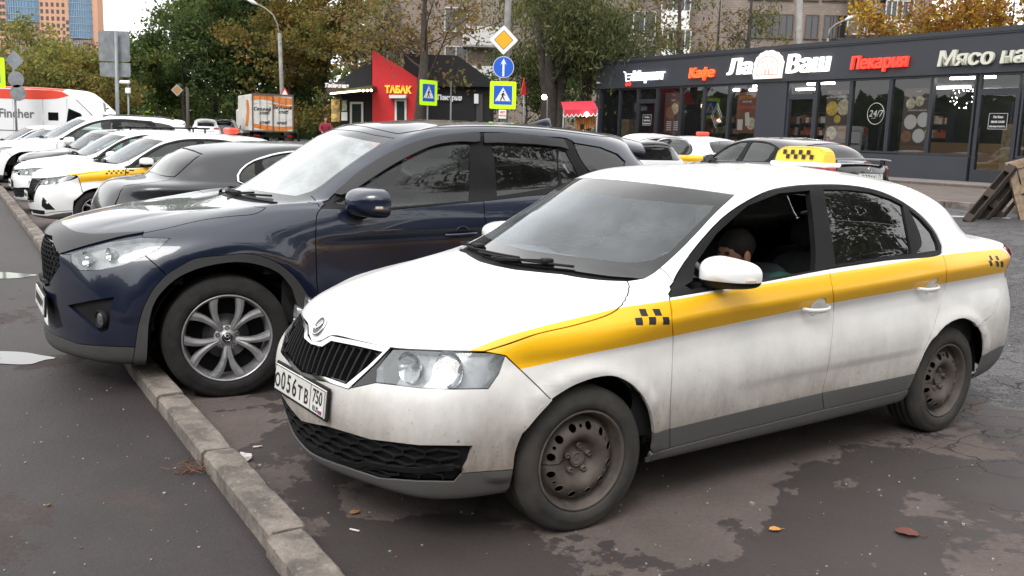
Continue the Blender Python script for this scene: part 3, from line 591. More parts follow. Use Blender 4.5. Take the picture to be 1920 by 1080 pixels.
# posters behind the glass, stickers, shelves and lamps inside
def poster(a0, a1, z0, z1, kind, y=.19):
    mb = MB().add([(a, y, z-H0) for a, z in ((a0, z0), (a1, z0), (a1, z1), (a0, z1))], [(0, 1, 2, 3)]); o = mb.build('poster', M('poster_ground', (.13,.085,.08), .6) if kind != 2 else M('poster_ground_red', (.26,.08,.05), .6), shop, norm=False); m = fm(0, 0, y-.006); rnd = random.Random(kind*7+3)
    mb = MB(); w, h = a1-a0, z1-z0
    def disc(x, z, r, mi): mb.lathe([(r, 0), (.001, .001)], 18, m @ Matrix.Translation((x, z, 0)), mi)
    def word(x, z, s_, mi, t): add_text(mb, t, s_, m @ Matrix.Translation((x, z, .002)), .001, .002, mi=mi)
    mats = [M('food_cream', (.75,.66,.48), .6, noise=.35, nscale=14), M('food_yellow', (.80,.55,.10), .6, noise=.3, nscale=14), M('food_red', (.55,.09,.06), .6, noise=.5, nscale=20), M('food_brown', (.36,.18,.08), .6, noise=.4, nscale=16), M('poster_white', (.85,.83,.80), .6), M('poster_orange', (.9,.35,.06), .6)] if 'food_cream' not in bpy.data.materials else [bpy.data.materials[k] for k in ('food_cream','food_yellow','food_red','food_brown','poster_white','poster_orange')]
    if kind == 0:
        for x, z, r, c in ((.25,.66,.24,1), (.72,.68,.26,0), (.50,.46,.14,1), (.30,.20,.22,0), (.75,.22,.24,3), (.75,.22,.16,2), (.20,.10,.10,2)): disc(a0+w*x, z0+h*z, w*r, c)
        word(a0+w*.5, z0+h*.86, .075, 4, 'ПИЦЦА И ПИРОГИ')
    elif kind == 1:
        for x, z, r, c in ((.25,.74,.16,0), (.55,.78,.15,0), (.30,.42,.22,4), (.30,.42,.16,2), (.74,.46,.22,4), (.74,.46,.17,3), (.62,.18,.21,4), (.62,.18,.14,2), (.20,.16,.18,3), (.9,.25,.09,1)): disc(a0+w*x, z0+h*z+.001*r, w*r, c)
        word(a0+w*.5, z0+h*.61, .055, 4, 'ХАЧАПУРИ ХИНКАЛИ')
    elif kind == 2:
        word(a0+w*.5, z0+h*.84, .135, 5, 'ДОСТАВКА'); word(a0+w*.5, z0+h*.75, .085, 4, 'ВЫПЕЧКИ'); mb.add([m @ Vector((a0+w*x, z0+h*z, .002)) for x, z in ((.05,.60), (.95,.60), (.95,.67), (.05,.67))], [(0,1,2,3)], 2)
        mb.add([m @ Vector((a0+w*x, z0+h*z, .003)) for x, z in ((.42,.50), (.62,.52), (.70,.20), (.48,.18))], [(0,1,2,3)], 4); mb.add([m @ Vector((a0+w*x, z0+h*z, .002)) for x, z in ((.08,.08), (.34,.08), (.34,.34), (.08,.34))], [(0,1,2,3)], 4); disc(a0+w*.74, z0+h*.24, w*.22, 0); disc(a0+w*.74, z0+h*.24, w*.15, 3)
    else:
        for i in range(5):
            for j in range(2): mb.add([m @ Vector((a0+w*(.15+.42*j)+dx, z0+h*(.06+.05*i)+dz, .002)) for dx, dz in ((0,0), (w*.3,0), (w*.3,h*.03), (0,h*.03))], [(0,1,2,3)], 4)
        disc(a0+w*.35, z0+h*.50, w*.25, 3); disc(a0+w*.60, z0+h*.60, w*.22, 0); word(a0+w*.5, z0+h*.80, .07, 4, 'МЕНЮ')
    word(a0+w*.5, z0+h*.94, .035, 4, 'ЛАВАШ'); mb.build('poster_print', mats, o, norm=False); return o
poster(-9.05, -8.12, 1.85, 3.28, 3); poster(-5.35, -4.42, 1.88, 3.22, 2); poster(-1.60, -.70, 1.62, 3.20, 0); poster(1.08, 2.0, 1.62, 3.18, 1)
mb = MB(); m = fm(.27, 2.5, .088); mb.tube([m @ Vector((.28*math.cos(t), .30*math.sin(t), 0)) for t in [2*PI*i/30 for i in range(30)]], .010, 6, close=True); add_text(mb, '24/7', .26, m @ Matrix.Translation((0, -.08, 0)), .003, .0, shear=.2); mb.tube([m @ Vector((-.14, -.13, 0)), m @ Vector((.02, -.12, 0))], .006, 5); mb.build('window_sticker', M('pale_sticker', (.38,.40,.36), .6), shop, norm=False)
for a in (3.95, -9.93):
    m = fm(a, 2.30 if a > 0 else 2.30, .088); mb = MB(); mb.box(m @ Vector((0, 0, 0)), (.50, .004, .40), mi=0)
    for z_, s_, t in ((.10, .075, 'Ла Ваш'), (-.02, .075, '08:00-23:00'), (-.13, .05, 'РЕЖИМ РАБОТЫ')): add_text(mb, t, s_, m @ Matrix.Translation((0, z_-.02, .006)), .001, .002, mi=1)
    for q in ((0, .195, .50, .008), (0, -.195, .50, .008), (-.245, 0, .008, .38), (.245, 0, .008, .38)): mb.box(m @ Vector((q[0], q[1], .004)), (q[2], .004, q[3]), mi=1)
    mb.build('hours_sticker', [MPL, M('sticker_white', (.6,.6,.6), .5)], shop, norm=False)
mb = MB(); m = fm(-6.2, 2.45, .088)
for k in (0, 1): mb.tube([m @ Vector((x*(1-.3*k), y*(1-.3*k), 0)) for x, y in ((0, .42), (.26, 0), (0, -.42), (-.26, 0))], .008, 5, close=True)
mb.build('window_sticker', bpy.data.materials['pale_sticker'], shop, norm=False)
E_LAMP = M('ceiling_tube_light', (.9,.9,.9), .5, emit=(1,.97,.93), estr=12.)
for a, y, l in ((-5.0, 1.0, .9), (-5.1, 3.2, .9), (-2.5, .9, 1.0), (-.3, 4.4, 1.1), (-.2, 6.2, .7), (2.6, .9, 1.25), (2.4, 5.2, 1.0), (-7.8, 2.4, .4), (-7.0, 2.6, .4), (5.2, 2.0, 1.0), (.6, 6.5, .8)):
    mb = MB(); sb(mb, a-l/2, a+l/2, 3.44, 3.50, y-.06, y+.06); mb.build('ceiling_lamp', E_LAMP, shop)
rnd = random.Random(4)
for i, (a, y) in enumerate(((-11.5, 5.5), (-8.5, 6.5), (-6.2, 5.2), (-2.4, 6.0), (2.3, 7.2), (5.2, 5.5))):
    mb = MB(); 
    for z in (1.0, 1.45, 1.9, 2.35, 2.75): sb(mb, a-.9, a+.9, z, z+.03, y, y+.4)
    sb(mb, a-.93, a-.9, .76, 2.9, y, y+.4); sb(mb, a+.9, a+.93, .76, 2.9, y, y+.4); g = mb.build('shelf_rack', M_FRM, shop); mb = MB()
    for z in (1.03, 1.48, 1.93, 2.38):
        x = a-.85
        while x < a+.8: w = rnd.uniform(.06, .16); sb(mb, x, x+w, z, z+rnd.uniform(.15, .32), y+.03, y+.35, rnd.randrange(4)); x += w+.02
    mb.build('shelf_goods', [bpy.data.materials[k] for k in ('food_cream', 'food_brown', 'food_red', 'poster_white')], g)
mb = MB(); sb(mb, -.2, 3.2, .76, 1.75, 1.9, 2.5); mb.build('counter', M('warm_wood_counter', (.24,.14,.06), .6), shop); mb = MB(); sb(mb, 3.6, 4.0, .76, 2.25, .9, 1.25); mb.build('crate_stack', M('crate_wood', (.42,.30,.17), .7, noise=.3), shop); mb = MB(); sb(mb, -12.5, -11.9, .76, 2.35, .8, 1.2); mb.build('board', bpy.data.materials['crate_wood'], shop)
rnd = random.Random(21); mb = MB()
for i in range(34):
    t = rnd.uniform(0, 2*PI); r = rnd.uniform(.25, .42); q = Vector((2.62+r*math.cos(t)*.9, .55+rnd.uniform(-.1, .1), 2.92-H0+r*math.sin(t)*.75)); mb.lathe([(.001, .016), (.016, 0), (.001, -.016)], 6, Matrix.Translation(q))
o = mb.build('garland', M('garland_light', (.9,.9,.9), .5, emit=(1,.98,.95), estr=7.), shop); o['kind'] = 'stuff'
for a, z in ((-12.9, 4.33), (-12.85, 3.75), (4.45, 3.8)): mb = MB(); mb.box((a, -.10, z-H0), (.08, .16, .07), bev=.02); mb.lathe([(.03, 0), (.001, .02)], 10, fm(a, z, -.19)); mb.build('camera_lamp', [bpy.data.materials['sticker_white']], shop)
# ---------------------------------------------------------------- things seen across the street: helpers
def slab(mb, poly, y, th=.05, mi=0):
    """upright slab standing at distance y, its front outline given by directions in the picture"""
    P = [at(px, py, y) for px, py in poly]; n = len(P); Q = [p+Vector((0, th, 0)) for p in P]
    mb.add(P+Q, [tuple(range(n)), tuple(range(n, 2*n))[::-1]]+[(k, k+n, (k+1) % n+n, (k+1) % n) for k in range(n)], mi); return mb
def rect(x0, y0, x1, y1): return [(x0, y0), (x1, y0), (x1, y1), (x0, y1)]
M_GALV = M('galvanised_steel', (.22,.235,.25), .5, metal=.4, noise=.2, nscale=5); M_POLE = M('concrete_pole', (.23,.225,.215), .85, noise=.25, nscale=3, bump=.2, bscale=40)
M_SW = M('sign_white', (.72,.72,.70), .4); M_SY = M('sign_yellow', (.75,.38,.01), .4); M_SB = M('sign_blue', (.01,.10,.55), .35); M_LIME = M('fluorescent_lime', (.52,.88,.0), .45, emit=(.55,.9,0), estr=.12); M_SK = M('sign_black', (.01,.01,.012), .4); M_SRED = M('sign_red', (.6,.02,.02), .4)
def rrect(w, h, r, n=5): return [(sx*(w/2-r)+r*math.cos(a), sy*(h/2-r)+r*math.sin(a)) for sx, sy, a0 in ((1, 1, 0), (-1, 1, PI/2), (-1, -1, PI), (1, -1, 3*PI/2)) for a in [a0+PI/2*i/n for i in range(n+1)]]
def face_to(p, yaw): m = Matrix.Rotation(yaw, 4, 'Z') @ Matrix.Rotation(PI/2, 4, 'X'); m.translation = p; return m     # local z looks at the camera when yaw = 0
def rot45(pl): c = math.sqrt(.5); return [(c*(x-y), c*(x+y)) for x, y in pl]
def priority_sign(parent, p, yaw, s=.7, dim=None):
    m = face_to(p, yaw); g = MB().prism(rot45(rrect(s, s, .05)), -.01, .01, m).build('priority_sign', M_SW if not dim else M('dull_sign_grey', (.30,.28,.25), .6), parent); MB().prism(rot45(rrect(s*.66, s*.66, .035)), .011, .0125, m).build('sign_field', M_SK, g); MB().prism(rot45(rrect(s*.62, s*.62, .03)), .0125, .015, m).build('sign_field', M_SY if not dim else M('dull_sign_orange', (.35,.17,.04), .6), g); return g  # dim variant takes a darker grey and a darker orange
def arrow_sign(parent, p, yaw, s=.7):
    m = face_to(p, yaw); c = [(s/2*math.cos(2*PI*i/32), s/2*math.sin(2*PI*i/32)) for i in range(32)]; g = MB().prism(c, -.01, .01, m).build('straight_ahead_sign', M_SW, parent); MB().prism([(x*.95, y*.95) for x, y in c], .0105, .013, m).build('sign_field', M_SB, g)
    k = s/.7; MB().prism([(x*k, y*k) for x, y in ((-.035, -.30), (.035, -.30), (.035, .12), (.10, .08), (.0, .29), (-.10, .08), (-.035, .12))], .0135, .016, m).build('arrow', M_SW, g); return g
def crossing_sign(parent, p, yaw, s=.9, board=True, w=None, h=None):
    m = face_to(p, yaw); w = w or s; h = h or s*1.03; g = MB().prism(rrect(w, h, .05), -.012, .010, m).build('crossing_sign', M_LIME, parent); k = .70
    MB().prism([(x, y) for x, y in rrect(w*k, h*k*.98, .02)], .0105, .013, m).build('sign_field', M_SB, g); q = min(w, h)*k
    MB().prism([(-q*.43, -q*.32), (q*.43, -q*.32), (0, q*.42)], .0135, .016, m).build('triangle', M_SW, g); mb = MB(); B = lambda a, b, t: mb.prism([(a[0]*q-(b[1]-a[1])*t*3, a[1]*q+(b[0]-a[0])*t*3), (b[0]*q-(b[1]-a[1])*t*3, b[1]*q+(b[0]-a[0])*t*3), (b[0]*q+(b[1]-a[1])*t*3, b[1]*q-(b[0]-a[0])*t*3), (a[0]*q+(b[1]-a[1])*t*3, a[1]*q-(b[0]-a[0])*t*3)], .0165, .019, m)
    def L_(a, b, t):
        d = Vector((b[0]-a[0], b[1]-a[1])).normalized(); n_ = Vector((-d.y, d.x))*t; mb.prism([((a[0]+n_.x)*q, (a[1]+n_.y)*q), ((b[0]+n_.x)*q, (b[1]+n_.y)*q), ((b[0]-n_.x)*q, (b[1]-n_.y)*q), ((a[0]-n_.x)*q, (a[1]-n_.y)*q)], .0165, .019, m)
    L_((.02, .12), (-.02, -.06), .05); L_((-.01, -.05), (.09, -.26), .028); L_((-.02, -.05), (-.13, -.27), .028); L_((.02, .10), (.12, -.02), .02); L_((.01, .10), (-.10, .0), .02); mb.prism([(.025*q+.04*q*math.cos(t), .19*q+.04*q*math.sin(t)) for t in [2*PI*i/12 for i in range(12)]], .0165, .019, m)
    for x in (-.30, -.12, .12, .30): L_((x, -.315), (x+.05, -.285), .012)
    mb.build('walking_figure', M_SK, g, norm=False); return g
def pole(name, base, top, r0, r1, mat, label, cat='sign post', group=None, n=12):
    g = empty(name, base, 0, label, cat, group); z = Vector(base); MB().tube([Vector((0, 0, 0))+Vector(t_)-Vector(t_) for t_ in ()] or [(0, 0, 0), tuple((Vector(top)-z)*.5), tuple(Vector(top)-z)], [r0, (r0+r1)/2, r1], n).build('post', mat, g); return g
def rel(g, p): return Vector(p)-g.location
def base_at(px, y): p = at(px, 250, y); return Vector((p.x, y, ground(p.x, y)))
# ---------------------------------------------------------------- street signs and posts
p = base_at(943, 33); g = pole('lamp_post', p, p+Vector((.1, 0, 10.5)), .15, .085, M_POLE, 'grey street post carrying the yellow diamond, the blue arrow disc and a crossing sign', 'street post')
priority_sign(g, rel(g, at(944.5, 75, 32.8)), 0); arrow_sign(g, rel(g, at(944, 126, 32.8)), 0, .72); crossing_sign(g, rel(g, at(943, 178.5, 32.8)), 0, .9)
m = face_to(rel(g, at(942, 214, 32.8)), 0); mb = MB(); mb.prism(rrect(.26, .30, .01), 0, .01, m, 0); add_text(mb, 'НЕТ', .09, m @ Matrix.Translation((0, .03, .012)), .001, .004, mi=1); add_text(mb, 'ВЪЕЗДА', .06, m @ Matrix.Translation((0, -.07, .012)), .001, .003, mi=1); mb.build('notice', [M_SW, M_SRED], g, norm=False)
p = base_at(801, 36); g = pole('sign_post', p, Vector((p.x, p.y, at(803, 152, 36).z)), .032, .032, M_GALV, 'thin post with a lime bordered crossing sign turned sideways', 'sign post'); crossing_sign(g, rel(g, at(803.5, 174, 35.9)), .87, .9)
p = base_at(845, 37); g = pole('sign_post', p, at(846, 152, 37), .035, .035, M_GALV, 'plain thin post before the black bakery wall', 'post'); mb = MB(); mb.box(rel(g, at(846, 168, 36.9)), (.02, .3, .62)); mb.build('sign_edge', M_GALV, g)
p = base_at(984, 36); g = pole('sign_post', p, at(982, 152, 36), .03, .03, M_GALV, 'post with a red bordered sign seen edge on', 'sign post'); mb = MB(); m = face_to(rel(g, at(982, 163, 35.9)), 1.25); mb.prism([(-.35, -.28), (.35, -.28), (0, .34)], -.01, .01, m); mb.build('warning_sign', M_SRED, g)
p = base_at(896, 40); g = pole('drain_pipe', p, at(896, 176, 40), .06, .06, M_SW, 'white drain pipe on the black bakery wall', 'pipe')
# back of two boards on a post, left
p = at(219, 222, 23.78); p.z = 0; g = pole('sign_post', p, at(217, 60, 23.78), .05, .045, M_GALV, 'grey post with two blank grey boards seen from behind', 'sign post')
for nm, q in (('board_back', rect(184, 57, 244, 116)), ('board_back', rect(187, 116.8, 245, 145))):
    mb = MB(); a, b = at(q[0][0], q[0][1], 23.9), at(q[2][0], q[2][1], 23.9); w, h = abs(b.x-a.x), abs(a.z-b.z); c = rel(g, (a+b)/2); m = face_to(c, .02); mb.prism(rrect(w, h, .05), -.012, .012, m); mb.build(nm, M_GALV, g); mb = MB(); mb.bar(c+Vector((0, -.03, -h*.45)), c+Vector((0, -.03, h*.45)), .05, .03); mb.build('bracket', M_GALV, g)
p = at(30, 230, 30); p.z = 0; g = pole('sign_post', p, at(24, 98, 30), .035, .035, M_GALV, 'leaning grey post with diamond and round signs seen from behind', 'sign post')
m = face_to(rel(g, at(27, 113, 29.9)), 0); MB().prism(rot45(rrect(.42, .42, .03)), -.01, .01, m).build('sign_back', M_GALV, g)
for y_, r in ((149, .25), (174, .25)): m = face_to(rel(g, at(30+(y_-149)*.15, y_, 29.9)), 0); MB().prism([(r*math.cos(t), r*math.sin(t)) for t in [2*PI*i/28 for i in range(28)]], -.01, .01, m).build('sign_back', M_GALV, g)
p = at(-14, 200, 22); p.z = 0; g = pole('sign_post', p, at(-14, 100, 22), .035, .035, M_GALV, 'post at the left edge with a lime bordered sign cut by the picture', 'sign post'); crossing_sign(g, rel(g, at(-18, 136, 21.9)), 0, .66)
p = at(240, 222, 34); p.z = 0; g = pole('camera_post', p, at(240, 150, 34), .035, .03, M_GALV, 'thin post with a white camera and a small white box', 'camera post'); mb = MB(); mb.box(rel(g, at(234, 154, 33.9)), (.36, .14, .12), bev=.03); mb.build('camera', M_SW, g); mb = MB(); mb.box(rel(g, at(240, 170, 33.9)), (.18, .1, .2), bev=.02); mb.build('box', M_SW, g)
p = base_at(272, 80); g = pole('sign_post', p, at(272, 192, 80), .04, .04, M_GALV, 'far post with a small lime bordered crossing sign before dark trees', 'sign post'); crossing_sign(g, rel(g, at(272.5, 200.5, 79.9)), 0, .88)
p = base_at(353, 47); g = pole('wooden_post', p, at(351, 165, 47), .09, .07, M('old_pole_wood', (.07,.06,.05), .9), 'dark post among the trees with a worn priority sign', 'post'); priority_sign(g, rel(g, at(332, 169, 46.8)), 0, .42, True)
# street lamp left of the red kiosk
p = base_at(533, 62); g = pole('street_lamp', p, at(524, 62, 62), .15, .12, M_POLE, 'concrete street lamp with a curved arm left of the kiosk', 'street lamp')
mb = MB(); mb.tube([rel(g, at(x, y, 62)) for x, y in ((524, 66), (520, 45), (512, 28), (498, 16), (484, 8))], .045, 8); mb.build('lamp_arm', M_POLE, g); mb = MB(); a, b = rel(g, at(484, 9, 62)), rel(g, at(463, -2, 62)); mb.tube([a, (a+b)/2, b], [.05, .13, .07], 10); mb.build('lamp_head', M('lamp_head_white', (.6,.6,.6), .4), g)
m = face_to(rel(g, at(534, 174, 61.6)), 0); mb = MB(); mb.prism([(-.34, -.26), (.34, -.26), (0, .34)], 0, .012, m, 0); mb.prism([(-.22, -.19), (.22, -.19), (0, .20)], .013, .016, m, 1); mb.build('warning_sign', [M_SRED, M_SW], g)
# lamp posts behind the shop
for px, tx, lab in ((1500, 1500, 'tall plain concrete post rising behind the shop roof'),):
    p = base_at(px, 46); g = pole('concrete_post', p, at(tx, -40, 46), .17, .13, M_POLE, lab, 'post')
p = base_at(1552, 44); g = pole('street_lamp', p, at(1552, 72, 44), .07, .05, M_POLE, 'thin lamp with an arm reaching right above the shop roof', 'street lamp'); mb = MB(); mb.tube([rel(g, at(x, y, 44)) for x, y in ((1552, 75), (1556, 55), (1568, 45), (1584, 38))], .04, 7); mb.build('lamp_arm', M_POLE, g); mb = MB(); mb.tube([rel(g, at(1584, 38, 44)), rel(g, at(1592, 34, 44)), rel(g, at(1602, 30, 44))], [.05, .09, .05], 8); mb.build('lamp_head', bpy.data.materials['lamp_head_white'], g)
# overhead wires
MWIRE = M('wire_black', (.02,.02,.02), .6)
for k, (a, b, sag) in enumerate(((at(524, 80, 62), at(943, 40, 33), .9), (at(200, 70, 90), at(524, 78, 62), 1.), (at(1300, 50, 48), at(1500, 90, 46), .3))):
    pts = [a.lerp(b, t)-Vector((0, 0, sag*4*t*(1-t))) for t in np.linspace(0, 1, 14)]; tag(MB().tube(pts, .012, 4).build('overhead_wire', MWIRE), ('black wire from the street lamp to the post with the diamond', 'black wire running left from the street lamp through the trees', 'black wire crossing the flats above the shop roof')[k], 'wire')
# ---------------------------------------------------------------- tobacco kiosk and bakery
KY = 38.; M_BLK = M('black_shingle', (.016,.015,.016), .8, noise=.3, nscale=4, bump=.4, bscale=14, bdist=.03); M_REDW = M('red_panel', (.55,.012,.016), .5, noise=.06); M_BW = M('black_wall', (.010,.010,.012), .7)
base = base_at(738, KY); k = empty('tobacco_kiosk', base, 0, 'kiosk with a tall red wall, yellow lettering and a lit canopy', 'kiosk')
def ks(nm, poly, y, th, mat, par=None): mb = MB(); slab(mb, poly, y, th); mb.v = [tuple(Vector(v)-k.location) for v in mb.v]; return mb.build(nm, mat, par or k)
zb = base.z
def ground_px(px, y):
    lo, hi = 150., 420.
    for _ in range(30):
        mid = (lo+hi)/2
        if at(px, mid, y).z > zb-.1: lo = mid
        else: hi = mid
    return lo
gp_ = lambda px, y=KY: (px, ground_px(px, y))
ks('red_wall', [(698, 94), (758, 130), (782, 146), gp_(782), gp_(698)], KY, 3.2, M_REDW)
ks('kiosk_wall', [(640, 175), (697.5, 160), gp_(697.5), gp_(640)], KY+.4, 3., M_BW); ks('kiosk_roof', [(612, 166), (697, 112), (697, 163), (612, 178)], KY+.2, 3., M_BLK)
ks('sign_board', [(612, 155), (647, 152), (647, 168), (613, 172)], KY-1.2, .15, M('brown_board', (.05,.03,.025), .6)); 
mb = MB(); m = face_to(at(630, 164, KY-1.22)-k.location, 0); add_text(mb, 'Табачная', .20, m, .03, .012, shear=.3); mb.build('sign_lettering', M_SW, k, norm=False)
ks('canopy', [(614, 171), (698, 160), (698, 168), (614, 177)], KY-1.2, 1.6, M('canopy_green', (.03,.04,.02), .7))
E_WARM = M('warm_bulb', (.9,.8,.6), .5, emit=(1,.74,.42), estr=5.)
ks('canopy_light', [(619, 174.2), (676, 168.5), (676, 171.2), (619, 177)], KY-1.3, .06, E_WARM)
for x in (681, 688.5, 696): mb = MB(); mb.lathe([(.001, .05), (.045, .02), (.05, 0), (.045, -.03), (.001, -.05)], 10); c = at(x, 170-(x-681)*.05, KY-1.3)-k.location; mb.v = [tuple(Vector(v)+c) for v in mb.v]; mb.build('canopy_bulb', E_WARM, k)
ks('poster', rect(621, 186, 637, 228), KY-.1, .03, M('kiosk_poster_yellow', (.45,.30,.10), .6, noise=.6, nscale=6)); ks('poster', rect(641, 188, 650, 208), KY-.1, .03, M('kiosk_poster_green', (.30,.34,.25), .6, noise=.5, nscale=7)); ks('poster', rect(640, 210, 651, 226), KY-.1, .03, M_SW)
def kdoor(x0, y0, x1, y1, y):
    f = ks('door', [(x0, y0), (x1, y0), gp_(x1, y), gp_(x0, y)], y, .05, M_SW); ks('door_glass', [(x0+4, y0+4), (x1-4, y0+4), (x1-4, y1-4), (x0+4, y1-4)], y-.03, .02, M('kiosk_glass', (.03,.04,.04), .1), f)
kdoor(656, 191, 681, 236, KY+.3); kdoor(740, 186, 762, 232, KY-.06)
mb = MB(); m = face_to(at(746, 174, KY-.08)-k.location, 0); add_text(mb, 'ТАБАК', .36, m, .05, .02, sx=.86); mb.build('lettering', M('yellow_letters', (.75,.42,.03), .5, emit=(1,.6,.05), estr=.25), k, norm=False)
ks('door_awning', [(729, 178), (762, 178), (760, 184), (730, 184)], KY-.5, .5, M_SW)
b2 = base_at(850, KY+1); bk = empty('bakery_building', b2, 0, 'low black bakery with a sloping shingle roof and white lettering', 'bakery'); k_ = k; k = bk
ks('wall', [(780, 158), (918, 158), gp_(918, KY+1), gp_(780, KY+1)], KY+1, 7, M_BW, bk)
e = [at(770, 112, KY+1.0), at(918, 150, KY+.6), at(922, 164, KY+.6), at(772, 160, KY+.6)]
ks('roof', [(757, 100), (858, 104), (921, 150), (921, 163), (757, 160)], KY+.6, 8, M_BLK, bk)
mb = MB(); m = face_to(at(843, 187.5, KY+.9)-bk.location, 0); add_text(mb, 'Пекарня', .27, m, .04, .012, sx=.9); mb.build('lettering', M('grey_letters', (.5,.5,.5), .5, emit=(1,1,1), estr=.15), bk, norm=False)
ks('door', [(893, 176), (905, 176), gp_(905, KY+.95), gp_(893, KY+.95)], KY+.93, .06, M('grey_door', (.06,.055,.05), .6), bk); ks('lamp_box', rect(889, 176, 897, 194), KY+.8, .1, bpy.data.materials['grey_letters'], bk)
# bulb lamp, fruit stall with a scalloped red awning, beside the shop
lp = base_at(1026, 35); g = empty('bulb_lamp', lp, 0, 'round lit bulb on a thin post before the big tree', 'lamp'); MB().tube([(0, 0, 0), tuple(rel(g, at(1026, 184, 35))), tuple(rel(g, at(1022, 182, 35)))], .02, 6).build('post', M_GALV, g)
mb = MB(); mb.lathe([(.001, .10), (.07, .07), (.10, 0), (.07, -.07), (.001, -.10)], 14); c = rel(g, at(1020.5, 182, 35)); mb.v = [tuple(Vector(v)+c) for v in mb.v]; mb.build('bulb', M('lit_bulb', (1,.9,.7), .5, emit=(1,.85,.6), estr=9.), g)
sp = base_at(1088, 34); g = empty('market_stall', sp, 0, 'market stall with a scalloped red awning left of the shop', 'stall'); M_AW = M('red_awning', (.50,.02,.045), .7)
a, b = rel(g, at(1056, 206, 34)), rel(g, at(1121, 204, 34)); mb = MB(); rows = []
for i in range(41): t = i/40; p = a.lerp(b, t); d = .16+.10*abs(math.sin(PI*t*8)); rows.append([p+Vector((0, 2., .35)), p+Vector((0, .0, .0)), p+Vector((0, -.01, -d))])
mb.grid(rows, smooth=False); mb.build('awning', M_AW, g, norm=False); mb = MB(); mb.tube([p_[2]+Vector((0, -.012, .0)) for p_ in rows], .018, 5); mb.build('fringe', M_SW, g)
for x in (1057, 1120): q = rel(g, at(x, 206, 34)); MB().tube([(q.x, q.y, 0), tuple(q)], .03, 6).build('post', M_GALV, g)
mb = MB(); q = rel(g, at(1085, 236, 34)); mb.box((q.x, q.y+.6, .45), (1.4, .7, .9), bev=.03); mb.build('counter', M('dark_stall_cloth', (.05,.04,.045), .8), g)
mb = MB(); rnd = random.Random(2)
for i in range(9): q = rel(g, at(1082+i*4.2, 214, 34.3)); h = rnd.uniform(.35, .6); mb.box(q+Vector((0, 0, -h/2)), (.09, .12, h), bev=.03)
mb.build('hanging_goods', M('brown_goods', (.30,.12,.03), .7, noise=.4, nscale=6), g); mb = MB(); mb.lathe([(.001, .09), (.08, .03), (.08, -.03), (.001, -.09)], 12); c = rel(g, at(1100, 214.5, 33.9)); mb.v = [tuple(Vector(v)+c) for v in mb.v]; mb.build('bulb', bpy.data.materials['lit_bulb'], g)
# ---------------------------------------------------------------- block of flats
FY = 66.; fb = base_at(1150, FY); flats = empty('apartment_block', fb, 0, 'beige panel block of flats behind the trees and the shop', 'apartment block')
x = NM('beige_brick'); v = x.coord(); br = x.n('TexBrick', {'Vector': x.n('CombineXYZ', {0: x.n('SeparateXYZ', {0: v}).outputs[0], 1: x.n('SeparateXYZ', {0: v}).outputs[2]}).outputs[0], 'Scale': 1.6, 'Color1': (.27,.215,.18,1), 'Color2': (.22,.175,.148,1), 'Mortar': (.16,.135,.12,1), 'Mortar Size': .02}); st2 = x.noise(x.coord(scale=(1, 1, .25)), .8, 6, .65)
x.set(Base_Color=x.mix(x.rng(st2, .35, .75, 0, .55), br.outputs[0], (.14,.118,.10)), Roughness=.9); M_BRK = x.m
x0w, x1w = at(683, 250, FY).x-fb.x, at(1588, 250, FY).x-fb.x; x2w = at(1712, 250, FY).x-fb.x
mb = MB(); mb.box(((x0w+x1w)/2, 6, 8.2), (x1w-x0w, 12, 16.8)); mb.build('wall', M_BRK, flats); mb = MB(); mb.box(((x1w+x2w)/2+.01, 5.4, 8.2), (x2w-x1w, 12.8, 16.8)); mb.build('end_wall', M('pink_brick', (.24,.175,.15), .9, noise=.18, nscale=3), flats)
mb = MB(); mb.box(((x0w+x2w)/2, 5.6, 16.75), (x2w-x0w+.8, 13.6, .3)); mb.build('roof', M_POLE, flats)
M_WGL = M('flat_window_glass', (.03,.035,.04), .08, spec=.8); M_WFR = M('window_frame_white', (.50,.49,.47), .5); M_WDK = M('window_frame_brown', (.10,.07,.055), .6)
def flat_window(px, py, w=1.35, h=1.55, dark=False, y=FY, proto={}):
    c = at(px, py, y)-fb; key = (w, h, dark)
    if key in proto:
        o = proto[key].copy(); COL.objects.link(o); o.location = c
        for ch in proto[key].children: q = ch.copy(); COL.objects.link(q); q.parent = o
        o.parent = flats; return o
    fr = MB(); fm_ = M_WDK if dark else M_WFR
    for q in ((-w/2, 0, .07, h), (w/2, 0, .07, h), (0, 0, .06, h-.15), (0, h/2, w, .07), (0, -h/2, w+.2, .09)): fr.box((q[0], -.03, q[1]), (q[2], .10 if q[1] > -h/2 else .22, q[3]))
    o = fr.build('window', fm_, flats); o.location = c; MB().add([(-w/2, -.012, -h/2), (w/2, -.012, -h/2), (w/2, -.012, h/2), (-w/2, -.012, h/2)], [(0, 1, 2, 3)]).build('pane', M_WGL, o, norm=False); proto[key] = o; return o
for row in (-32, 40, 112):
    for px, dk in ((855, 0), (1170, 1), (1208, 0), (1418, 1), (1450, 1), (1475, 1), (1522, 1), (1557, 1), (1574, 1), (1008, 1), (740, 1)): 
        if row == 112 and px > 1300: continue
        flat_window(px, row+(px-1000)*.02, dark=bool(dk), w=1.5 if px in (855, 1208) else .85)
for row in (-30, 44):
    for px in (1608, 1640): flat_window(px, row, 1.35, 1.4, False, FY-1.03)
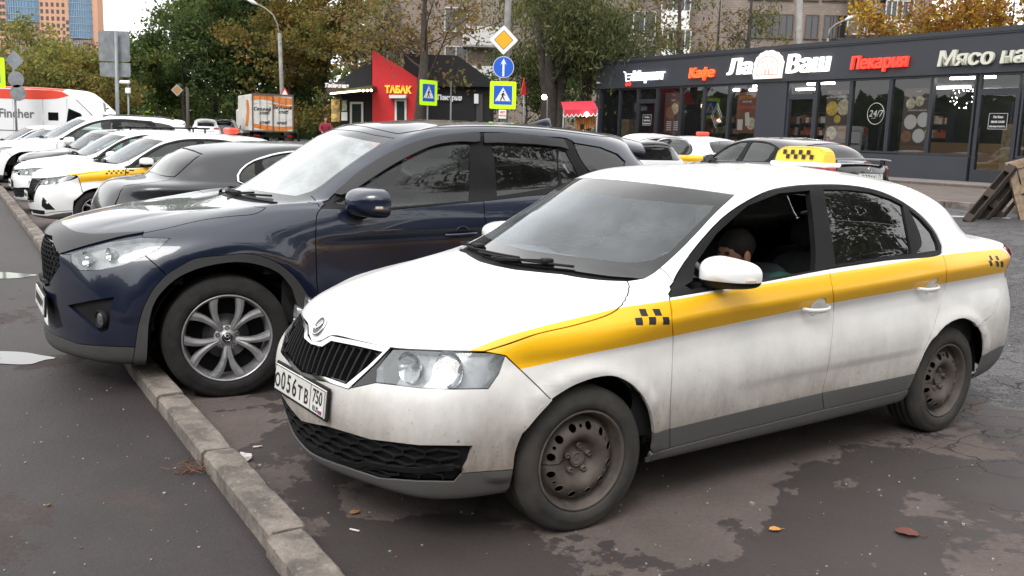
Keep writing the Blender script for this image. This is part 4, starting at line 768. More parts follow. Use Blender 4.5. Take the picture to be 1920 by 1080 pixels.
def balcony(px, py, w, h, glazed, y=FY, label=None):
    c = at(px, py, y)-fb; mb = MB(); mb.box((c.x, c.y-.55, c.z-h*.5+.05), (w, 1.1, .14)); g = mb.build('balcony', M_POLE, flats); mb = MB(); mb.box((c.x, c.y-1.06, c.z-h*.22), (w, .06, h*.5)); mb.build('parapet', M_SW if glazed else M_WFR, g)
    if glazed:
        mb = MB(); n = 5
        for i in range(n+1): mb.box((c.x-w/2+w*i/n, c.y-1.07, c.z+h*.28), (.08, .08, h*.5))
        mb.box((c.x, c.y-1.07, c.z+h*.54), (w, .1, .08)); mb.build('balcony_frame', M_WFR, g); MB().box((c.x, c.y-1.0, c.z+h*.28), (w-.1, .02, h*.48)).build('pane', M_WGL, g)
for px, py, w, gl in ((1262, 96, 1.9, 1), (1262, 25, 1.9, 1), (1262, -46, 1.9, 1), (905, 55, 2.6, 0), (905, 128, 2.6, 0)): balcony(px, py, w, 2.5, gl)
for py in (-30, 42): balcony(1673, py, 1.8, 2.3, 1, FY-1.03)
for px, py in ((1177, 72), (1218, 80), (1633, 22)):
    mb = MB(); c = at(px, py, FY)-fb; mb.box(c+Vector((0, -.3 if px < 1600 else -1.35, 0)), (.85, .35, .6), bev=.04); g = mb.build('air_conditioner', M('ac_grey', (.30,.29,.28), .5) if 'ac_grey' not in bpy.data.materials else bpy.data.materials['ac_grey'], flats)
# ---------------------------------------------------------------- far tower
TY = 430.; tb = Vector((at(90, 250, TY).x, TY, 0)); tower = empty('residential_tower', tb, 0, 'tall orange brick tower with curved blue glass bays at the top left', 'tower')
M_TB = M('tower_brick', (.52,.29,.19), .85, noise=.08, nscale=.05); M_TG = M('tower_blue_glass', (.07,.19,.31), .2, spec=.9, noise=.25, nscale=.4); M_TW = M('tower_window', (.06,.055,.06), .3)
X = lambda px: at(px, 100, TY).x-tb.x; Z = lambda py: at(90, py, TY).z
mb = MB(); mb.box(((X(-60)+X(184))/2, 4, 25), (X(184)-X(-60), 6, 74)); mb.build('wall', M_TB, tower)
def bay(p0, p1, z0, z1, mat, nm, bulge=3.):
    mb = MB(); n = 12; a, b = X(p0), X(p1); R_w = [[(a+(b-a)*i/n, .9-bulge*math.sin(PI*i/n)**.7, z) for i in range(n+1)] for z in (z0, z1)]; mb.grid(R_w, smooth=False); mb.add([(p[0], p[1], z1) for p in R_w[1]], [tuple(range(n+1))]); mb.add([(p[0], p[1], z0) for p in R_w[0]], [tuple(range(n+1))]); o = mb.build(nm, mat, tower)
    mb = MB(); z = z0
    while z < z1: 
        for i in range(n): mb.bar((a+(b-a)*i/n, .85-bulge*math.sin(PI*i/n)**.7, z), (a+(b-a)*(i+1)/n, .85-bulge*math.sin(PI*(i+1)/n)**.7, z), .35, .35)
        z += 3.
    for i in range(1, n, 1): mb.box((a+(b-a)*i/n, .75-bulge*math.sin(PI*i/n)**.7, (z0+z1)/2), (.22, .22, z1-z0))
    mb.build('bay_frames', M('tower_frame', (.20,.25,.30), .5) if 'tower_frame' not in bpy.data.materials else bpy.data.materials['tower_frame'], o); return o
bay(13, 75, Z(42), 61.5, M_TG, 'glass_bay'); bay(130, 174, Z(70), 61.5, M_TG, 'glass_bay'); bay(16, 74, 0, Z(45), M('bay_brick', (.36,.22,.17), .85, noise=.3, nscale=.3), 'brick_bay', 2.6); bay(135, 176, 0, Z(73), bpy.data.materials['bay_brick'], 'brick_bay', 2.4)
wd = None; cnt = 0
for px in (3, 9, 80, 90, 100, 110, 120, 127, 179):
    for r in range(13):
        z = Z(150)+3.0*r*1.0; 
        if wd is None: wd = MB().box((0, 0, 0), (1.15, .12, 1.7)).build('window', M_TW, tower); o = wd
        else: o = wd.copy(); COL.objects.link(o); o.parent = tower
        o.location = (X(px), .93, z+(1.5 if px % 2 else 0)); cnt += 1
        if cnt >= 100: break
    if cnt >= 100: break
# ---------------------------------------------------------------- trees
def leafmat(name, cols, trans=.38):
    cols = [tuple(c*1.65 for c in q) for q in cols]
    """leaf colour varies leaf by leaf and clump by clump between the given colours"""
    x = NM(name); a = x.n('Attribute', attribute_name='hue').outputs['Fac']; n = x.noise(x.coord(), .35, 3); f = x.math('ADD', x.math('MULTIPLY', a, .62), x.math('MULTIPLY', x.rng(n, .3, .7), .38))
    r = x.n('ValToRGB', {0: f}); e = r.color_ramp.elements; e[0].position = 0; e[0].color = (*cols[0], 1); e[1].position = 1; e[1].color = (*cols[-1], 1)
    for k in range(1, len(cols)-1): q = e.new(k/(len(cols)-1)); q.color = (*cols[k], 1)
    x.set(Base_Color=r.outputs[0], Roughness=.75); x.b.inputs['Specular IOR Level'].default_value = .25
    t = x.n('BsdfTranslucent'); x.t.links.new(r.outputs[0], t.inputs[0]); m = x.n('MixShader', {0: trans}); x.t.links.new(x.b.outputs[0], m.inputs[1]); x.t.links.new(t.outputs[0], m.inputs[2]); x.t.links.new(m.outputs[0], x.out.inputs[0]); return x.m
L_DARK = leafmat('dark_green_leaves', [(.020,.034,.014), (.034,.058,.020), (.052,.080,.024), (.085,.10,.026), (.15,.12,.03)])
L_MID = leafmat('mid_green_leaves', [(.03,.05,.014), (.05,.085,.02), (.085,.11,.025), (.17,.13,.03)])
L_AUT = leafmat('autumn_leaves', [(.045,.06,.018), (.08,.085,.022), (.12,.095,.024), (.15,.085,.022), (.16,.12,.03)])
L_YEL = leafmat('yellow_green_leaves', [(.05,.065,.02), (.09,.10,.028), (.14,.135,.035), (.21,.165,.04), (.13,.095,.03)])
L_RUST = leafmat('rust_leaves', [(.05,.05,.012), (.13,.085,.012), (.16,.055,.018), (.30,.20,.02), (.10,.035,.02), (.45,.33,.02)])
L_OLV = leafmat('olive_willow_leaves', [(.028,.034,.014), (.05,.06,.022), (.085,.09,.03), (.14,.12,.045)])
L_BRN = leafmat('sparse_brown_leaves', [(.06,.05,.02), (.13,.075,.03), (.10,.11,.03), (.16,.08,.035)])
M_BARK = M('bark', (.055,.045,.038), .95, noise=.35, nscale=5, bump=.8, bscale=25, bdist=.03); M_BARKL = M('pale_bark', (.16,.145,.125), .95, noise=.45, nscale=4, bump=.8, bscale=20, bdist=.03); M_TWIG = M('dark_twigs', (.035,.028,.023), .95)
def leaves(pts, size, seed, droop=0., thinw=1.):
    """one small bent leaf clump (two triangles) per point"""
    rs = np.random.RandomState(seed); n = len(pts); P = np.asarray(pts); a = rs.normal(size=(n, 3)); a[:, 2] -= droop*1.5; a /= np.linalg.norm(a, axis=1)[:, None]; b = rs.normal(size=(n, 3)); b -= a*(a*b).sum(1)[:, None]; b /= np.linalg.norm(b, axis=1)[:, None]; c = np.cross(a, b)
    s_ = (size*rs.uniform(.55, 1.35, n))[:, None]; V = np.stack([P-a*s_*.6, P+b*s_*.34*thinw+c*s_*.08, P+a*s_*.6, P-b*s_*.34*thinw+c*s_*.08], 1).reshape(-1, 3); F = np.arange(n*4).reshape(-1, 4); return V, F
def tree(name, base, H, R, n, size, lm, seed, label, trunk_h=None, r0=None, group='trees across the street', crown0=.25, clumps=26, shape='round', density=1., bark=None, trunks=1, droop=0., lean=(0, 0), twigs=True, thinw=1., spread=.22):
    rnd = random.Random(seed); rs = np.random.RandomState(seed); base = Vector(base); root = empty(name, base, 0, label, 'tree', group); bark = bark or M_BARK; r0 = r0 or H*.018
    mb = MB(); ends = []; top = Vector((lean[0]*H, lean[1]*H, H*.86))
    def limb(p, d, L, r, lev, bend=.25):
        pts = [p]; k = 5; q = p.copy(); dd = d.normalized()
        for i in range(k): dd = (dd+Vector((rnd.gauss(0, bend), rnd.gauss(0, bend), rnd.gauss(0, bend*.5)+(.06 if droop == 0 else -.05*lev)))*.5).normalized(); q = q+dd*L/k; pts.append(q.copy())
        mb.tube(pts, [r*(1-.75*i/k) for i in range(k+1)], 7 if lev == 0 else (5 if lev < 2 else 3), cap=False)
        if lev < 2: 
            for j in range(3 if lev else 4): t = rnd.uniform(.35, .95); i = min(int(t*k), k-1); b_ = pts[i].lerp(pts[i+1], t*k-i); limb(b_, (dd+Vector((rnd.gauss(0, .8), rnd.gauss(0, .8), rnd.gauss(.15, .4)))), L*rnd.uniform(.4, .65), r*.42, lev+1)
        ends.append(pts[-1]); ends.append(pts[3])
    for tk in range(trunks):
        a = tk*2.4+seed; off = Vector((math.cos(a), math.sin(a)*.6, 0))*(0 if trunks == 1 else 1); T = [Vector((0, 0, -.1))+off*r0*.6, Vector((lean[0]*H*.3, lean[1]*H*.3, H*.3))+off*H*.03, Vector((lean[0]*H*.6, lean[1]*H*.6, H*.58))+off*H*.08, top+off*H*.14]
        T = [T[0]]+[T[0].lerp(T[1], .5)+Vector((rnd.gauss(0, .04), rnd.gauss(0, .04), 0))*H*.1]+[T[1], T[1].lerp(T[2], .5)+Vector((rnd.gauss(0, .1), rnd.gauss(0, .1), 0))*H*.08, T[2], T[3]]
        mb.tube(T, [r0*1.25, r0, r0*.85, r0*.65, r0*.45, r0*.10], 10, cap=False)
        for j in range(int(9*(1 if trunks == 1 else .6))): t = rnd.uniform(.36, .95); i = min(int(t*5), 4); p = T[i].lerp(T[i+1], t*5-i); a2 = rnd.uniform(0, 2*PI); limb(p, Vector((math.cos(a2), math.sin(a2), rnd.uniform(.3, 1.0))), R*rnd.uniform(.55, .95), r0*.36*(1.1-t), 0)
    # crown: clumps of leaves in an uneven shell, plus sprays round the branch ends
    C = []; c0 = H*crown0; hc = H-c0
    for k in range(clumps):
        t = rnd.uniform(0, 1); a = rnd.uniform(0, 2*PI)
        prof = {'round': math.sin(PI*min(1, .12+t*.88))**.55, 'tall': (1-t**2.2)**.5*.9+.1, 'wide': math.sin(PI*min(1, .2+t*.8))**.4, 'weep': (1-t**3)**.5}[shape]
        rr = R*prof*math.sqrt(rnd.uniform(.15, 1)); C.append((Vector((rr*math.cos(a)+lean[0]*(c0+t*hc), rr*math.sin(a)+lean[1]*(c0+t*hc), c0+t*hc)), R*rnd.uniform(.6, 1.3)*spread*(1.25-.5*t)))
    for e_ in ends: C.append((e_, R*spread*.8))
    w = np.array([c[1]**2 for c in C]); w /= w.sum(); idx = rs.choice(len(C), int(n*density), p=w); ctr = np.array([tuple(c[0]) for c in C])[idx]; rad = np.array([c[1] for c in C])[idx][:, None]
    d = rs.normal(size=(len(idx), 3)); d /= np.linalg.norm(d, axis=1)[:, None]; rr = rs.uniform(0, 1, (len(idx), 1))**.45; P = ctr+d*rad*rr*[1, 1, .75]
    if droop: P[:, 2] -= rs.uniform(0, 1, len(P))**1.5*rad[:, 0]*droop*2.2
    P = P[P[:, 2] > c0*.4]; V, F = leaves(P, size, seed+1, droop, thinw)
    me = bpy.data.meshes.new('crown'); me.from_pydata(V.tolist(), [], F.tolist()); me.materials.append(lm); hue = np.repeat(np.clip(rs.normal(.42, .24, len(P))+(rs.uniform(size=len(C))[idx[:len(P)]]-.5)*.5, 0, 1), 1)
    at_ = me.attributes.new('hue', 'FLOAT', 'FACE'); at_.data.foreach_set('value', hue[:len(F)].astype(np.float32)); me.update(); o = bpy.data.objects.new('crown', me); COL.objects.link(o); o.parent = root
    if twigs:
        for _ in range(int(60*(1 if n > 3000 else 1.5))):
            e_ = rnd.choice(ends); q = e_+Vector((rnd.gauss(0, 1), rnd.gauss(0, 1), rnd.gauss(0, .8)-droop))*R*.16; mb.tube([e_, e_.lerp(q, .5)+Vector((rnd.gauss(0, .1),)*3), q], [.022, .015, .006], 3, cap=False)
    mb.build('trunk', bark, root)
    return root
def T_(px, y, top_py, R, n, size, lm, seed, label, **k):
    b = base_at(px, y); H = at(px, top_py, y).z-b.z; return tree(k.pop('name', 'tree'), b, H, R, n, size, lm, seed, label, **k)
G1 = 'trees of the dark belt beyond the white cars'
T_(285, 84, 92, 4.6, 9000, .26, L_MID, 1, 'light green tree at the left end of the dark tree belt, next to the sky', group=G1, crown0=.12)
T_(345, 72, 20, 5.0, 13000, .26, L_DARK, 2, 'dark green tree with a greener top right of the two grey boards', group=G1, crown0=.10)
T_(405, 78, -25, 5.6, 14000, .27, L_DARK, 3, 'tall dark tree with orange touches over the small worn priority sign', group=G1, crown0=.12)
T_(470, 74, -60, 5.4, 15000, .27, L_DARK, 4, 'tallest dark green tree behind the orange and white truck', group=G1, crown0=.10)
T_(545, 70, -50, 4.8, 13000, .25, L_AUT, 5, 'autumn brown tree behind the concrete street lamp', group=G1, crown0=.10)
T_(610, 69, -70, 5.0, 15000, .24, L_AUT, 6, 'autumn tree with brown orange foliage left of the kiosk roof', group=G1, crown0=.10)
T_(668, 60, -60, 3.0, 9000, .22, L_AUT, 7, 'narrow rust brown tree at the left edge of the flats', group=G1, crown0=.12, shape='tall')
T_(440, 74, 120, 4.4, 9000, .22, L_DARK, 8, 'low dark tree just left of the truck', group=G1, crown0=.04, shape='wide')
T_(560, 72, 125, 3.8, 7000, .22, L_DARK, 9, 'low dark bushy tree right of the truck', group=G1, crown0=.04, shape='wide')
T_(310, 76, 150, 4.2, 8000, .22, L_MID, 10, 'low green tree above the roof of the white crossover', group=G1, crown0=.04, shape='wide')
T_(330, 88, -10, 4.0, 2200, .22, L_BRN, 18, 'tall thin half bare tree rising over the left end of the belt', group=G1, crown0=.4, shape='tall', twigs=True)
G2 = 'yellowing trees at the far left'
for k, (px, y, tp, R, lm, lab) in enumerate(((-20, 70, 50, 4.5, L_YEL, 'yellowing tree at the very left behind the grey signs'), (45, 78, 70, 4.5, L_YEL, 'olive tree between the diamond sign back and the tower'), (100, 74, 95, 4.4, L_YEL, 'yellow green tree under the curved glass bay of the tower'), (150, 80, 105, 4.6, L_AUT, 'orange tinged tree in front of the tower foot'), (205, 76, 120, 4.4, L_YEL, 'yellow tree behind the post with two grey boards'), (250, 84, 150, 4.0, L_YEL, 'small olive tree near the far crossing sign'), (75, 62, 150, 3.6, L_YEL, 'low olive tree over the red stripe of the van'), (175, 64, 160, 3.6, L_AUT, 'low brownish tree above the nose of the van'))):
    T_(px, y, tp, R, 5200, .24, lm, 20+k, lab, group=G2, crown0=.12, clumps=30)
G3 = 'trees before the flats'
T_(788, 36.8, -150, 3.8, 2600, .16, L_BRN, 40, 'thin tree with a black lower trunk and sparse brown leaves over the bakery roof', group=G3, crown0=.35, r0=.24, bark=M_BARK, lean=(.015, 0))
T_(720, 50, -60, 3.2, 2000, .15, L_BRN, 41, 'half bare tree whose twigs cross the wall above the red kiosk', group=G3, crown0=.3, r0=.12)
T_(1035, 40, -150, 4.2, 9500, .20, L_OLV, 42, 'big forked tree with drooping olive foliage behind the street post', group=G3, crown0=.30, r0=.30, trunks=3, shape='weep', droop=.9, thinw=.55)
T_(1092, 41, -120, 3.2, 6000, .19, L_OLV, 43, 'drooping olive tree next to the left corner of the shop', group=G3, crown0=.22, r0=.2, trunks=2, shape='weep', droop=.9, thinw=.55)
T_(940, 46, -60, 3.0, 4200, .18, L_OLV, 44, 'drooping tree left of the street post with the diamond', group=G3, crown0=.30, r0=.14, shape='weep', droop=.8, thinw=.55)
T_(1270, 52, -110, 3.4, 1500, .18, L_BRN, 45, 'almost bare tree with a dark bent trunk over the left part of the shop', group=G3, crown0=.4, r0=.28, lean=(-.03, 0))
T_(1335, 54, -60, 2.8, 4800, .20, L_OLV, 46, 'olive brown tree above the oven emblem of the shop', group=G3, crown0=.25, r0=.2, shape='weep', droop=.7, thinw=.6)
T_(1392, 53, -110, 2.2, 500, .16, L_BRN, 47, 'straight dark trunk between two windows of the flats', group=G3, crown0=.5, r0=.26, shape='tall')
T_(1085, 52, 60, 3.4, 4500, .20, L_DARK, 48, 'dark bushy tree filling the gap between the big tree and the shop', group=G3, crown0=.05, shape='wide')
T_(985, 50, 120, 3.0, 4000, .18, L_DARK, 49, 'low dark tree behind the crossing sign on the street post', group=G3, crown0=.05, shape='wide')
T_(1760, 46, -70, 4.6, 9500, .19, L_RUST, 50, 'rust and yellow autumn tree above the right end of the shop', group=G3, crown0=.15, lean=(.0, 0))
T_(1875, 44, -60, 4.2, 8500, .19, L_RUST, 51, 'red and yellow autumn tree at the top right corner', group=G3, crown0=.15)
T_(1690, 50, 40, 2.2, 2600, .17, L_YEL, 52, 'small yellow green tree by the white balconies', group=G3, crown0=.2)
for k_, (x_, y_, h_) in enumerate(((13.5, 1.2, 13), (17.5, 6.8, 12), (20, -3.5, 14), (27, 3, 16), (10.5, -7, 13))):  # unseen trees added only for the near cars' glass to mirror
    tree('tree', (x_, y_, .05), h_, 4.6, 5200, .26, L_OLV, 70+k_, 'tree outside the picture at the right, mirrored in the side windows of the near cars', group='trees outside the picture at the right', crown0=.28)
# unseen foliage added on our side to darken what glass and paint mirror
rs = np.random.RandomState(8); P = np.concatenate([np.stack([rs.uniform(-60, 60, 12000), rs.uniform(-34, -20, 12000), rs.uniform(0, 1, 12000)**1.2*15], 1), np.stack([rs.uniform(-75, -48, 7000), rs.uniform(-30, 70, 7000), rs.uniform(0, 1, 7000)*7], 1)]); P[:, 2] *= .75+.25*np.sin(P[:, 0]*.25)*np.cos(P[:, 0]*.11+1); V, F = leaves(P, 2.1, 6)
me = bpy.data.meshes.new('added_mirror_foliage'); me.from_pydata(V.tolist(), [], F.tolist()); me.materials.append(L_DARK); a_ = me.attributes.new('hue', 'FLOAT', 'FACE'); a_.data.foreach_set('value', rs.uniform(0, .8, len(F)).astype(np.float32)); o = bpy.data.objects.new('added_mirror_foliage', me); COL.objects.link(o); tag(o, kind='stuff')
rs = np.random.RandomState(18); P = np.stack([rs.uniform(-75, 5, 9000), rs.uniform(89, 97, 9000), .6+rs.uniform(0, 1, 9000)**1.2*7], 1); P[:, 2] *= .8+.2*np.sin(P[:, 0]*.3); V, F = leaves(P, .9, 7)
me = bpy.data.meshes.new('undergrowth'); me.from_pydata(V.tolist(), [], F.tolist()); me.materials.append(L_DARK); a_ = me.attributes.new('hue', 'FLOAT', 'FACE'); a_.data.foreach_set('value', rs.uniform(0, .7, len(F)).astype(np.float32)); o = bpy.data.objects.new('undergrowth', me); COL.objects.link(o); tag(o, kind='stuff')
mb = MB(); rs = np.random.RandomState(9); P = np.stack([rs.uniform(-190, 170, 16000), rs.uniform(150, 260, 16000), rs.uniform(0, 1, 16000)**1.3*13], 1); P[:, 2] *= .6+.4*np.sin(P[:, 0]*.11)*np.cos(P[:, 0]*.043+1); V, F = leaves(P, 1.5, 5)
me = bpy.data.meshes.new('far_woodland'); me.from_pydata(V.tolist(), [], F.tolist()); me.materials.append(L_YEL); a_ = me.attributes.new('hue', 'FLOAT', 'FACE'); a_.data.foreach_set('value', rs.uniform(0, .8, len(F)).astype(np.float32)); o = bpy.data.objects.new('far_woodland', me); COL.objects.link(o); tag(o, kind='stuff')
# ---------------------------------------------------------------- car body surfaces
# A body is a net of rings (low to high) of half outlines (nose centre -> tail centre), splined both ways.
RAPID = [
 [(.70,0,.20),(.68,.28,.20),(.60,.50,.20),(.44,.66,.20),(0,.70,.22),(-.42,.74,.22),(-1.5,.74,.22),(-2.3,.74,.23),(-2.7,.72,.24),(-3.3,.64,.26),(-3.43,.45,.26),(-3.46,0,.26)],
 [(.80,0,.19),(.765,.27,.20),(.67,.54,.20),(.53,.675,.20),(0,.79,.22),(-.42,.80,.23),(-1.5,.80,.23),(-2.3,.80,.24),(-2.75,.79,.25),(-3.36,.69,.26),(-3.50,.45,.26),(-3.53,0,.26)],
 [(.835,0,.27),(.80,.28,.275),(.705,.555,.28),(.56,.70,.28),(0,.825,.29),(-.42,.825,.30),(-1.5,.83,.30),(-2.3,.825,.30),(-2.75,.82,.31),(-3.42,.73,.33),(-3.58,.45,.33),(-3.60,0,.33)],
 [(.862,0,.43),(.838,.28,.435),(.75,.56,.44),(.60,.72,.44),(0,.845,.44),(-.42,.848,.44),(-1.5,.852,.44),(-2.3,.848,.44),(-2.75,.84,.44),(-3.42,.76,.45),(-3.62,.46,.45),(-3.64,0,.45)],
 [(.855,0,.57),(.83,.28,.575),(.74,.55,.59),(.57,.72,.60),(0,.85,.60),(-.42,.852,.60),(-1.5,.857,.60),(-2.3,.852,.60),(-2.75,.845,.60),(-3.42,.765,.60),(-3.615,.47,.60),(-3.635,0,.60)],
 [(.825,0,.67),(.785,.28,.675),(.675,.53,.69),(.50,.70,.71),(0,.843,.73),(-.42,.85,.75),(-1.5,.853,.775),(-2.3,.85,.80),(-2.75,.843,.81),(-3.40,.765,.80),(-3.60,.47,.76),(-3.62,0,.75)],
 [(.795,0,.735),(.75,.28,.735),(.625,.52,.755),(.44,.69,.785),(0,.828,.80),(-.42,.845,.845),(-1.5,.85,.88),(-2.4,.845,.935),(-2.75,.835,.94),(-3.37,.755,.94),(-3.54,.46,.92),(-3.57,0,.92)],
 [(.765,0,.785),(.72,.28,.785),(.575,.50,.805),(.36,.66,.835),(-.02,.765,.885),(-.40,.825,.915),(-1.5,.837,.955),(-2.4,.828,.995),(-2.72,.80,1.0),(-3.27,.71,1.02),(-3.44,.42,1.03),(-3.48,0,1.04)],
 [(.58,0,.875),(.53,.27,.875),(.36,.46,.89),(.08,.61,.915),(-.20,.73,.935),(-.45,.795,.955),(-1.5,.812,.998),(-2.4,.80,1.033),(-2.70,.765,1.045),(-3.10,.62,1.055),(-3.25,.38,1.065),(-3.28,0,1.07)],
 [(-.12,0,.985),(-.15,.27,.985),(-.22,.50,.985),(-.36,.665,.995),(-.50,.735,1.01),(-.72,.77,1.02),(-1.5,.79,1.05),(-2.4,.775,1.08),(-2.68,.73,1.09),(-2.98,.60,1.10),(-3.08,.38,1.10),(-3.10,0,1.11)],
 [(-.50,0,1.205),(-.53,.26,1.20),(-.62,.47,1.195),(-.715,.635,1.18),(-.87,.685,1.185),(-1.06,.70,1.20),(-1.5,.72,1.215),(-2.3,.705,1.225),(-2.60,.65,1.23),(-2.82,.55,1.25),(-2.92,.35,1.265),(-2.95,0,1.275)],
 [(-.90,0,1.405),(-.92,.26,1.40),(-.97,.45,1.375),(-1.03,.585,1.345),(-1.17,.605,1.365),(-1.34,.615,1.385),(-1.6,.62,1.397),(-2.12,.60,1.385),(-2.42,.56,1.35),(-2.62,.46,1.35),(-2.70,.30,1.365),(-2.74,0,1.385)],
 [(-1.22,0,1.445),(-1.23,.2,1.44),(-1.25,.34,1.43),(-1.32,.42,1.418),(-1.42,.44,1.42),(-1.52,.44,1.428),(-1.7,.44,1.435),(-2.0,.42,1.43),(-2.2,.36,1.42),(-2.34,.28,1.415),(-2.42,.18,1.418),(-2.46,0,1.425)],
 [(-1.45,0,1.458),(-1.46,0,1.458),(-1.49,.05,1.458),(-1.54,.06,1.458),(-1.6,.06,1.46),(-1.68,.06,1.46),(-1.8,.06,1.46),(-1.94,.06,1.458),(-2.04,.06,1.457),(-2.12,.05,1.455),(-2.17,.03,1.452),(-2.2,0,1.45)],
]
CROSS = [
 [(.74,0,.22),(.70,.30,.22),(.60,.55,.22),(.44,.72,.23),(0,.78,.25),(-.54,.80,.27),(-1.7,.80,.27),(-2.4,.80,.27),(-2.75,.78,.28),(-3.3,.70,.30),(-3.45,.45,.30),(-3.48,0,.30)],
 [(.872,0,.225),(.835,.30,.23),(.72,.58,.235),(.55,.785,.24),(0,.87,.25),(-.54,.88,.27),(-1.7,.88,.27),(-2.4,.88,.27),(-2.8,.87,.28),(-3.4,.78,.30),(-3.56,.45,.31),(-3.59,0,.31)],
 [(.885,0,.36),(.855,.3,.36),(.75,.59,.36),(.59,.80,.36),(0,.905,.37),(-.54,.905,.37),(-1.7,.905,.37),(-2.4,.905,.37),(-2.8,.895,.38),(-3.48,.82,.40),(-3.63,.48,.42),(-3.66,0,.42)],
 [(.885,0,.54),(.86,.3,.54),(.76,.585,.55),(.61,.79,.56),(0,.915,.56),(-.54,.917,.56),(-1.7,.918,.56),(-2.4,.915,.56),(-2.8,.91,.57),(-3.50,.84,.58),(-3.66,.48,.58),(-3.67,0,.58)],
 [(.888,0,.70),(.865,.28,.70),(.77,.56,.71),(.60,.77,.72),(0,.915,.72),(-.54,.92,.73),(-1.7,.922,.73),(-2.4,.92,.74),(-2.8,.91,.74),(-3.46,.84,.75),(-3.60,.48,.75),(-3.61,0,.75)],
 [(.89,0,.82),(.86,.27,.82),(.755,.53,.83),(.55,.745,.84),(0,.90,.87),(-.54,.912,.89),(-1.7,.915,.91),(-2.4,.91,.93),(-2.75,.90,.94),(-3.40,.82,.94),(-3.55,.46,.94),(-3.57,0,.94)],
 [(.855,0,.905),(.82,.27,.905),(.69,.51,.915),(.43,.71,.945),(-.02,.855,.985),(-.54,.885,1.03),(-1.7,.888,1.055),(-2.45,.88,1.09),(-2.85,.86,1.10),(-3.36,.77,1.12),(-3.50,.44,1.12),(-3.52,0,1.12)],
 [(.79,0,.955),(.75,.27,.96),(.60,.48,.97),(.32,.67,1.0),(-.08,.79,1.05),(-.56,.855,1.09),(-1.7,.865,1.125),(-2.5,.855,1.165),(-2.9,.82,1.185),(-3.35,.72,1.20),(-3.47,.42,1.20),(-3.49,0,1.20)],
 [(.48,0,1.04),(.45,.26,1.04),(.32,.45,1.05),(.02,.62,1.08),(-.27,.735,1.115),(-.64,.81,1.125),(-1.7,.84,1.16),(-2.5,.825,1.20),(-2.9,.79,1.22),(-3.34,.69,1.25),(-3.46,.40,1.26),(-3.48,0,1.26)],
 [(-.25,0,1.125),(-.28,.27,1.125),(-.36,.48,1.125),(-.49,.66,1.13),(-.64,.745,1.155),(-.84,.785,1.175),(-1.7,.81,1.21),(-2.5,.795,1.245),(-2.9,.765,1.27),(-3.28,.66,1.31),(-3.41,.38,1.33),(-3.43,0,1.33)],
 [(-.67,0,1.38),(-.70,.26,1.375),(-.78,.45,1.365),(-.86,.60,1.345),(-1.0,.685,1.365),(-1.2,.725,1.39),(-1.7,.755,1.415),(-2.4,.74,1.42),(-2.85,.70,1.42),(-3.18,.585,1.45),(-3.30,.34,1.46),(-3.33,0,1.465)],
 [(-1.06,0,1.60),(-1.08,.25,1.595),(-1.13,.42,1.575),(-1.21,.545,1.55),(-1.36,.60,1.58),(-1.56,.63,1.605),(-1.9,.645,1.618),(-2.4,.635,1.605),(-2.8,.60,1.575),(-3.12,.50,1.555),(-3.28,.30,1.57),(-3.33,0,1.585)],
 [(-1.4,0,1.648),(-1.41,.2,1.643),(-1.44,.34,1.637),(-1.5,.44,1.622),(-1.6,.48,1.63),(-1.7,.49,1.64),(-2.0,.50,1.648),(-2.35,.49,1.643),(-2.65,.45,1.63),(-2.9,.36,1.622),(-3.0,.22,1.625),(-3.05,0,1.632)],
 [(-1.65,0,1.668),(-1.66,.03,1.668),(-1.69,.05,1.668),(-1.75,.06,1.668),(-1.85,.06,1.67),(-1.95,.06,1.67),(-2.1,.06,1.67),(-2.35,.06,1.668),(-2.5,.06,1.665),(-2.6,.05,1.66),(-2.66,.03,1.658),(-2.7,0,1.655)],
]
def _perspline(t, P, T, q):
    # periodic C2 cubic spline through P (n,k) at knots t (n), period T, sampled at q
    n = len(t); h = np.diff(np.append(t, t[0]+T))
    A = np.zeros((n, n)); D = np.zeros((n, P.shape[1]))
    for i in range(n):
        a, b = h[i-1], h[i]
        A[i, i-1] += a; A[i, i] += 2*(a+b); A[i, (i+1) % n] += b
        D[i] = 6*((P[(i+1) % n]-P[i])/b-(P[i]-P[i-1])/a)
    M = np.linalg.solve(A, D)
    i = np.clip(np.searchsorted(t, q, side='right')-1, 0, n-1)
    j = (i+1) % n; hh = h[i][:, None]
    a = (t[i][:, None]+hh-q[:, None])/hh; b = 1-a
    return a*P[i]+b*P[j]+((a**3-a)*M[i]+(b**3-b)*M[j])*hh*hh/6
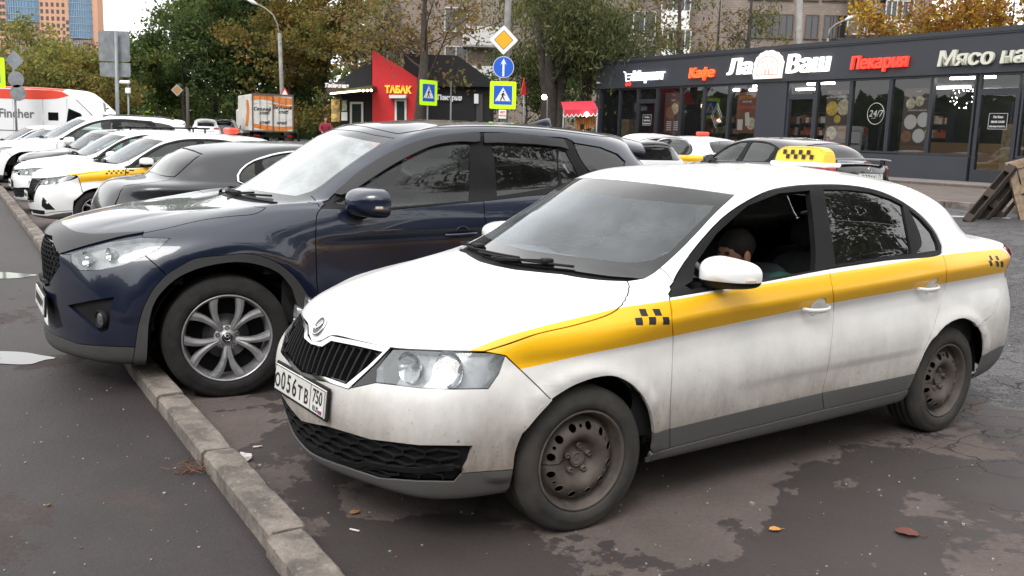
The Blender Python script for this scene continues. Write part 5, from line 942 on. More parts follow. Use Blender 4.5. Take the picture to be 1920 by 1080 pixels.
class Surf:
    """dense body surface: grid G[v][u] of points, normals N; u runs -11..11 round the car from the nose, v is the ring number"""
    def __init__(s, rings, fu=.055, fv=.03, bumpf=None, smooth=1.0):
        R = np.array(rings, float); nv, nu = R.shape[:2]; K = nu-1
        full = np.concatenate([R, R[:, K-1:0:-1]*[1, -1, 1]], 1)       # u=0..2K-1
        ch = (np.linalg.norm(full-np.roll(full, -1, 1), axis=2)).mean(0)**.75
        ch = (ch+np.roll(ch[::-1], 0))/2
        t = np.concatenate([[0], np.cumsum(ch)[:-1]]); T = ch.sum()
        us = []
        for k in range(2*K):
            kk = k if k < K else 2*K-1-k
            L = np.linalg.norm(R[3:10, kk+1]-R[3:10, kk], axis=1).mean()
            m = max(3, int(round(L/fu))); us += [k+i/m for i in range(m)]
        us = np.array(us); i = us.astype(int); tt = np.append(t, T)
        tq = tt[i]+(us-i)*(tt[i+1]-tt[i])
        U = np.stack([_perspline(t, full[r], T, tq) for r in range(nv)])     # nv x nus x 3
        vs = []
        for k in range(nv-1):
            L = np.linalg.norm(R[k+1]-R[k], axis=1).mean(); m = max(3, int(round(L/fv))); vs += [k+i/m for i in range(m)]
        vs = np.array(vs+[nv-1.0]); out = np.zeros((len(vs), len(us), 3))
        for a, v in enumerate(vs):
            k = min(int(v), nv-2); f = v-k
            p1, p2 = U[k], U[k+1]; p0 = U[k-1] if k else 2*p1-p2; p3 = U[k+2] if k+2 < nv else 2*p2-p1
            d = lambda x, y: np.maximum(np.linalg.norm(x-y, axis=1), 1e-4)[:, None]**.5
            t0 = 0; t1 = t0+d(p0, p1); t2 = t1+d(p1, p2); t3 = t2+d(p2, p3); q = t1+f*(t2-t1)
            A1 = (t1-q)/(t1-t0)*p0+(q-t0)/(t1-t0)*p1; A2 = (t2-q)/(t2-t1)*p1+(q-t1)/(t2-t1)*p2; A3 = (t3-q)/(t3-t2)*p2+(q-t2)/(t3-t2)*p3
            B1 = (t2-q)/(t2-t0)*A1+(q-t0)/(t2-t0)*A2; B2 = (t3-q)/(t3-t1)*A2+(q-t1)/(t3-t1)*A3
            out[a] = (t2-q)/(t2-t1)*B1+(q-t1)/(t2-t1)*B2
        for _ in range(int(2*smooth)):
            o = out.copy(); o[1:-1] = .25*out[:-2]+.5*out[1:-1]+.25*out[2:]; out = o
            out = .25*np.roll(out, 1, 1)+.5*out+.25*np.roll(out, -1, 1)
        s.K = K; s.us = us; s.vs = vs
        # close the loop and recentre u to -K..K
        j = int(np.argmin(abs(us-K))); s.u = np.concatenate([us[j:]-2*K, us[:j+1]]); s.G = np.concatenate([out[:, j:], out[:, :j+1]], 1)
        s.normals()
        if bumpf is not None:
            s.G = s.G+s.N*bumpf(s.G, s.N)[..., None]; s.normals()
    def normals(s):
        G = s.G; E = np.concatenate([G[:, -2:-1], G, G[:, 1:2]], 1)
        Du = E[:, 2:]-E[:, :-2]; Dv = np.gradient(G, axis=0)
        N = np.cross(Dv, Du); L = np.linalg.norm(N, axis=2, keepdims=True); N = N/np.maximum(L, 1e-9)
        N *= np.where((N[len(s.vs)//2, len(s.u)//2, 0] > 0), 1, -1); N[-1] = [0, 0, 1]
        s.N = N
    def _idx(s, uv):
        uv = np.atleast_2d(np.asarray(uv, float)); u = (uv[:, 0]+s.K) % (2*s.K)-s.K; v = np.clip(uv[:, 1], 0, s.vs[-1]-1e-6)
        i = np.clip(np.searchsorted(s.u, u, side='right')-1, 0, len(s.u)-2); j = np.clip(np.searchsorted(s.vs, v, side='right')-1, 0, len(s.vs)-2)
        a = ((u-s.u[i])/(s.u[i+1]-s.u[i]))[:, None]; b = ((v-s.vs[j])/(s.vs[j+1]-s.vs[j]))[:, None]
        return i, j, a, b
    def ev(s, uv, off=0.0):
        i, j, a, b = s._idx(uv); f = lambda G: (G[j, i]*(1-a)+G[j, i+1]*a)*(1-b)+(G[j+1, i]*(1-a)+G[j+1, i+1]*a)*b
        n = f(s.N); n /= np.maximum(np.linalg.norm(n, axis=1, keepdims=True), 1e-9)
        return f(s.G)+n*off, n
    def tang(s, uv):
        i, j, a, b = s._idx(uv)
        Su = ((s.G[j, i+1]-s.G[j, i])*(1-b)+(s.G[j+1, i+1]-s.G[j+1, i])*b)/(s.u[i+1]-s.u[i])[:, None]
        Sv = ((s.G[j+1, i]-s.G[j, i])*(1-a)+(s.G[j+1, i+1]-s.G[j, i+1])*a)/(s.vs[j+1]-s.vs[j])[:, None]
        return Su, Sv
def sstep(a, b, x):
    t = np.clip((x-a)/(b-a), 0, 1); return t*t*(3-2*t)
def rapid_bump(G, N):
    x, y, z = G[..., 0], abs(G[..., 1]), G[..., 2]
    side = sstep(.45, .62, y)*sstep(.45, .25, x)
    zc = .846+(-.42-x)*.0415
    t = zc-z
    d = np.where(t < 0, .016*np.clip(1+t/.085, 0, 1), .016-.046*np.clip(t/.09, 0, 1)+.030*sstep(.10, .34, t))*side
    d += .006*sstep(.10, .34, z)*0
    # lower door swage
    t2 = (.505+(-x-.5)*.012)-z
    d += -.007*sstep(-.006, .012, t2)*(1-sstep(.05, .14, t2))*side*sstep(-.7, -1.1, x)*sstep(-2.35, -2.1, x)
    # arch flares
    for cx in (0, -2.602):
        r = np.hypot(x-cx, z-.30); d += .016*np.exp(-((r-.37)/.030)**2)*sstep(.6, .75, y)*(z > .28)
    return d
def cross_bump(G, N):
    x, y, z = G[..., 0], abs(G[..., 1]), G[..., 2]
    side = sstep(.45, .7, y)
    d = np.zeros_like(x)
    for cx in (0, -2.70):
        r = np.hypot(x-cx, z-.35); d += .012*np.exp(-((r-.56)/.06)**2)*side*(z > .5)
    t = (.93+(-x)*.02)-z
    d += -.016*sstep(0, .05, t)*(1-sstep(.1, .34, t))*side*sstep(-.35, -.8, x)*sstep(-3.2, -2.8, x)
    # hood centre bulge lines
    t = abs(y-.46-.08*sstep(.6, -.2, x)); d += -.006*np.exp(-(t/.03)**2)*sstep(.95, 1.0, z)*(x > -.2)*(x < .7)
    return d
for _n in (RAPID, CROSS): _n[-1] = [(x, 0, z) for x, y, z in _n[-1]]
for _r in (0, 1, 2, 3, 4, 5, 6):
    for _k, _dx, _dy in ((9, .05, -.03), (10, .035, -.03), (11, .02, 0)):
        _p = RAPID[_r][_k]; RAPID[_r][_k] = (_p[0]+_dx, _p[1]+(_dy if _p[1] else 0), _p[2])
# ---------------------------------------------------------------- cutting panels out of a surface
def pip(P, poly):
    x, y = P[:, 0], P[:, 1]; c = np.zeros(len(P), bool); n = len(poly)
    for i in range(n):
        (x1, y1), (x2, y2) = poly[i], poly[i-1]
        m = ((y1 > y) != (y2 > y))
        if m.any():
            with np.errstate(divide='ignore', invalid='ignore'): c ^= m & (x < (x2-x1)*(y-y1)/(y2-y1)+x1)
    return c
def segdist(P, poly):
    d = np.full(len(P), 1e9); Q = np.asarray(poly)
    for a, b in zip(Q, np.roll(Q, -1, 0)):
        ab = b-a; L = ab@ab+1e-12; t = np.clip(((P-a)@ab)/L, 0, 1); d = np.minimum(d, np.hypot(*(P-a-t[:, None]*ab).T))
    return d
def spl(pts, n=6, closed=False):
    """Catmull-Rom (centripetal) through 2-d points"""
    P = [np.array(p, float) for p in pts]; N = len(P)
    if N < 3: return [tuple(p) for p in P]
    out = []
    for i in range(N if closed else N-1):
        p1, p2 = P[i], P[(i+1) % N]; p0 = P[i-1] if closed or i else 2*p1-p2; p3 = P[(i+2) % N] if closed or i+2 < N else 2*p2-p1
        d = lambda a, b: max(np.linalg.norm(a-b), 1e-4)**.5
        t0 = 0; t1 = d(p0, p1); t2 = t1+d(p1, p2); t3 = t2+d(p2, p3)
        for k in range(n):
            t = t1+(t2-t1)*k/n
            A1 = (t1-t)/(t1-t0)*p0+(t-t0)/(t1-t0)*p1; A2 = (t2-t)/(t2-t1)*p1+(t-t1)/(t2-t1)*p2; A3 = (t3-t)/(t3-t2)*p2+(t-t2)/(t3-t2)*p3
            B1 = (t2-t)/(t2-t0)*A1+(t-t0)/(t2-t0)*A2; B2 = (t3-t)/(t3-t1)*A2+(t-t1)/(t3-t1)*A3
            out.append(tuple((t2-t)/(t2-t1)*B1+(t-t1)/(t2-t1)*B2))
    if not closed: out.append(tuple(P[-1]))
    return out
def jn(*ls):
    out = []
    for l in ls:
        for p in l:
            if not out or abs(p[0]-out[-1][0])+abs(p[1]-out[-1][1]) > .004: out.append(tuple(p))
    if abs(out[0][0]-out[-1][0])+abs(out[0][1]-out[-1][1]) < .004: out.pop()
    return out
def rv(l): return list(l)[::-1]
def mir(l): return [(-u, v) for u, v in l]
def sym(half, K=None):
    """half outline from the centre line out and back to it, made whole"""
    return jn(half, rv(mir(half)))
def dens(S, poly, L=.03, iu=None):
    P = S.ev(poly)[0]; out = []; n = len(poly)
    for i in range(n):
        a, b = np.array(poly[i]), np.array(poly[(i+1) % n]); d = np.linalg.norm(P[(i+1) % n]-P[i]); k = max(1, int(math.ceil(d/L)))
        if d < 1e-5 and np.abs(a-b).sum() < 1: continue
        out += [tuple(a+(b-a)*j/k) for j in range(k)]
    return out
def inset(S, poly, g, inward=True):
    Q = np.array(poly); P, N = S.ev(Q); n = len(Q)
    A = .5*np.sum(Q[:, 0]*np.roll(Q[:, 1], -1)-np.roll(Q[:, 0], -1)*Q[:, 1])
    t = np.roll(P, -1, 0)-P; t /= np.maximum(np.linalg.norm(t, axis=1, keepdims=True), 1e-9); tp = np.roll(t, 1, 0); T = t+tp; T /= np.maximum(np.linalg.norm(T, axis=1, keepdims=True), 1e-6)
    Su, Sv = S.tang(Q); sg = np.sign(np.einsum('ij,ij->i', np.cross(Su, Sv), N)); Wd = np.cross(N, T)*(sg*np.sign(A))[:, None]*(1 if inward else -1)
    c = np.clip(np.einsum('ij,ij->i', T, t), .5, 1)[:, None]
    Wd = Wd*g/c; out = Q.copy()
    for i in range(n):
        if abs(Q[i, 0]) >= S.K-1e-6 or Q[i, 1] >= S.vs[-1]-1e-6: continue
        J = np.stack([Su[i], Sv[i]], 1); s_, r, k, q = np.linalg.lstsq(J, Wd[i], rcond=1e-3); out[i] += np.clip(s_, -.12, .12)
    return [tuple(p) for p in out], P, T
def patch(S, name, outer, mats, parent=None, holes=(), regions=(), off=0., gap=.0022, depth=.012, L=.03, mirror=False, grow_holes=True, keepgap=None, flange=True, label=None):
    """panel cut from surface S inside the (u, v) outline; regions = [(outline, material index)]"""
    tou = lambda Q: np.stack([np.interp(np.asarray(Q)[:, 0], S.u, np.arange(len(S.u))), np.interp(np.asarray(Q)[:, 1], S.vs, np.arange(len(S.vs)))], 1)
    toq = lambda Q: np.stack([np.interp(Q[:, 0], np.arange(len(S.u)), S.u), np.interp(Q[:, 1], np.arange(len(S.vs)), S.vs)], 1)
    o = dens(S, outer, L)
    if gap: o = inset(S, o, gap)[0]
    hs_ = []
    for h in holes:
        h = dens(S, h, L); hs_.append(inset(S, h, gap, False)[0] if (gap and grow_holes) else h)
    rg = [(dens(S, r, L), k) for r, k in regions]
    loops = [o]+hs_; allp = []; edges = []
    for lp in loops+[r for r, _ in rg]:
        b = len(allp); q = tou(lp); allp += list(q); edges += [(b+i, b+(i+1) % len(q)) for i in range(len(q))]
    oi = tou(o); lo = np.floor(oi.min(0)).astype(int); hi = np.ceil(oi.max(0)).astype(int)
    gx, gy = np.meshgrid(np.arange(max(lo[0], 0), min(hi[0], len(S.u)-1)+1), np.arange(max(lo[1], 0), min(hi[1], len(S.vs)-1)+1)); g = np.stack([gx.ravel(), gy.ravel()], 1).astype(float)
    g = g[pip(g, oi)]
    for h in hs_: g = g[~pip(g, tou(h))]
    for lp in loops+[r for r, _ in rg]: g = g[segdist(g, tou(lp)) > .3]
    pts = [Vector((float(p[0]), float(p[1]))) for p in allp]+[Vector((float(p[0]), float(p[1]))) for p in g]
    r = delaunay_2d_cdt(pts, edges, [], 0, 1e-5)
    V = np.array([tuple(v) for v in r[0]]); F = np.array([f for f in r[2] if len(f) == 3])
    C = V[F].mean(1); k = pip(C, oi)
    for h in hs_: k &= ~pip(C, tou(h))
    F = F[k]; C = C[k]; mi = np.zeros(len(F), int)
    for rr, idx in rg: mi[pip(C, tou(rr))] = idx
    used = np.unique(F); mp = -np.ones(len(V), int); mp[used] = np.arange(len(used)); F = mp[F]; uv = toq(V[used])
    if callable(off): P, N = S.ev(uv); P = P+N*off(P)[:, None]
    else: P, N = S.ev(uv, off)
    # orient
    fn = np.cross(P[F[:, 1]]-P[F[:, 0]], P[F[:, 2]]-P[F[:, 0]]); fl = np.einsum('ij,ij->i', fn, N[F[:, 0]]) < 0; F[fl] = F[fl][:, ::-1]
    P = list(map(tuple, P)); Nn = list(map(tuple, N)); F = [tuple(int(i) for i in f) for f in F]; mi = list(map(int, mi))
    if flange and depth:
        ec = {}
        for f in F:
            for a, b in ((f[0], f[1]), (f[1], f[2]), (f[2], f[0])): ec[(a, b)] = 1
        be = [(a, b) for (a, b) in ec if (b, a) not in ec]
        mi_e = {}
        for f, m_ in zip(F, mi):
            for a, b in ((f[0], f[1]), (f[1], f[2]), (f[2], f[0])): mi_e[(a, b)] = m_
        top = {}; 
        for a, b in be:
            for q in (a, b):
                if q not in top:
                    n0 = np.array(Nn[q]); p0 = np.array(P[q]); top[q] = (len(P), len(P)+1); P.append(tuple(p0)); P.append(tuple(p0-n0*depth)); Nn.append(None); Nn.append(None)
            e = np.array(P[b])-np.array(P[a]); w = np.cross(e, np.array(Nn[a])); w = w/(np.linalg.norm(w)+1e-9)
            for q in (a, b):
                for z in top[q]: Nn[z] = w if Nn[z] is None else Nn[z]+w
            F.append((b, a, top[a][0], top[b][0]) if False else (top[b][0], top[a][0], top[a][1], top[b][1])); mi.append(mi_e[(a, b)])
        Nn = [tuple(np.array(n)/(np.linalg.norm(n)+1e-9)) for n in Nn]
    def mk(sgn):
        me = bpy.data.meshes.new(name); me.from_pydata([(x, y*sgn, z) for x, y, z in P], [], F if sgn > 0 else [f[::-1] for f in F])
        for m_ in (mats if isinstance(mats, (list, tuple)) else [mats]): me.materials.append(m_)
        me.polygons.foreach_set('material_index', mi); me.polygons.foreach_set('use_smooth', [True]*len(F)); me.update()
        me.normals_split_custom_set_from_vertices([(x, y*sgn, z) for x, y, z in Nn])
        ob = bpy.data.objects.new(name, me); COL.objects.link(ob); ob.parent = parent
        if label: ob['label'] = label
        return ob
    a = mk(1)
    if mirror: return a, mk(-1)
    return a
class GridSurf:
    """any parametric surface f(u, v) -> (n, 3) with the interface of Surf"""
    def __init__(s, f, u, v, flip=1):
        s.f = f; s.u = np.asarray(u, float); s.vs = np.asarray(v, float); s.K = 1e6; s.flip = flip
    def ev(s, uv, off=0.):
        uv = np.atleast_2d(np.asarray(uv, float)); Su, Sv = s.tang(uv); n = np.cross(Su, Sv)*s.flip; n /= np.maximum(np.linalg.norm(n, axis=1, keepdims=True), 1e-9)
        return s.f(uv[:, 0], uv[:, 1])+n*off, n
    def tang(s, uv):
        uv = np.atleast_2d(np.asarray(uv, float)); e = 1e-4; u, v = uv[:, 0], uv[:, 1]
        return (s.f(u+e, v)-s.f(u-e, v))/(2*e), (s.f(u, v+e)-s.f(u, v-e))/(2*e)
def ribbon(mb, S, uvs, w, h, off=0., mi=0):
    """a low bar of width w and height h laid along (u, v) points on the surface"""
    P, N = S.ev(uvs, off); T = np.gradient(P, axis=0); T /= np.maximum(np.linalg.norm(T, axis=1, keepdims=True), 1e-9); B = np.cross(N, T)
    vs = []; 
    for p, n, b in zip(P, N, B): vs += [p-b*w/2, p-b*w/2*.8+n*h, p+b*w/2*.8+n*h, p+b*w/2]
    m = len(P); fs = [(i*4+k, i*4+k+1, (i+1)*4+k+1, (i+1)*4+k) for i in range(m-1) for k in range(3)]+[(0, 1, 2, 3), tuple((m-1)*4+k for k in (3, 2, 1, 0))]
    mb.add(vs, fs, mi)
# outlines on the two near bodies: (u, v) points of the surface and the indices of the corner points
LT = {
 'hoodfront': ([(0,5.5),(0.253,5.894),(0.325,6.164),(0.419,6.419),(0.53,6.518),(0.666,6.546),(0.812,6.535),(0.952,6.511),(1.085,6.483),(1.22,6.434),(1.356,6.366),(1.49,6.297),(1.623,6.242),(1.733,6.204),(1.846,6.173),(1.961,6.143),(2.077,6.112),(2.195,6.083),(2.311,6.045),(2.425,6.005),(2.53,5.97),(2.633,5.939),(2.733,5.91),(2.831,5.883),(2.925,5.857),(3.012,5.833),(3.07,5.809)],[0,1,3,7,12,19,26]),
 'hoodgap': ([(3.07,5.809),(3.118,5.895),(3.167,5.975),(3.218,6.055),(3.269,6.134),(3.318,6.211),(3.369,6.281),(3.423,6.349),(3.482,6.413),(3.538,6.458),(3.598,6.496),(3.662,6.524),(3.728,6.549),(3.795,6.575),(3.862,6.606),(3.94,6.645),(4.025,6.686),(4.118,6.731),(4.204,6.786),(4.277,6.87),(4.36,7.035),(4.401,7.254),(4.331,7.687),(4.13,8.102),(3.85,8.37),(3.426,8.65),(2.965,8.926)],[0,4,8,14,19,21,23,25,26]),
 'hoodrear': ([(2.965,8.926),(2.805,8.937),(2.67,8.944),(2.54,8.95),(2.415,8.958),(2.263,8.968),(2.111,8.979),(1.959,8.989),(1.812,8.998),(1.664,9.007),(1.514,9.014),(0.54,8.961),(0,8.961)],[0,4,7,10,11,12]),
 'wsside': ([(3.179,8.991),(3.178,9.055),(3.179,9.117),(3.17,9.181),(3.156,9.254),(3.146,9.329),(3.139,9.413),(3.136,9.502),(3.134,9.588),(3.132,9.676),(3.128,9.765),(3.121,9.859),(3.111,9.96),(3.094,10.075),(3.072,10.197),(3.052,10.319),(3.039,10.438),(3.034,10.551),(3.037,10.667),(3.044,10.79),(3.052,10.928)],[0,2,4,8,12,16,20]),
 'wstop': ([(3.052,10.928),(2.832,10.921),(2.629,10.905),(2.449,10.885),(2.282,10.865),(2.121,10.846),(1.966,10.828),(1.816,10.813),(1.669,10.801),(1.52,10.79),(1.368,10.782),(1.213,10.775),(1.055,10.772),(0.882,10.769),(0.704,10.767),(0.523,10.767),(0.335,10.768),(0.138,10.77),(0,10.77)],[0,6,12,18]),
 'dlo': ([(5.011,7.431),(4.956,8.073),(4.543,8.613),(4.277,8.878),(4.069,9.068),(3.893,9.217),(3.738,9.352),(3.609,9.488),(3.525,9.616),(3.47,9.74),(3.433,9.863),(3.407,9.968),(3.383,10.077),(3.372,10.184),(3.375,10.285),(3.4,10.376),(3.459,10.47),(3.557,10.551),(3.698,10.616),(3.864,10.668),(4.012,10.713),(4.167,10.758),(4.318,10.8),(4.475,10.836),(4.689,10.869),(4.941,10.887),(5.121,10.897),(5.279,10.899),(5.475,10.897),(5.677,10.894),(5.848,10.891),(5.982,10.886),(6.103,10.881),(6.21,10.874),(6.308,10.863),(6.397,10.849),(6.478,10.83),(6.568,10.801),(6.652,10.768),(6.729,10.727),(6.798,10.678),(6.852,10.627),(6.898,10.568),(6.939,10.501),(6.975,10.425),(7.021,10.332),(7.088,10.225),(7.142,10.107),(7.183,9.977),(7.217,9.8),(7.242,9.623),(7.256,9.451),(7.256,9.249),(7.231,9.01),(7.218,8.407),(7.132,7.79),(6.999,7.599),(6.916,7.525),(6.822,7.541),(6.728,7.619),(6.637,7.725),(6.552,7.833),(6.474,7.92),(6.406,7.96),(6.345,7.966),(6.286,7.973),(6.23,7.979),(6.174,7.982),(6.12,7.983),(6.067,7.979),(6.014,7.971),(5.966,7.956),(5.923,7.934),(5.88,7.905),(5.837,7.872),(5.795,7.836),(5.753,7.799),(5.711,7.763),(5.67,7.729),(5.629,7.699),(5.59,7.674),(5.549,7.654),(5.509,7.636),(5.47,7.622),(5.431,7.608),(5.392,7.595),(5.353,7.583),(5.314,7.569),(5.275,7.553)],[0,2,6,10,15,19,23,26,31,36,40,44,48,51,53,55,63,71,80,88]),
 'opening': ([(5.786,10.738),(5.59,10.733),(5.365,10.733),(5.156,10.737),(4.988,10.744),(4.742,10.684),(4.525,10.629),(4.309,10.579),(4.072,10.537),(3.985,10.426),(3.911,10.316),(3.85,10.202),(3.804,10.083),(3.774,9.96),(3.872,9.793),(3.975,9.63),(4.097,9.466),(4.23,9.296),(4.53,9.056),(4.916,8.647),(5.131,7.98),(5.189,7.981),(5.246,7.981),(5.302,7.981),(5.357,7.98),(5.411,7.978),(5.465,7.976),(5.518,7.973),(5.57,7.984),(5.621,7.995),(5.673,8.004),(5.725,8.011),(5.778,8.018),(5.832,8.024),(5.886,8.031),(5.888,8.598),(5.89,9.028),(5.898,9.232),(5.904,9.423),(5.911,9.602),(5.917,9.779),(5.919,9.965),(5.911,10.137),(5.892,10.299)],[0,4,8,13,17,20,27,34,37,40,43]),
 'rglass': ([(6.043,10.753),(6.183,10.741),(6.306,10.729),(6.421,10.719),(6.512,10.693),(6.601,10.667),(6.69,10.643),(6.755,10.58),(6.821,10.517),(6.889,10.454),(6.931,10.374),(6.974,10.291),(6.899,10.066),(6.837,9.817),(6.786,9.57),(6.743,9.316),(6.708,9.012),(6.686,8.265),(6.587,8.269),(6.495,8.27),(6.409,8.269),(6.327,8.267),(6.264,8.267),(6.202,8.266),(6.142,8.265),(6.083,8.264),(6.024,8.263),(6.035,9.021),(6.05,9.325),(6.064,9.54),(6.077,9.748),(6.087,9.962),(6.088,10.193),(6.075,10.408)],[0,3,6,9,11,17,21,26,28,31,33]),
 'qglass': ([(6.999,10.176),(7.052,10.042),(7.109,9.89),(7.131,9.65),(7.174,9.407),(7.133,9.187),(7.111,8.842),(7.07,8.158),(6.926,8.186),(6.827,8.203),(6.738,8.214)],[0,2,4,6,7,10]),
 'gapA': ([(5.011,7.431),(5.011,6.921),(4.999,6.508),(4.966,6.169),(4.966,5.859),(5.002,5.525),(5.023,5.176),(5.031,4.931),(5.03,4.752),(5.028,4.575),(5.024,4.399),(5.02,4.235),(5.015,4.065),(5.011,3.893),(5.007,3.72),(5.005,3.545),(5.006,3.353),(5.008,3.147),(5.012,2.933),(5.018,2.712),(5.024,2.508),(5.032,2.282),(5.041,2.056),(5.051,1.712)],[0,3,6,10,15,20,23]),
 'gapB': ([(5.966,7.956),(5.956,7.327),(5.949,6.849),(5.947,6.463),(5.949,6.106),(5.97,5.755),(5.997,5.406),(6.014,5.1),(6.013,4.886),(6.007,4.71),(5.999,4.54),(5.99,4.357),(5.981,4.166),(5.973,3.964),(5.968,3.753),(5.966,3.542),(5.969,3.301),(5.962,3.082),(5.955,2.868),(5.953,2.661),(5.962,2.458),(5.977,2.252),(5.994,2.022)],[0,5,10,15,19,22]),
 'gapC': ([(7.132,7.79),(7.063,7.089),(7.017,6.545),(7.003,6.118),(7.066,5.836),(7.207,5.591),(7.341,5.344),(7.395,5.129),(7.386,4.947),(7.356,4.801),(7.312,4.657),(7.257,4.503),(7.194,4.348),(7.128,4.187),(7.056,4.016),(7,3.831),(6.968,3.626),(6.945,3.409),(6.92,3.212),(6.905,3.044),(6.898,2.871),(6.896,2.718)],[0,3,6,10,14,19,21]),
 'sill': ([(4.82,1.799),(4.988,1.702),(5.051,1.712),(5.102,1.714),(5.153,1.72),(5.203,1.729),(5.252,1.741),(5.301,1.756),(5.349,1.773),(5.397,1.791),(5.444,1.812),(5.496,1.828),(5.548,1.846),(5.601,1.865),(5.654,1.886),(5.708,1.907),(5.763,1.929),(5.82,1.952),(5.879,1.974),(5.94,1.997),(6.002,2.012),(6.081,2.019),(6.164,2.025),(6.25,2.03),(6.343,2.033),(6.44,2.034),(6.544,2.034),(6.652,2.032),(6.766,2.028),(6.859,2.096)],[0,2,10,20,28,29]),
 'sillbot': ([(4.857,1),(5.684,0.5),(6.438,0.75),(6.938,1)],[0,1,2,3]),
 'clad': ([(4.789,2.567),(4.901,2.585),(5.022,2.544),(5.076,2.544),(5.129,2.548),(5.181,2.553),(5.232,2.561),(5.283,2.569),(5.332,2.578),(5.382,2.588),(5.431,2.599),(5.481,2.611),(5.53,2.619),(5.579,2.629),(5.629,2.638),(5.679,2.648),(5.731,2.658),(5.784,2.668),(5.838,2.678),(5.894,2.688),(5.952,2.698),(6.016,2.699),(6.09,2.7),(6.168,2.701),(6.249,2.7),(6.335,2.699),(6.426,2.697),(6.516,2.696),(6.611,2.694),(6.709,2.692),(6.811,2.689),(6.896,2.718)],[0,2,11,20,26,31]),
 'archF': ([(3.375,0.25),(3.454,1.428),(3.457,1.774),(3.459,2.075),(3.466,2.236),(3.472,2.389),(3.476,2.527),(3.482,2.667),(3.491,2.8),(3.499,2.944),(3.508,3.081),(3.519,3.203),(3.538,3.347),(3.563,3.477),(3.591,3.595),(3.619,3.699),(3.651,3.79),(3.69,3.876),(3.727,3.955),(3.768,4.038),(3.812,4.12),(3.858,4.189),(3.91,4.247),(3.965,4.295),(4.024,4.33),(4.086,4.347),(4.143,4.348),(4.2,4.331),(4.258,4.286),(4.333,4.192),(4.403,4.074),(4.48,3.927),(4.532,3.782),(4.597,3.602),(4.644,3.422),(4.678,3.266),(4.718,3.084),(4.752,2.897),(4.772,2.73),(4.789,2.569),(4.802,2.413),(4.813,2.258),(4.818,2.064),(4.82,1.799)],[0,4,7,11,14,17,21,25,28,31,34,38,41,43]),
 'archR': ([(6.863,2.044),(6.87,2.295),(6.883,2.514),(6.896,2.718),(6.909,2.914),(6.924,3.1),(6.946,3.267),(6.965,3.417),(6.98,3.565),(7.007,3.695),(7.097,3.859),(7.204,3.992),(7.278,4.102),(7.371,4.182),(7.462,4.235),(7.565,4.266),(7.659,4.289),(7.766,4.279),(7.885,4.213),(8.003,4.1),(8.08,3.933),(8.151,3.714),(8.177,3.517),(8.217,3.286),(8.235,3.057),(8.243,2.795),(8.242,2.538),(8.237,2.246),(8.247,1.855)],[0,3,6,9,11,13,15,17,19,21,23,25,28]),
 'seam': ([(3.28,5.52),(3.345,5.253),(3.408,4.983),(3.464,4.786),(3.514,4.598),(3.556,4.429),(3.59,4.287),(3.622,4.139),(3.653,4.01),(3.69,3.876)],[0,6,9]),
 'apseam': ([(3.156,9.254),(3.485,9.138),(3.961,8.968),(4.429,8.713)],[0,1,3]),
 'hlight': ([(1.67,6.137),(1.822,6.123),(1.973,6.092),(2.127,6.048),(2.282,5.996),(2.436,5.946),(2.581,5.901),(2.721,5.856),(2.857,5.813),(2.991,5.771),(3.075,5.733),(3.154,5.696),(3.211,5.624),(3.268,5.55),(3.275,5.137),(3.275,4.813),(3.254,4.581),(3.234,4.361),(3.17,4.372),(3.104,4.382),(3.035,4.39),(2.943,4.396),(2.835,4.411),(2.722,4.422),(2.605,4.432),(2.479,4.437),(2.322,4.462),(2.16,4.481),(1.996,4.494),(1.836,4.499),(1.675,4.497),(1.627,4.717),(1.576,4.948)],[0,5,11,13,15,17,21,25,30,32]),
 'grille': ([(0,5.44),(0.326,5.543),(0.403,5.796),(0.472,6.053),(0.659,6.107),(0.833,6.136),(0.998,6.141),(1.184,6.093),(1.362,6.018),(1.535,5.934),(1.494,5.62),(1.453,5.31),(1.41,5.008),(1.338,4.751),(1.262,4.503),(1.176,4.26),(1.022,4.287),(0.86,4.306),(0.687,4.318),(0,4.131)],[0,1,3,6,9,12,15,18,19]),
 'chrome': ([(0,5.56),(0.245,5.783),(0.336,6.062),(0.424,6.382),(0.613,6.448),(0.788,6.485),(0.954,6.493),(1.131,6.463),(1.301,6.409),(1.465,6.333),(1.623,6.242),(1.576,5.84),(1.535,5.463),(1.491,5.1),(1.437,4.83),(1.381,4.594),(1.318,4.363),(1.243,4.137),(1.079,4.158),(0.905,4.171),(0.717,4.175),(0,3.98)],[0,1,3,6,10,13,17,20,21]),
 'wing': ([(1.631,6.17),(1.612,5.73),(1.596,5.32),(1.576,4.948),(1.627,4.717),(1.675,4.497),(1.549,4.4),(1.417,4.297),(1.277,4.185),(1.345,4.402),(1.404,4.622),(1.457,4.847),(1.509,5.107)],[0,3,5,8,12]),
 'lowg': ([(0,2.665),(0.799,2.871),(1.005,2.89),(1.191,2.899),(1.363,2.901),(1.526,2.898),(1.687,2.892),(1.838,2.922),(1.992,2.949),(2.153,2.968),(2.313,2.981),(2.467,2.984),(2.613,2.98),(2.753,2.988),(2.882,2.988),(3.002,2.984),(3.069,2.972),(3.135,2.959),(3.196,2.941),(3.179,2.752),(3.157,2.565),(3.126,2.414),(3.091,2.251),(3.06,2.147),(3.029,2.04),(2.91,2.054),(2.764,2.06),(2.599,2.054),(2.41,2.028),(2.247,2.009),(2.084,1.966),(1.925,1.904),(1.771,1.832),(1.623,1.747),(1.461,1.765),(1.295,1.776),(1.12,1.778),(0.932,1.769),(0,1.64)],[0,1,6,12,18,20,22,24,28,33,37,38]),
 'sptop': ([(3.104,2.264),(3.17,2.265),(3.234,2.264),(3.293,2.277),(3.348,2.291),(3.405,2.28),(3.466,2.236)],[0,3,6]),
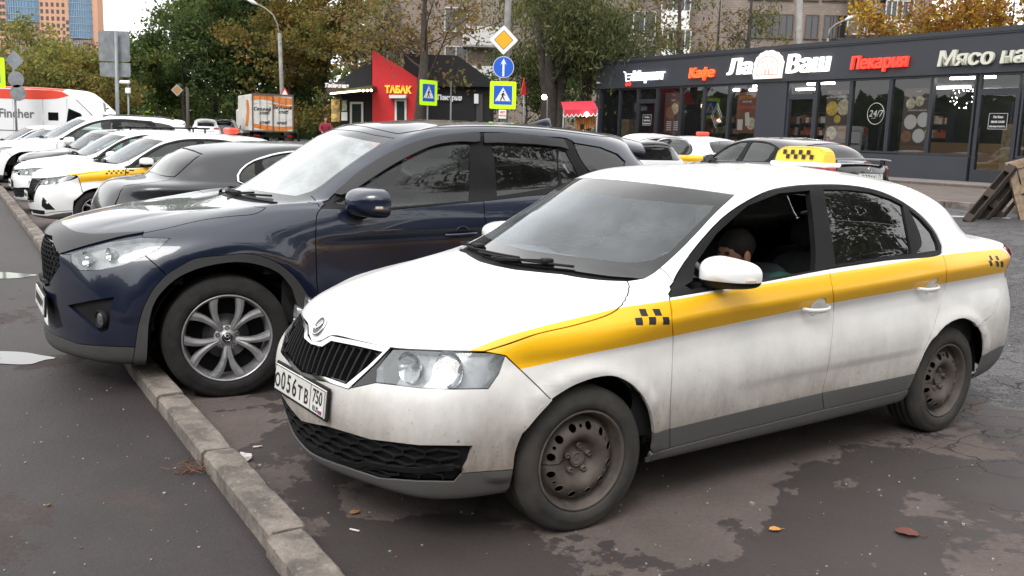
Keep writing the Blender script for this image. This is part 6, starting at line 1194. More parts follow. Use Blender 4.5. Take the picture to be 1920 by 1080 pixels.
 'rbseam': ([(8.062,3.986),(8.146,4.065),(8.254,4.126),(8.338,4.205),(8.414,4.3),(8.483,4.434),(8.549,4.592),(8.618,4.755),(8.699,4.895),(8.87,5.013),(8.9,5.167)],[0,4,8,10]),
 'rblow': ([(8.243,2.795),(8.302,2.905),(8.463,2.881),(8.585,2.934)],[0,2,3]),
 'stripet': ([(4.613,7.115),(4.692,7.122),(4.768,7.127),(4.845,7.132),(4.932,7.141),(5.012,7.155),(5.043,7.169),(5.078,7.185),(5.116,7.204),(5.156,7.225),(5.197,7.249),(5.24,7.273),(5.283,7.297),(5.327,7.319),(5.37,7.339),(5.414,7.357),(5.456,7.372),(5.497,7.384),(5.539,7.395),(5.583,7.405),(5.626,7.414),(5.671,7.423),(5.715,7.431),(5.76,7.439),(5.804,7.446),(5.848,7.453),(5.892,7.458),(5.934,7.463),(5.974,7.466),(6.024,7.47),(6.075,7.471),(6.125,7.471),(6.175,7.47),(6.225,7.47),(6.276,7.469),(6.33,7.469),(6.386,7.471),(6.449,7.476),(6.515,7.485),(6.585,7.497),(6.66,7.508),(6.741,7.515),(6.831,7.513),(6.93,7.499),(7.084,7.469),(7.345,7.421),(7.629,7.365),(7.893,7.308),(8.087,7.251),(8.233,7.192),(8.37,7.132),(8.509,7.072),(8.668,6.995)],[0,5,16,28,36,44,52]),
 'stripeb': ([(3.429,4.877),(3.48,4.903),(3.53,4.928),(3.579,4.952),(3.629,4.976),(3.68,5.001),(3.733,5.041),(3.789,5.08),(3.846,5.119),(3.905,5.153),(3.969,5.184),(4.036,5.205),(4.113,5.219),(4.195,5.224),(4.28,5.227),(4.37,5.221),(4.46,5.216),(4.549,5.212),(4.636,5.208),(4.724,5.205),(4.816,5.202),(4.915,5.2),(5.009,5.199),(5.043,5.2),(5.08,5.203),(5.119,5.208),(5.159,5.215),(5.2,5.224),(5.241,5.235),(5.282,5.247),(5.324,5.26),(5.365,5.275),(5.407,5.291),(5.448,5.307),(5.488,5.324),(5.53,5.343),(5.573,5.364),(5.617,5.385),(5.661,5.407),(5.706,5.429),(5.751,5.451),(5.797,5.471),(5.842,5.49),(5.887,5.506),(5.932,5.52),(5.975,5.53),(6.028,5.537),(6.083,5.54),(6.137,5.54),(6.191,5.536),(6.247,5.529),(6.305,5.52),(6.366,5.509),(6.431,5.498),(6.504,5.484),(6.582,5.468),(6.665,5.452),(6.752,5.437),(6.845,5.423),(6.941,5.413),(7.071,5.408),(7.262,5.408),(7.432,5.413),(7.603,5.42),(7.771,5.43),(7.939,5.441),(8.078,5.451),(8.205,5.461),(8.343,5.467),(8.5,5.469),(8.765,5.446)],[0,5,10,16,22,33,45,53,61,70]),
 'hoodstr': ([(2.891,5.878),(2.959,5.99),(3.016,6.116),(3.06,6.231),(3.108,6.33),(3.161,6.412),(3.212,6.473),(3.267,6.532),(3.325,6.59),(3.386,6.649),(3.45,6.704),(3.513,6.757),(3.577,6.797),(3.643,6.836),(3.71,6.867),(3.777,6.893),(3.845,6.915),(3.913,6.939),(3.981,6.963),(4.067,6.995),(4.153,7.022),(4.239,7.05),(4.324,7.081),(4.411,7.115)],[0,5,12,18,23]),
 'chk': ([(4.625,6.901),(4.709,6.831),(4.696,6.438),(4.619,6.498),(4.783,6.774),(4.869,6.71),(4.857,6.337),(4.778,6.4),(4.532,6.484),(4.618,6.446),(4.592,6.096),(4.509,6.163),(4.693,6.413),(4.777,6.349),(4.746,5.985),(4.663,6.06),(4.851,6.288),(4.928,6.227),(4.924,5.841),(4.836,5.911)],[0,1,2,3,4,5,6,7,8,9,10,11,12,13,14,15,16,17,18,19]),
 'chkr': ([(8.285,6.647),(8.325,6.613),(8.298,6.23),(8.251,6.258),(8.39,6.539),(8.439,6.501),(8.424,6.161),(8.368,6.19),(8.197,6.249),(8.26,6.253),(8.283,5.89),(8.226,5.911),(8.313,6.183),(8.377,6.151),(8.439,5.803),(8.372,5.829),(8.434,6.087),(8.506,6.051),(8.566,5.729),(8.488,5.759)],[0,1,2,3,4,5,6,7,8,9,10,11,12,13,14,15,16,17,18,19]),
 'handle': ([(5.776,5.529),(5.957,5.417),(6.774,5.456),(7.113,5.364)],[0,1,2,3]),
 'emblem': ([(0.008,6.766)],[0]),
 'plate': ([(0.834,3.789),(0.809,3.242)],[0,1]),
 'mirror': ([(4.761,8.803)],[0]),
}
LC = {
 'hoodfront': ([(0,5.915),(0.74,5.98),(1.458,4.991)],[0,1,2]),
 'hoodgap': ([(1.458,4.991),(1.646,5.127),(1.804,5.256),(1.936,5.376),(2.053,5.488),(2.163,5.596),(2.265,5.697),(2.358,5.79),(2.44,5.874),(2.52,5.953),(2.596,6.039),(2.672,6.132),(2.758,6.205),(2.847,6.264),(2.939,6.328),(3.012,6.393),(3.064,6.462),(3.116,6.538),(3.168,6.617),(3.227,6.739),(3.282,6.872),(3.341,6.993),(3.404,7.056),(3.473,7.108),(3.555,7.147),(3.643,7.163),(3.743,7.166),(3.845,7.164),(3.938,7.162),(4.031,7.147),(4.116,7.129),(4.181,7.151),(4.226,7.224),(4.239,7.379),(4.17,7.735),(2.423,8.899)],[0,4,8,11,14,18,21,24,28,31,33,35]),
 'hoodrear': ([(2.423,8.899),(2.204,8.912),(1.983,8.92),(1.751,8.924),(0.44,8.961),(0,8.961)],[0,3,4,5]),
 'wsside': ([(4.156,8.291),(2.955,8.999),(3.016,9.066),(3.047,9.13),(3.054,9.213),(3.035,9.306),(3.006,9.416),(2.979,9.528),(2.969,9.633),(2.973,9.737),(2.974,9.844),(2.965,9.954),(2.949,10.068),(2.942,10.178),(2.947,10.284),(2.962,10.388),(2.987,10.49),(3.015,10.585),(3.045,10.68),(3.071,10.779),(3.082,10.889)],[0,2,4,8,12,16,20]),
 'wstop': ([(3.082,10.889),(2.718,10.897),(2.391,10.881),(2.079,10.859),(0,10.859)],[0,3,4]),
 'dlo': ([(5.011,7.269),(4.955,8.018),(4.514,8.772),(4.037,9.129),(3.845,9.31),(3.756,9.463),(3.723,9.601),(3.723,9.729),(3.739,9.833),(3.757,9.941),(3.778,10.048),(3.818,10.146),(3.879,10.231),(3.951,10.304),(4.033,10.371),(4.125,10.433),(4.223,10.489),(4.33,10.539),(4.48,10.592),(4.646,10.637),(4.823,10.677),(5.008,10.71),(5.116,10.739),(5.243,10.756),(5.381,10.771),(5.524,10.784),(5.664,10.795),(5.799,10.804),(5.905,10.811),(6.003,10.815),(6.126,10.816),(6.244,10.813),(6.342,10.806),(6.443,10.797),(6.542,10.786),(6.637,10.774),(6.728,10.762),(6.812,10.75),(6.916,10.755),(7.022,10.776),(7.176,10.765),(7.291,10.679),(7.357,10.522),(7.398,10.313),(7.416,10.061),(7.407,9.778),(7.397,9.518),(7.246,7.869),(6.786,7.778),(6.409,7.778),(5.994,7.346),(5.948,7.298),(5.901,7.245),(5.854,7.194),(5.808,7.143),(5.763,7.096),(5.718,7.058),(5.674,7.018),(5.63,6.972),(5.587,6.92),(5.544,6.868),(5.501,6.815),(5.459,6.77),(5.417,6.728)],[0,3,7,12,17,21,24,27,31,37,41,46,47,48,49,50,63]),
 'fglass': ([(5.055,8.102),(4.673,8.989),(4.404,9.27),(4.23,9.479),(4.255,9.606),(4.284,9.732),(4.309,9.862),(4.324,9.999),(4.408,10.09),(4.493,10.178),(4.58,10.264),(4.667,10.349),(4.813,10.396),(4.968,10.445),(5.06,10.495),(5.147,10.547),(5.278,10.567),(5.414,10.589),(5.547,10.615),(5.71,10.627),(5.846,10.352),(5.917,10.099),(5.94,9.826),(5.939,9.566),(5.931,9.301),(5.923,8.921),(5.912,7.688),(5.853,7.619),(5.796,7.542),(5.739,7.458),(5.684,7.369),(5.629,7.279),(5.575,7.193),(5.522,7.116),(5.47,7.06),(5.417,7.007)],[0,3,7,11,15,18,19,26,35]),
 'rglass': ([(6.095,10.551),(6.225,10.539),(6.344,10.528),(6.457,10.519),(6.566,10.51),(6.671,10.502),(6.773,10.469),(6.873,10.437),(6.967,10.404),(6.955,10.109),(6.918,9.791),(6.863,9.487),(6.805,9.153),(6.734,8.922),(6.134,8.126),(6.152,8.964),(6.171,9.25),(6.191,9.459),(6.214,9.737),(6.217,10.031)],[0,5,8,12,13,14,17,19]),
 'dglass': ([(6.994,10.338),(7.113,10.277),(7.146,10.011),(7.147,9.731),(7.133,9.452),(7,9.056),(6.83,9.115)],[0,1,4,5,6]),
 'qglass': ([(7.333,10.604),(7.514,10.579),(7.703,10.552),(7.914,10.521),(8.085,10.394),(8.258,10.241),(8.307,10.055),(8.354,9.86),(8.255,9.687),(8.28,9.424),(7.489,9.393),(7.42,9.56)],[0,3,5,7,8,9,10,11]),
 'gapA': ([(5.011,7.269),(5.005,6.721),(5.002,6.193),(5,5.76),(4.99,5.411),(4.985,5.178),(4.983,4.921),(4.982,4.657),(4.982,4.386),(4.982,4.113),(4.982,3.849),(4.981,3.597),(5.02,2.16),(5.02,1.206)],[0,1,4,11,12,13]),
 'apseam': ([(3.054,9.213),(3.832,8.919),(4.844,8.057),(5.002,7.438)],[0,1,3]),
 'gapB': ([(5.799,10.804),(5.911,10.563),(5.983,10.362),(6.038,10.167),(6.067,9.948),(6.068,9.744),(6.057,9.536),(6.043,9.314),(6.028,9.049),(6.015,8.33),(6.001,7.335),(5.996,6.572),(5.994,6.097),(5.993,5.788),(6,3.818),(5.98,1.203)],[0,4,10,13,14,15]),
 'gapC': ([(7.291,10.679),(7.327,10.454),(7.364,10.239),(7.39,10.006),(7.397,9.761),(7.397,9.518),(7.286,7.516),(7.611,5.355),(7,3.889),(6.663,2.44),(6.643,1.226)],[0,5,6,7,8,9,10]),
 'archout': ([(3.125,0.333),(3,0.5),(3.116,1.216),(3.151,1.536),(3.178,1.82),(3.196,2.044),(3.216,2.233),(3.236,2.418),(3.256,2.594),(3.276,2.763),(3.3,2.952),(3.326,3.161),(3.353,3.37),(3.38,3.566),(3.414,3.776),(3.45,3.969),(3.488,4.149),(3.525,4.289),(3.565,4.408),(3.604,4.516),(3.649,4.648),(3.702,4.752),(3.745,4.792),(3.797,4.814),(3.853,4.826),(3.911,4.831),(3.969,4.835),(4.039,4.844),(4.111,4.851),(4.184,4.841),(4.256,4.803),(4.326,4.734),(4.395,4.642),(4.462,4.531),(4.526,4.405),(4.58,4.273),(4.631,4.124),(4.679,3.967),(4.723,3.811),(4.767,3.629),(4.805,3.445),(4.844,3.263),(4.935,2.68),(4.98,1.429)],[0,1,4,9,13,16,19,21,26,30,34,38,41,42,43]),
 'archin': ([(3.125,0.333),(3.262,1.29),(3.28,1.571),(3.293,1.812),(3.305,2.036),(3.319,2.255),(3.331,2.458),(3.346,2.65),(3.364,2.836),(3.383,3.029),(3.406,3.228),(3.431,3.39),(3.459,3.537),(3.487,3.671),(3.521,3.823),(3.556,3.958),(3.598,4.092),(3.648,4.215),(3.688,4.29),(3.733,4.362),(3.782,4.424),(3.834,4.474),(3.884,4.51),(3.939,4.537),(3.996,4.557),(4.053,4.563),(4.108,4.557),(4.183,4.524),(4.256,4.467),(4.328,4.388),(4.399,4.292),(4.47,4.173),(4.534,4.026),(4.585,3.849),(4.63,3.647),(4.675,3.447),(4.77,2.58),(4.77,1.286)],[0,4,7,10,13,15,17,21,26,29,32,35,36,37]),
 'hlight': ([(3.369,5.787),(3.26,5.832),(3.148,5.875),(3.037,5.918),(2.923,5.877),(2.789,5.833),(2.653,5.784),(2.512,5.732),(2.407,5.605),(2.284,5.471),(2.143,5.332),(2.009,5.183),(1.841,5.021),(1.908,4.635),(2.049,4.47),(2.186,4.309),(2.388,4.338),(2.56,4.361),(2.71,4.379),(2.844,4.449),(2.964,4.515),(3.047,4.578),(3.102,4.689),(3.155,4.797),(3.205,4.903),(3.251,5.037),(3.295,5.171),(3.338,5.304)],[0,3,7,10,12,13,15,18,21,24,27]),
 'grille': ([(0,5.71),(0.74,5.685),(1.416,4.82),(1.466,4.419),(1.266,4.091),(1.029,3.785),(0.697,3.471),(0.52,3.556),(0,3.484)],[0,1,2,3,6,7,8]),
 'lowg': ([(0,3),(0.84,3),(1.2,2.78),(1.34,2.22),(0.84,2),(0,2)],[0,1,2,3,4,5]),
 'lowclad': ([(0,1.797),(1.292,1.77),(1.541,1.736),(1.786,1.716),(2.002,1.741),(2.232,1.785),(2.443,1.82),(2.626,1.839),(2.783,1.849),(2.918,1.848),(3.029,1.843),(3.104,1.835),(3.173,1.82)],[0,1,3,6,9,12]),
 'bottom': ([(0,1.04),(1.438,1.144),(1.66,1.147),(1.863,1.132),(2.062,1.112),(2.266,1.098),(2.447,1.086),(2.617,1.06),(2.762,1.018),(2.874,0.928),(3,0.833),(3.125,0.333)],[0,1,5,10,11]),
 'fog': ([(1.633,2.94),(1.952,3.042),(2.269,3.138),(2.541,3.218),(2.728,3.266),(2.883,3.309),(3.014,3.35),(2.984,3.065),(2.938,2.813),(2.896,2.613),(2.853,2.414),(2.694,2.327),(2.582,2.392),(2.445,2.451),(2.262,2.576),(2.056,2.7)],[0,3,6,8,10,11,13,15]),
 'fogc': ([(2.697,2.668)],[0]),
 'seam': ([(3.249,5.013),(3.321,4.793),(3.383,4.583),(3.428,4.408),(3.461,4.272),(3.488,4.149)],[0,3,5]),
 'handle': ([(5.733,5.147),(5.936,5.172)],[0,1]),
 'crease': ([(5.022,5.853),(5.07,5.803),(5.12,5.756),(5.17,5.715),(5.22,5.675),(5.27,5.638),(5.32,5.602)],[0,6]),
 'visf': ([(4.155,9.113),(3.969,9.293),(3.861,9.441),(3.804,9.572),(3.789,9.693),(3.801,9.797),(3.824,9.902),(3.85,10.007),(3.889,10.107),(3.946,10.193),(4.015,10.267),(4.093,10.335),(4.181,10.397),(4.277,10.453),(4.383,10.504),(4.529,10.557),(4.693,10.602),(4.872,10.64),(5.034,10.672),(5.158,10.697),(5.299,10.71),(5.445,10.719),(5.576,10.74),(5.699,10.758),(5.799,10.721),(5.91,10.476),(5.854,10.441),(5.727,10.456),(5.581,10.466),(5.472,10.457),(5.358,10.445),(5.249,10.426),(5.158,10.396),(5.089,10.351),(5.038,10.293),(4.998,10.228),(4.921,10.159),(4.854,10.084),(4.803,9.999),(4.761,9.913),(4.724,9.829),(4.693,9.751),(4.669,9.673),(4.65,9.594),(4.633,9.514),(4.624,9.398),(4.635,9.27),(4.644,9.154),(4.623,9.067),(4.606,8.979)],[0,4,9,14,18,21,24,25,28,32,36,40,44,47,49]),
 'visr': ([(5.874,10.723),(6.005,10.73),(6.155,10.74),(6.29,10.753),(6.427,10.741),(6.556,10.731),(6.679,10.724),(6.808,10.694),(6.931,10.668),(7.079,10.644),(7.11,10.476),(7.14,10.315),(6.985,10.39),(6.889,10.404),(6.789,10.419),(6.687,10.435),(6.569,10.435),(6.449,10.436),(6.324,10.438),(6.192,10.441),(6.093,10.427),(5.988,10.415)],[0,3,6,9,11,12,15,19,21]),
 'emblem': ([(0,4.818)],[0]),
}
# ---------------------------------------------------------------- body of the sedan family (near taxi and, coarser, the others)
def A_(L, k): return list(L[k])
def honeycomb(mb, S, poly, du, dv, w, h, off, amp=.22):
    """net of elongated six-sided cells: zigzag rows joined by short upright bars"""
    q = np.array(poly); u0, v0 = q.min(0); u1, v1 = q.max(0); n = int((u1-u0)/(du/2))+2; R_ = int((v1-v0)/dv)+2; P = {}
    for r in range(R_):
        for k in range(n): P[r, k] = (u0+k*du/2, v0+r*dv+(amp if (k+r) % 2 else -amp)*dv)
    keys = list(P); ins = dict(zip(keys, pip(np.array([P[k] for k in keys]), poly)))
    for r in range(R_):
        run = []
        for k in list(range(n))+[None]:
            if k is not None and ins[r, k]: run.append(P[r, k])
            else:
                if len(run) > 1: ribbon(mb, S, run, w, h, off)
                run = []
        for k in range(n):
            if (k+r) % 2 and r+1 < R_ and ins[r, k] and ins[r+1, k]: ribbon(mb, S, [P[r, k], P[r+1, k]], w, h, off)
def grille_slats(mb, S, poly, ys, v0, v1, w, h, off):
    vv = np.linspace(v0, v1, 26)
    for y0 in ys:
        pts = []
        for v in vv:
            uu = np.linspace(-2.2, 2.2, 89); P = S.ev([(u, v) for u in uu])[0][:, 1]; u = np.interp(y0, P, uu); pts.append((u, v))
        ins = pip(np.array(pts), poly); run = [p for p, k in zip(pts, ins) if k]
        if len(run) > 3: ribbon(mb, S, run, w, h, off)
def lamp(S, root, outline, mirror=True, depth=.034, bulbs=(), name='headlight', dark=None, lens=None, split=None):
    for sg in ((1, -1) if mirror else (1,)):
        ol = outline if sg > 0 else mir(outline)
        g = bpy.data.objects.new(name, None); COL.objects.link(g); g.parent = root; g.empty_display_size = .1
        patch(S, 'lens', ol, lens or MLENS, g, off=.001, depth=.004, gap=.002)
        hm = MHIN if name == 'headlight' else MRED
        mb = MB(); o = dens(S, ol, .03); P, N = S.ev(o, -.004); Q, _ = S.ev(o, -depth); c = Q.mean(0); Q = Q*.94+c*.06
        mb.grid([list(P)+[P[0]], list(Q)+[Q[0]]], 0, True); mb.build('lamp_wall', hm if name != 'headlight' else MREF2, g, norm=False)
        u0 = split or 0
        patch(S, 'lamp_back', ol, [hm, MREF2 if name == 'headlight' else MRED], g, off=-depth, depth=0, gap=.003, flange=False, regions=[([(sg*(u0+.25), 3.5), (sg*5, 3.5), (sg*5, 6.8), (sg*(u0+.45), 6.8)], 1)] if split else [])
        mb = MB()
        for (u, v, r, d) in bulbs:
            p, n = S.ev([(sg*u, v)], -.010); p = Vector(p[0]); n = Vector((1, sg*.25, .02)).normalized(); m = n.to_track_quat('Z', 'Y').to_matrix().to_4x4(); m.translation = p-n*(.012+d)
            mb.lathe([(r, .03), (r*.93, .026), (r*.72, .004), (r*.42, -.016), (r*.34, -.02)], 24, m, 0); mb.lathe([(r*.34, -.02), (r*.15, -.012), (r*.13, .010), (.0005, .014)], 16, m, 1)
        if bulbs: mb.build('reflector', [MREF, MHIN if dark else MREF], g)
def seg(L, k, i=0, j=None):
    """stretch of outline k between corner points i and j (negative order runs it backwards)"""
    pts, ix = L[k]; n = len(ix); j = n-1 if j is None else j; i %= n; j %= n
    return pts[ix[i]:ix[j]+1] if i <= j else pts[ix[j]:ix[i]+1][::-1]
def thin(p, n): return p if n <= 1 else [q for k, q in enumerate(p) if k % n == 0 or k == len(p)-1]
def cup_hole(S, a, b, r=.056, asp=.85):
    """round finger recess behind a door handle: outline and depth function"""
    c = np.array([(a[0]*.42+b[0]*.58, a[1]*.42+b[1]*.58)]); P, N = S.ev(c); Su, Sv = S.tang(c); P, N, Su, Sv = P[0], N[0], Su[0], Sv[0]
    T = np.array([1., 0, 0])-N*N[0]; T /= np.linalg.norm(T); B = np.cross(N, T); J = np.stack([Su, Sv], 1); out = []
    for k in range(26):
        t = 2*PI*k/26; d = T*math.cos(t)*r+B*math.sin(t)*r*asp; s_ = np.linalg.lstsq(J, d, rcond=None)[0]; out.append((c[0, 0]+s_[0], c[0, 1]+s_[1]))
    return out, (lambda Q: -.013*np.clip(1-((Q-P)**2).sum(1)/(r*r), 0, 1)**.7)
class Rear:
    """the same surface with u running 0..2K so that panels may cross the tail centre"""
    def __init__(s, S): s.S = S; s.K = 1e6; n = len(S.u)//2; s.vs = S.vs; s.u = np.concatenate([S.u[n:], S.u[1:n+1]+2*S.K])
    def ev(s, uv, off=0.): return s.S.ev(uv, off)
    def tang(s, uv): return s.S.tang(uv)
def sedan(name, S, L, paintm, loc, yaw, z=0., label='', cat='car', group=None, near=False, stripe=None, glass=None, front='rapid', wheels=((0, .2975), (-2.602, .2975)), wy=.80, R=.3015, ri=.2075, wk='steel', lowtrim=None, mirmat=None, opn=False, wsmat=None, steer=0., chrome_dlo=False, cab=True, tl=None):
    root = empty(name, loc, yaw, label, cat, group); root.location.z = z
    Lh = .03 if near else .08; pm = paintm; ms = [pm, lowtrim or pm, MY, MINK]; G = .0030 if near else .005; lt = 1 if lowtrim else 0; th = 1 if near else 2
    P = lambda nm, o, **k: patch(S, nm, o, k.pop('mats', ms), root, L=Lh, gap=k.pop('gap', G), **k)
    q = lambda k, i=0, j=None: thin(seg(L, k, i, j), th)
    sreg = []
    if stripe:
        sreg = [(jn(q('stripet'), q('stripeb', -1, 0)), 2)]
        fstripe = jn([(2.6, 5.5)], q('hoodstr'), q('stripet', 0, 1), [(5.4, 7.3), (5.4, 5.3)], q('stripeb', 4, 0), [(3.2, 5.0)])
        hoodreg = jn(q('hoodstr'), [(4.8, 7.2), (4.4, 5.8), (2.6, 5.3)])
        ck = [q('chk')[i:i+4] for i in range(0, 20, 4)] if near else []; ckr = [q('chkr')[i:i+4] for i in range(0, 20, 4)] if near else []
    P('hood', sym(jn(q('hoodfront'), q('hoodgap'), q('hoodrear'))), regions=([(hoodreg, 2), (mir(hoodreg), 2)] if stripe else []))
    aF = L['archF'][1]; arF = L['archF'][0]
    # front bumper: under grille and lamp, out along the seam, down the arch, back under the lower grille
    iseam = aF[3]; isp = aF[1]
    # chrome corners: 0 centre top .. 4 outer tip, 5, 6 bottom corner, 7, 8 bottom centre
    bump = jn(q('chrome', 8, 6), [seg(L, 'wing')[L['wing'][1][3]]], q('hlight', 8, 3), q('seam'), thin(arF[isp:iseam+1], th)[::-1], q('sptop', -1, 0), q('lowg', 6, 4), q('lowg', 4, 0))
    P('front_bumper', sym(bump), depth=.02)
    lo = q('lowg', 6, -1)
    spo = jn(rv(lo), q('sptop'), thin(arF[:isp+1], th)[::-1][:-1], [(3.40, .5), (3.0, .45), (1.5, .45), (0, .45)])
    P('front_spoiler', sym(spo), mats=[lowtrim or pm], depth=.008)
    lg = q('lowg'); P('lower_grille', sym(lg), mats=[MPL], off=-.022, gap=-.003, flange=False)
    mb = MB()
    if near:
        honeycomb(mb, S, sym(lg), .42, .20, .008, .014, -.019); ribbon(mb, S, [(u, np.interp(abs(u), [0, 1.25, 1.4, 3.1], [1.86, 1.95, 2.15, 2.42])) for u in np.linspace(-3.05, 3.05, 50)], .028, .012, -.016)
    else:
        for v in (1.9, 2.3, 2.6): ribbon(mb, S, [(u, v) for u in np.linspace(-2.9, 2.9, 24)], .02, .01, -.02)
    mb.build('grille_mesh', MPL, root, norm=False)
    gr = q('grille'); ch = q('chrome')
    P('grille', sym(gr), mats=[MPLG], off=-.030, gap=-.004, flange=False)
    mb = MB()
    if front == 'rapid': grille_slats(mb, S, sym(gr), [(-9.5+i)*.0415 for i in range(20)], 3.9, 6.25, .011, .022, -.028)
    elif front == 'hex': honeycomb(mb, S, sym(gr), .34, .22, .012, .012, -.026)
    else:
        for v in (4.5, 5.0, 5.5): ribbon(mb, S, [(u, v) for u in np.linspace(-1.2, 1.2, 16)], .02, .012, -.026)
    mb.build('grille_slats', MPL, root, norm=False)
    if front in ('rapid', 'kia'): P('grille_frame', sym(ch), mats=[MCHR], holes=[sym(gr)], off=.003, gap=.0006, depth=.010, grow_holes=False)
    else: P('grille_frame', sym(ch), mats=[MPLG], holes=[sym(gr)], off=.001, gap=.001, depth=.010)
    for sg in (1, -1): P('lamp_surround', q('wing') if sg > 0 else mir(q('wing')), mats=[MPLG], off=-.002, gap=.001)
    hl = jn(q('hlight'), [q('hlight')[0]])
    lamp(S, root, hl, bulbs=((2.12, 5.22, .062, .0), (2.80, 5.12, .072, -.006)) if near else ((2.2, 5.2, .05, 0), (2.8, 5.1, .05, 0)), dark=True, split=1.62)
    gA, gB, gC = q('gapA'), q('gapB'), q('gapC'); clreg = jn(q('clad'), [(6.95, 1.2), (4.7, 1.2)])
    hfe = seg(L, 'hoodfront')[-1]
    fen = jn(q('hlight', 3, 2), [hfe], q('hoodgap'), q('wsside', 0, 2), q('apseam'), q('dlo', 1, 0), gA, [seg(L, 'sill')[0]], thin(arF[iseam:], th)[::-1], q('seam', -1, 0))
    P('fender', fen, regions=[(clreg, 1)]*lt+([(fstripe, 2)]+[(c, 3) for c in ck] if stripe else []), depth=.018, mirror=True)
    h = L['handle'][0]; cups = [cup_hole(S, h[0], h[1]), cup_hole(S, h[2], h[3])]
    dreg = [(clreg, 1)]*lt+sreg; dl = L['dlo']
    P('front_door', jn(gA, q('sill', 1, 3), rv(gB), q('dlo', 17, 19), q('dlo', 0, 0)), regions=dreg, mirror=True, holes=[cups[0][0]] if near else [])
    P('rear_door', jn(gB, q('sill', 3, 5), rv(gC), q('dlo', 15, 17)), regions=dreg, mirror=True, holes=[cups[1][0]] if near else [])
    if near:
        for c, f in cups: P('handle_recess', c, off=f, gap=.0003, flange=False, mirror=True)
    sl = q('sill'); P('rocker_panel', jn(sl, [(6.87, 1.6), (6.85, .5), (4.87, .5), (4.86, 1.0)]), mats=[lowtrim or pm], off=.004, mirror=True, depth=.02)
    # roof, pillars and quarters in one skin
    rb = q('rbseam'); arR, aR = L['archR']; tl = tl or [(8.74, 7.0), (9.05, 7.1), (9.7, 6.9), (9.72, 5.3), (9.2, 5.15), (8.75, 5.22)]
    kR = min(range(len(arR)), key=lambda i: abs(arR[i][0]-rb[0][0])+abs(arR[i][1]-rb[0][1])); k0 = aR[1]
    sh = jn(q('wstop', -1, 0), q('wsside', -1, 2), q('apseam'), q('dlo', 1, 15), gC, thin(arR[k0:kR+1], th), rb, [tl[5], tl[0], tl[1], tl[2]], [(9.72, 6.88), (9.35, 7.1), (9.12, 7.7), (9.0, 8.78)], [(9.05, 8.95), (8.98, 9.9), (9.1, 10.62), (10, 10.8), (11, 10.85), (11, 13), (0, 13)])
    shr = sreg+[(mir(r), k) for r, k in sreg]+([(c, 3) for c in ckr]+[(mir(c), 3) for c in ckr] if stripe else [])
    P('body_shell', jn(sh, rv(mir(sh))), regions=shr, depth=.02)
    RS = Rear(S); PR = lambda nm, o, **k: patch(RS, nm, o, k.pop('mats', ms), root, L=Lh, gap=k.pop('gap', G), **k)
    whole = lambda h: jn(h, [(22-u, v) for u, v in rv(h)])
    PR('boot_lid', whole([(11, 8.8), (10, 8.8), (9.0, 8.78), (9.12, 7.7), (9.35, 7.1), (9.72, 6.88), tl[3], (9.75, 4.5), (11, 4.5)]))
    PR('rear_bumper', whole(jn([(11, 4.42), (9.75, 4.42), (9.72, 5.22), tl[4], tl[5]], rv(rb), thin(arR[kR:], th), [(8.3, .5), (11, .5)])), depth=.008, regions=([(jn([(8.0, 2.79)], q('rblow'), [(9.5, 2.5), (12.5, 2.5), (13.4, 2.93), (14, 2.79), (14, 0), (8, 0)]), 1)] if lowtrim else []))
    lamp(S, root, tl, name='tail_light', depth=.03, lens=MRED)
    PR('rear_window', whole([(11, 10.78), (10, 10.73), (9.17, 10.55), (9.05, 9.9), (9.12, 9.02), (10, 9.07), (11, 9.12)]), mats=[glass or MGLs], off=-.004, depth=.004)
    PR('rear_window_seal', whole([(11, 10.85), (10, 10.8), (9.1, 10.62), (8.98, 9.9), (9.05, 8.95), (9.0, 8.78), (10, 8.82), (11, 8.82)]), mats=[MPLG], off=-.010, gap=.0, flange=False, holes=[whole([(11, 10.7), (10, 10.66), (9.25, 10.5), (9.13, 9.9), (9.2, 9.1), (10, 9.15), (11, 9.2)])])
    ws, wt = q('wsside'), q('wstop')
    wi = jn([(0, 9.06), (.55, 9.06), (1.5, 9.11), (2.0, 9.09), (2.4, 9.06), (2.9, 9.03)], ws, wt)
    wi2 = jn([(0, 9.32), (1.5, 9.35), (2.45, 9.34), (2.80, 9.42)], [(u-.15, v) for u, v in q('wsside', 3, -1)[:-1] if 9.55 < v < 10.55], [(2.80, 10.60), (1.9, 10.47), (1.0, 10.43), (0, 10.43)])
    P('windscreen', sym(wi2), mats=[wsmat or MGLw], off=-.002, depth=.004, gap=0, flange=False)
    P('windscreen_border', sym(wi), mats=[MGLf], off=-.002, holes=[sym(wi2)], gap=.001, grow_holes=False, depth=.006)
    P('cowl', sym(jn([(0, 8.97), (.55, 8.97), (1.53, 9.03), (1.97, 9.0), (2.43, 8.97), (2.97, 8.95)], [(2.9, 9.2), (2.4, 9.25), (1.5, 9.3), (0, 9.25)])), mats=[MPL], off=-.014, gap=0, flange=False)
    # side windows
    op = q('opening'); rg, qg = q('rglass'), q('qglass'); dlp = q('dlo')
    if chrome_dlo: P('window_trim', dlp, mats=[MCHR], holes=[[tuple(np.array(p)*.95+np.array((5.9, 9.2))*.05) for p in dlp]], off=.004, gap=.001, mirror=True)
    P('window_frame', dlp, mats=[MPL], holes=[op, rg, qg], off=-.005, gap=.003, depth=.03, mirror=True, grow_holes=False)
    gm = glass or MGLs
    for nm, o in (('rear_door_glass', rg), ('quarter_glass', qg)): P(nm, o, mats=[gm], off=-.014, depth=.003, gap=-.002, mirror=True)
    P('front_door_glass', mir(op), mats=[MGLc], off=-.016, depth=.003, gap=-.002)
    if not opn: P('front_door_glass', op, mats=[glass or MGLc], off=-.016, depth=.003, gap=-.002)
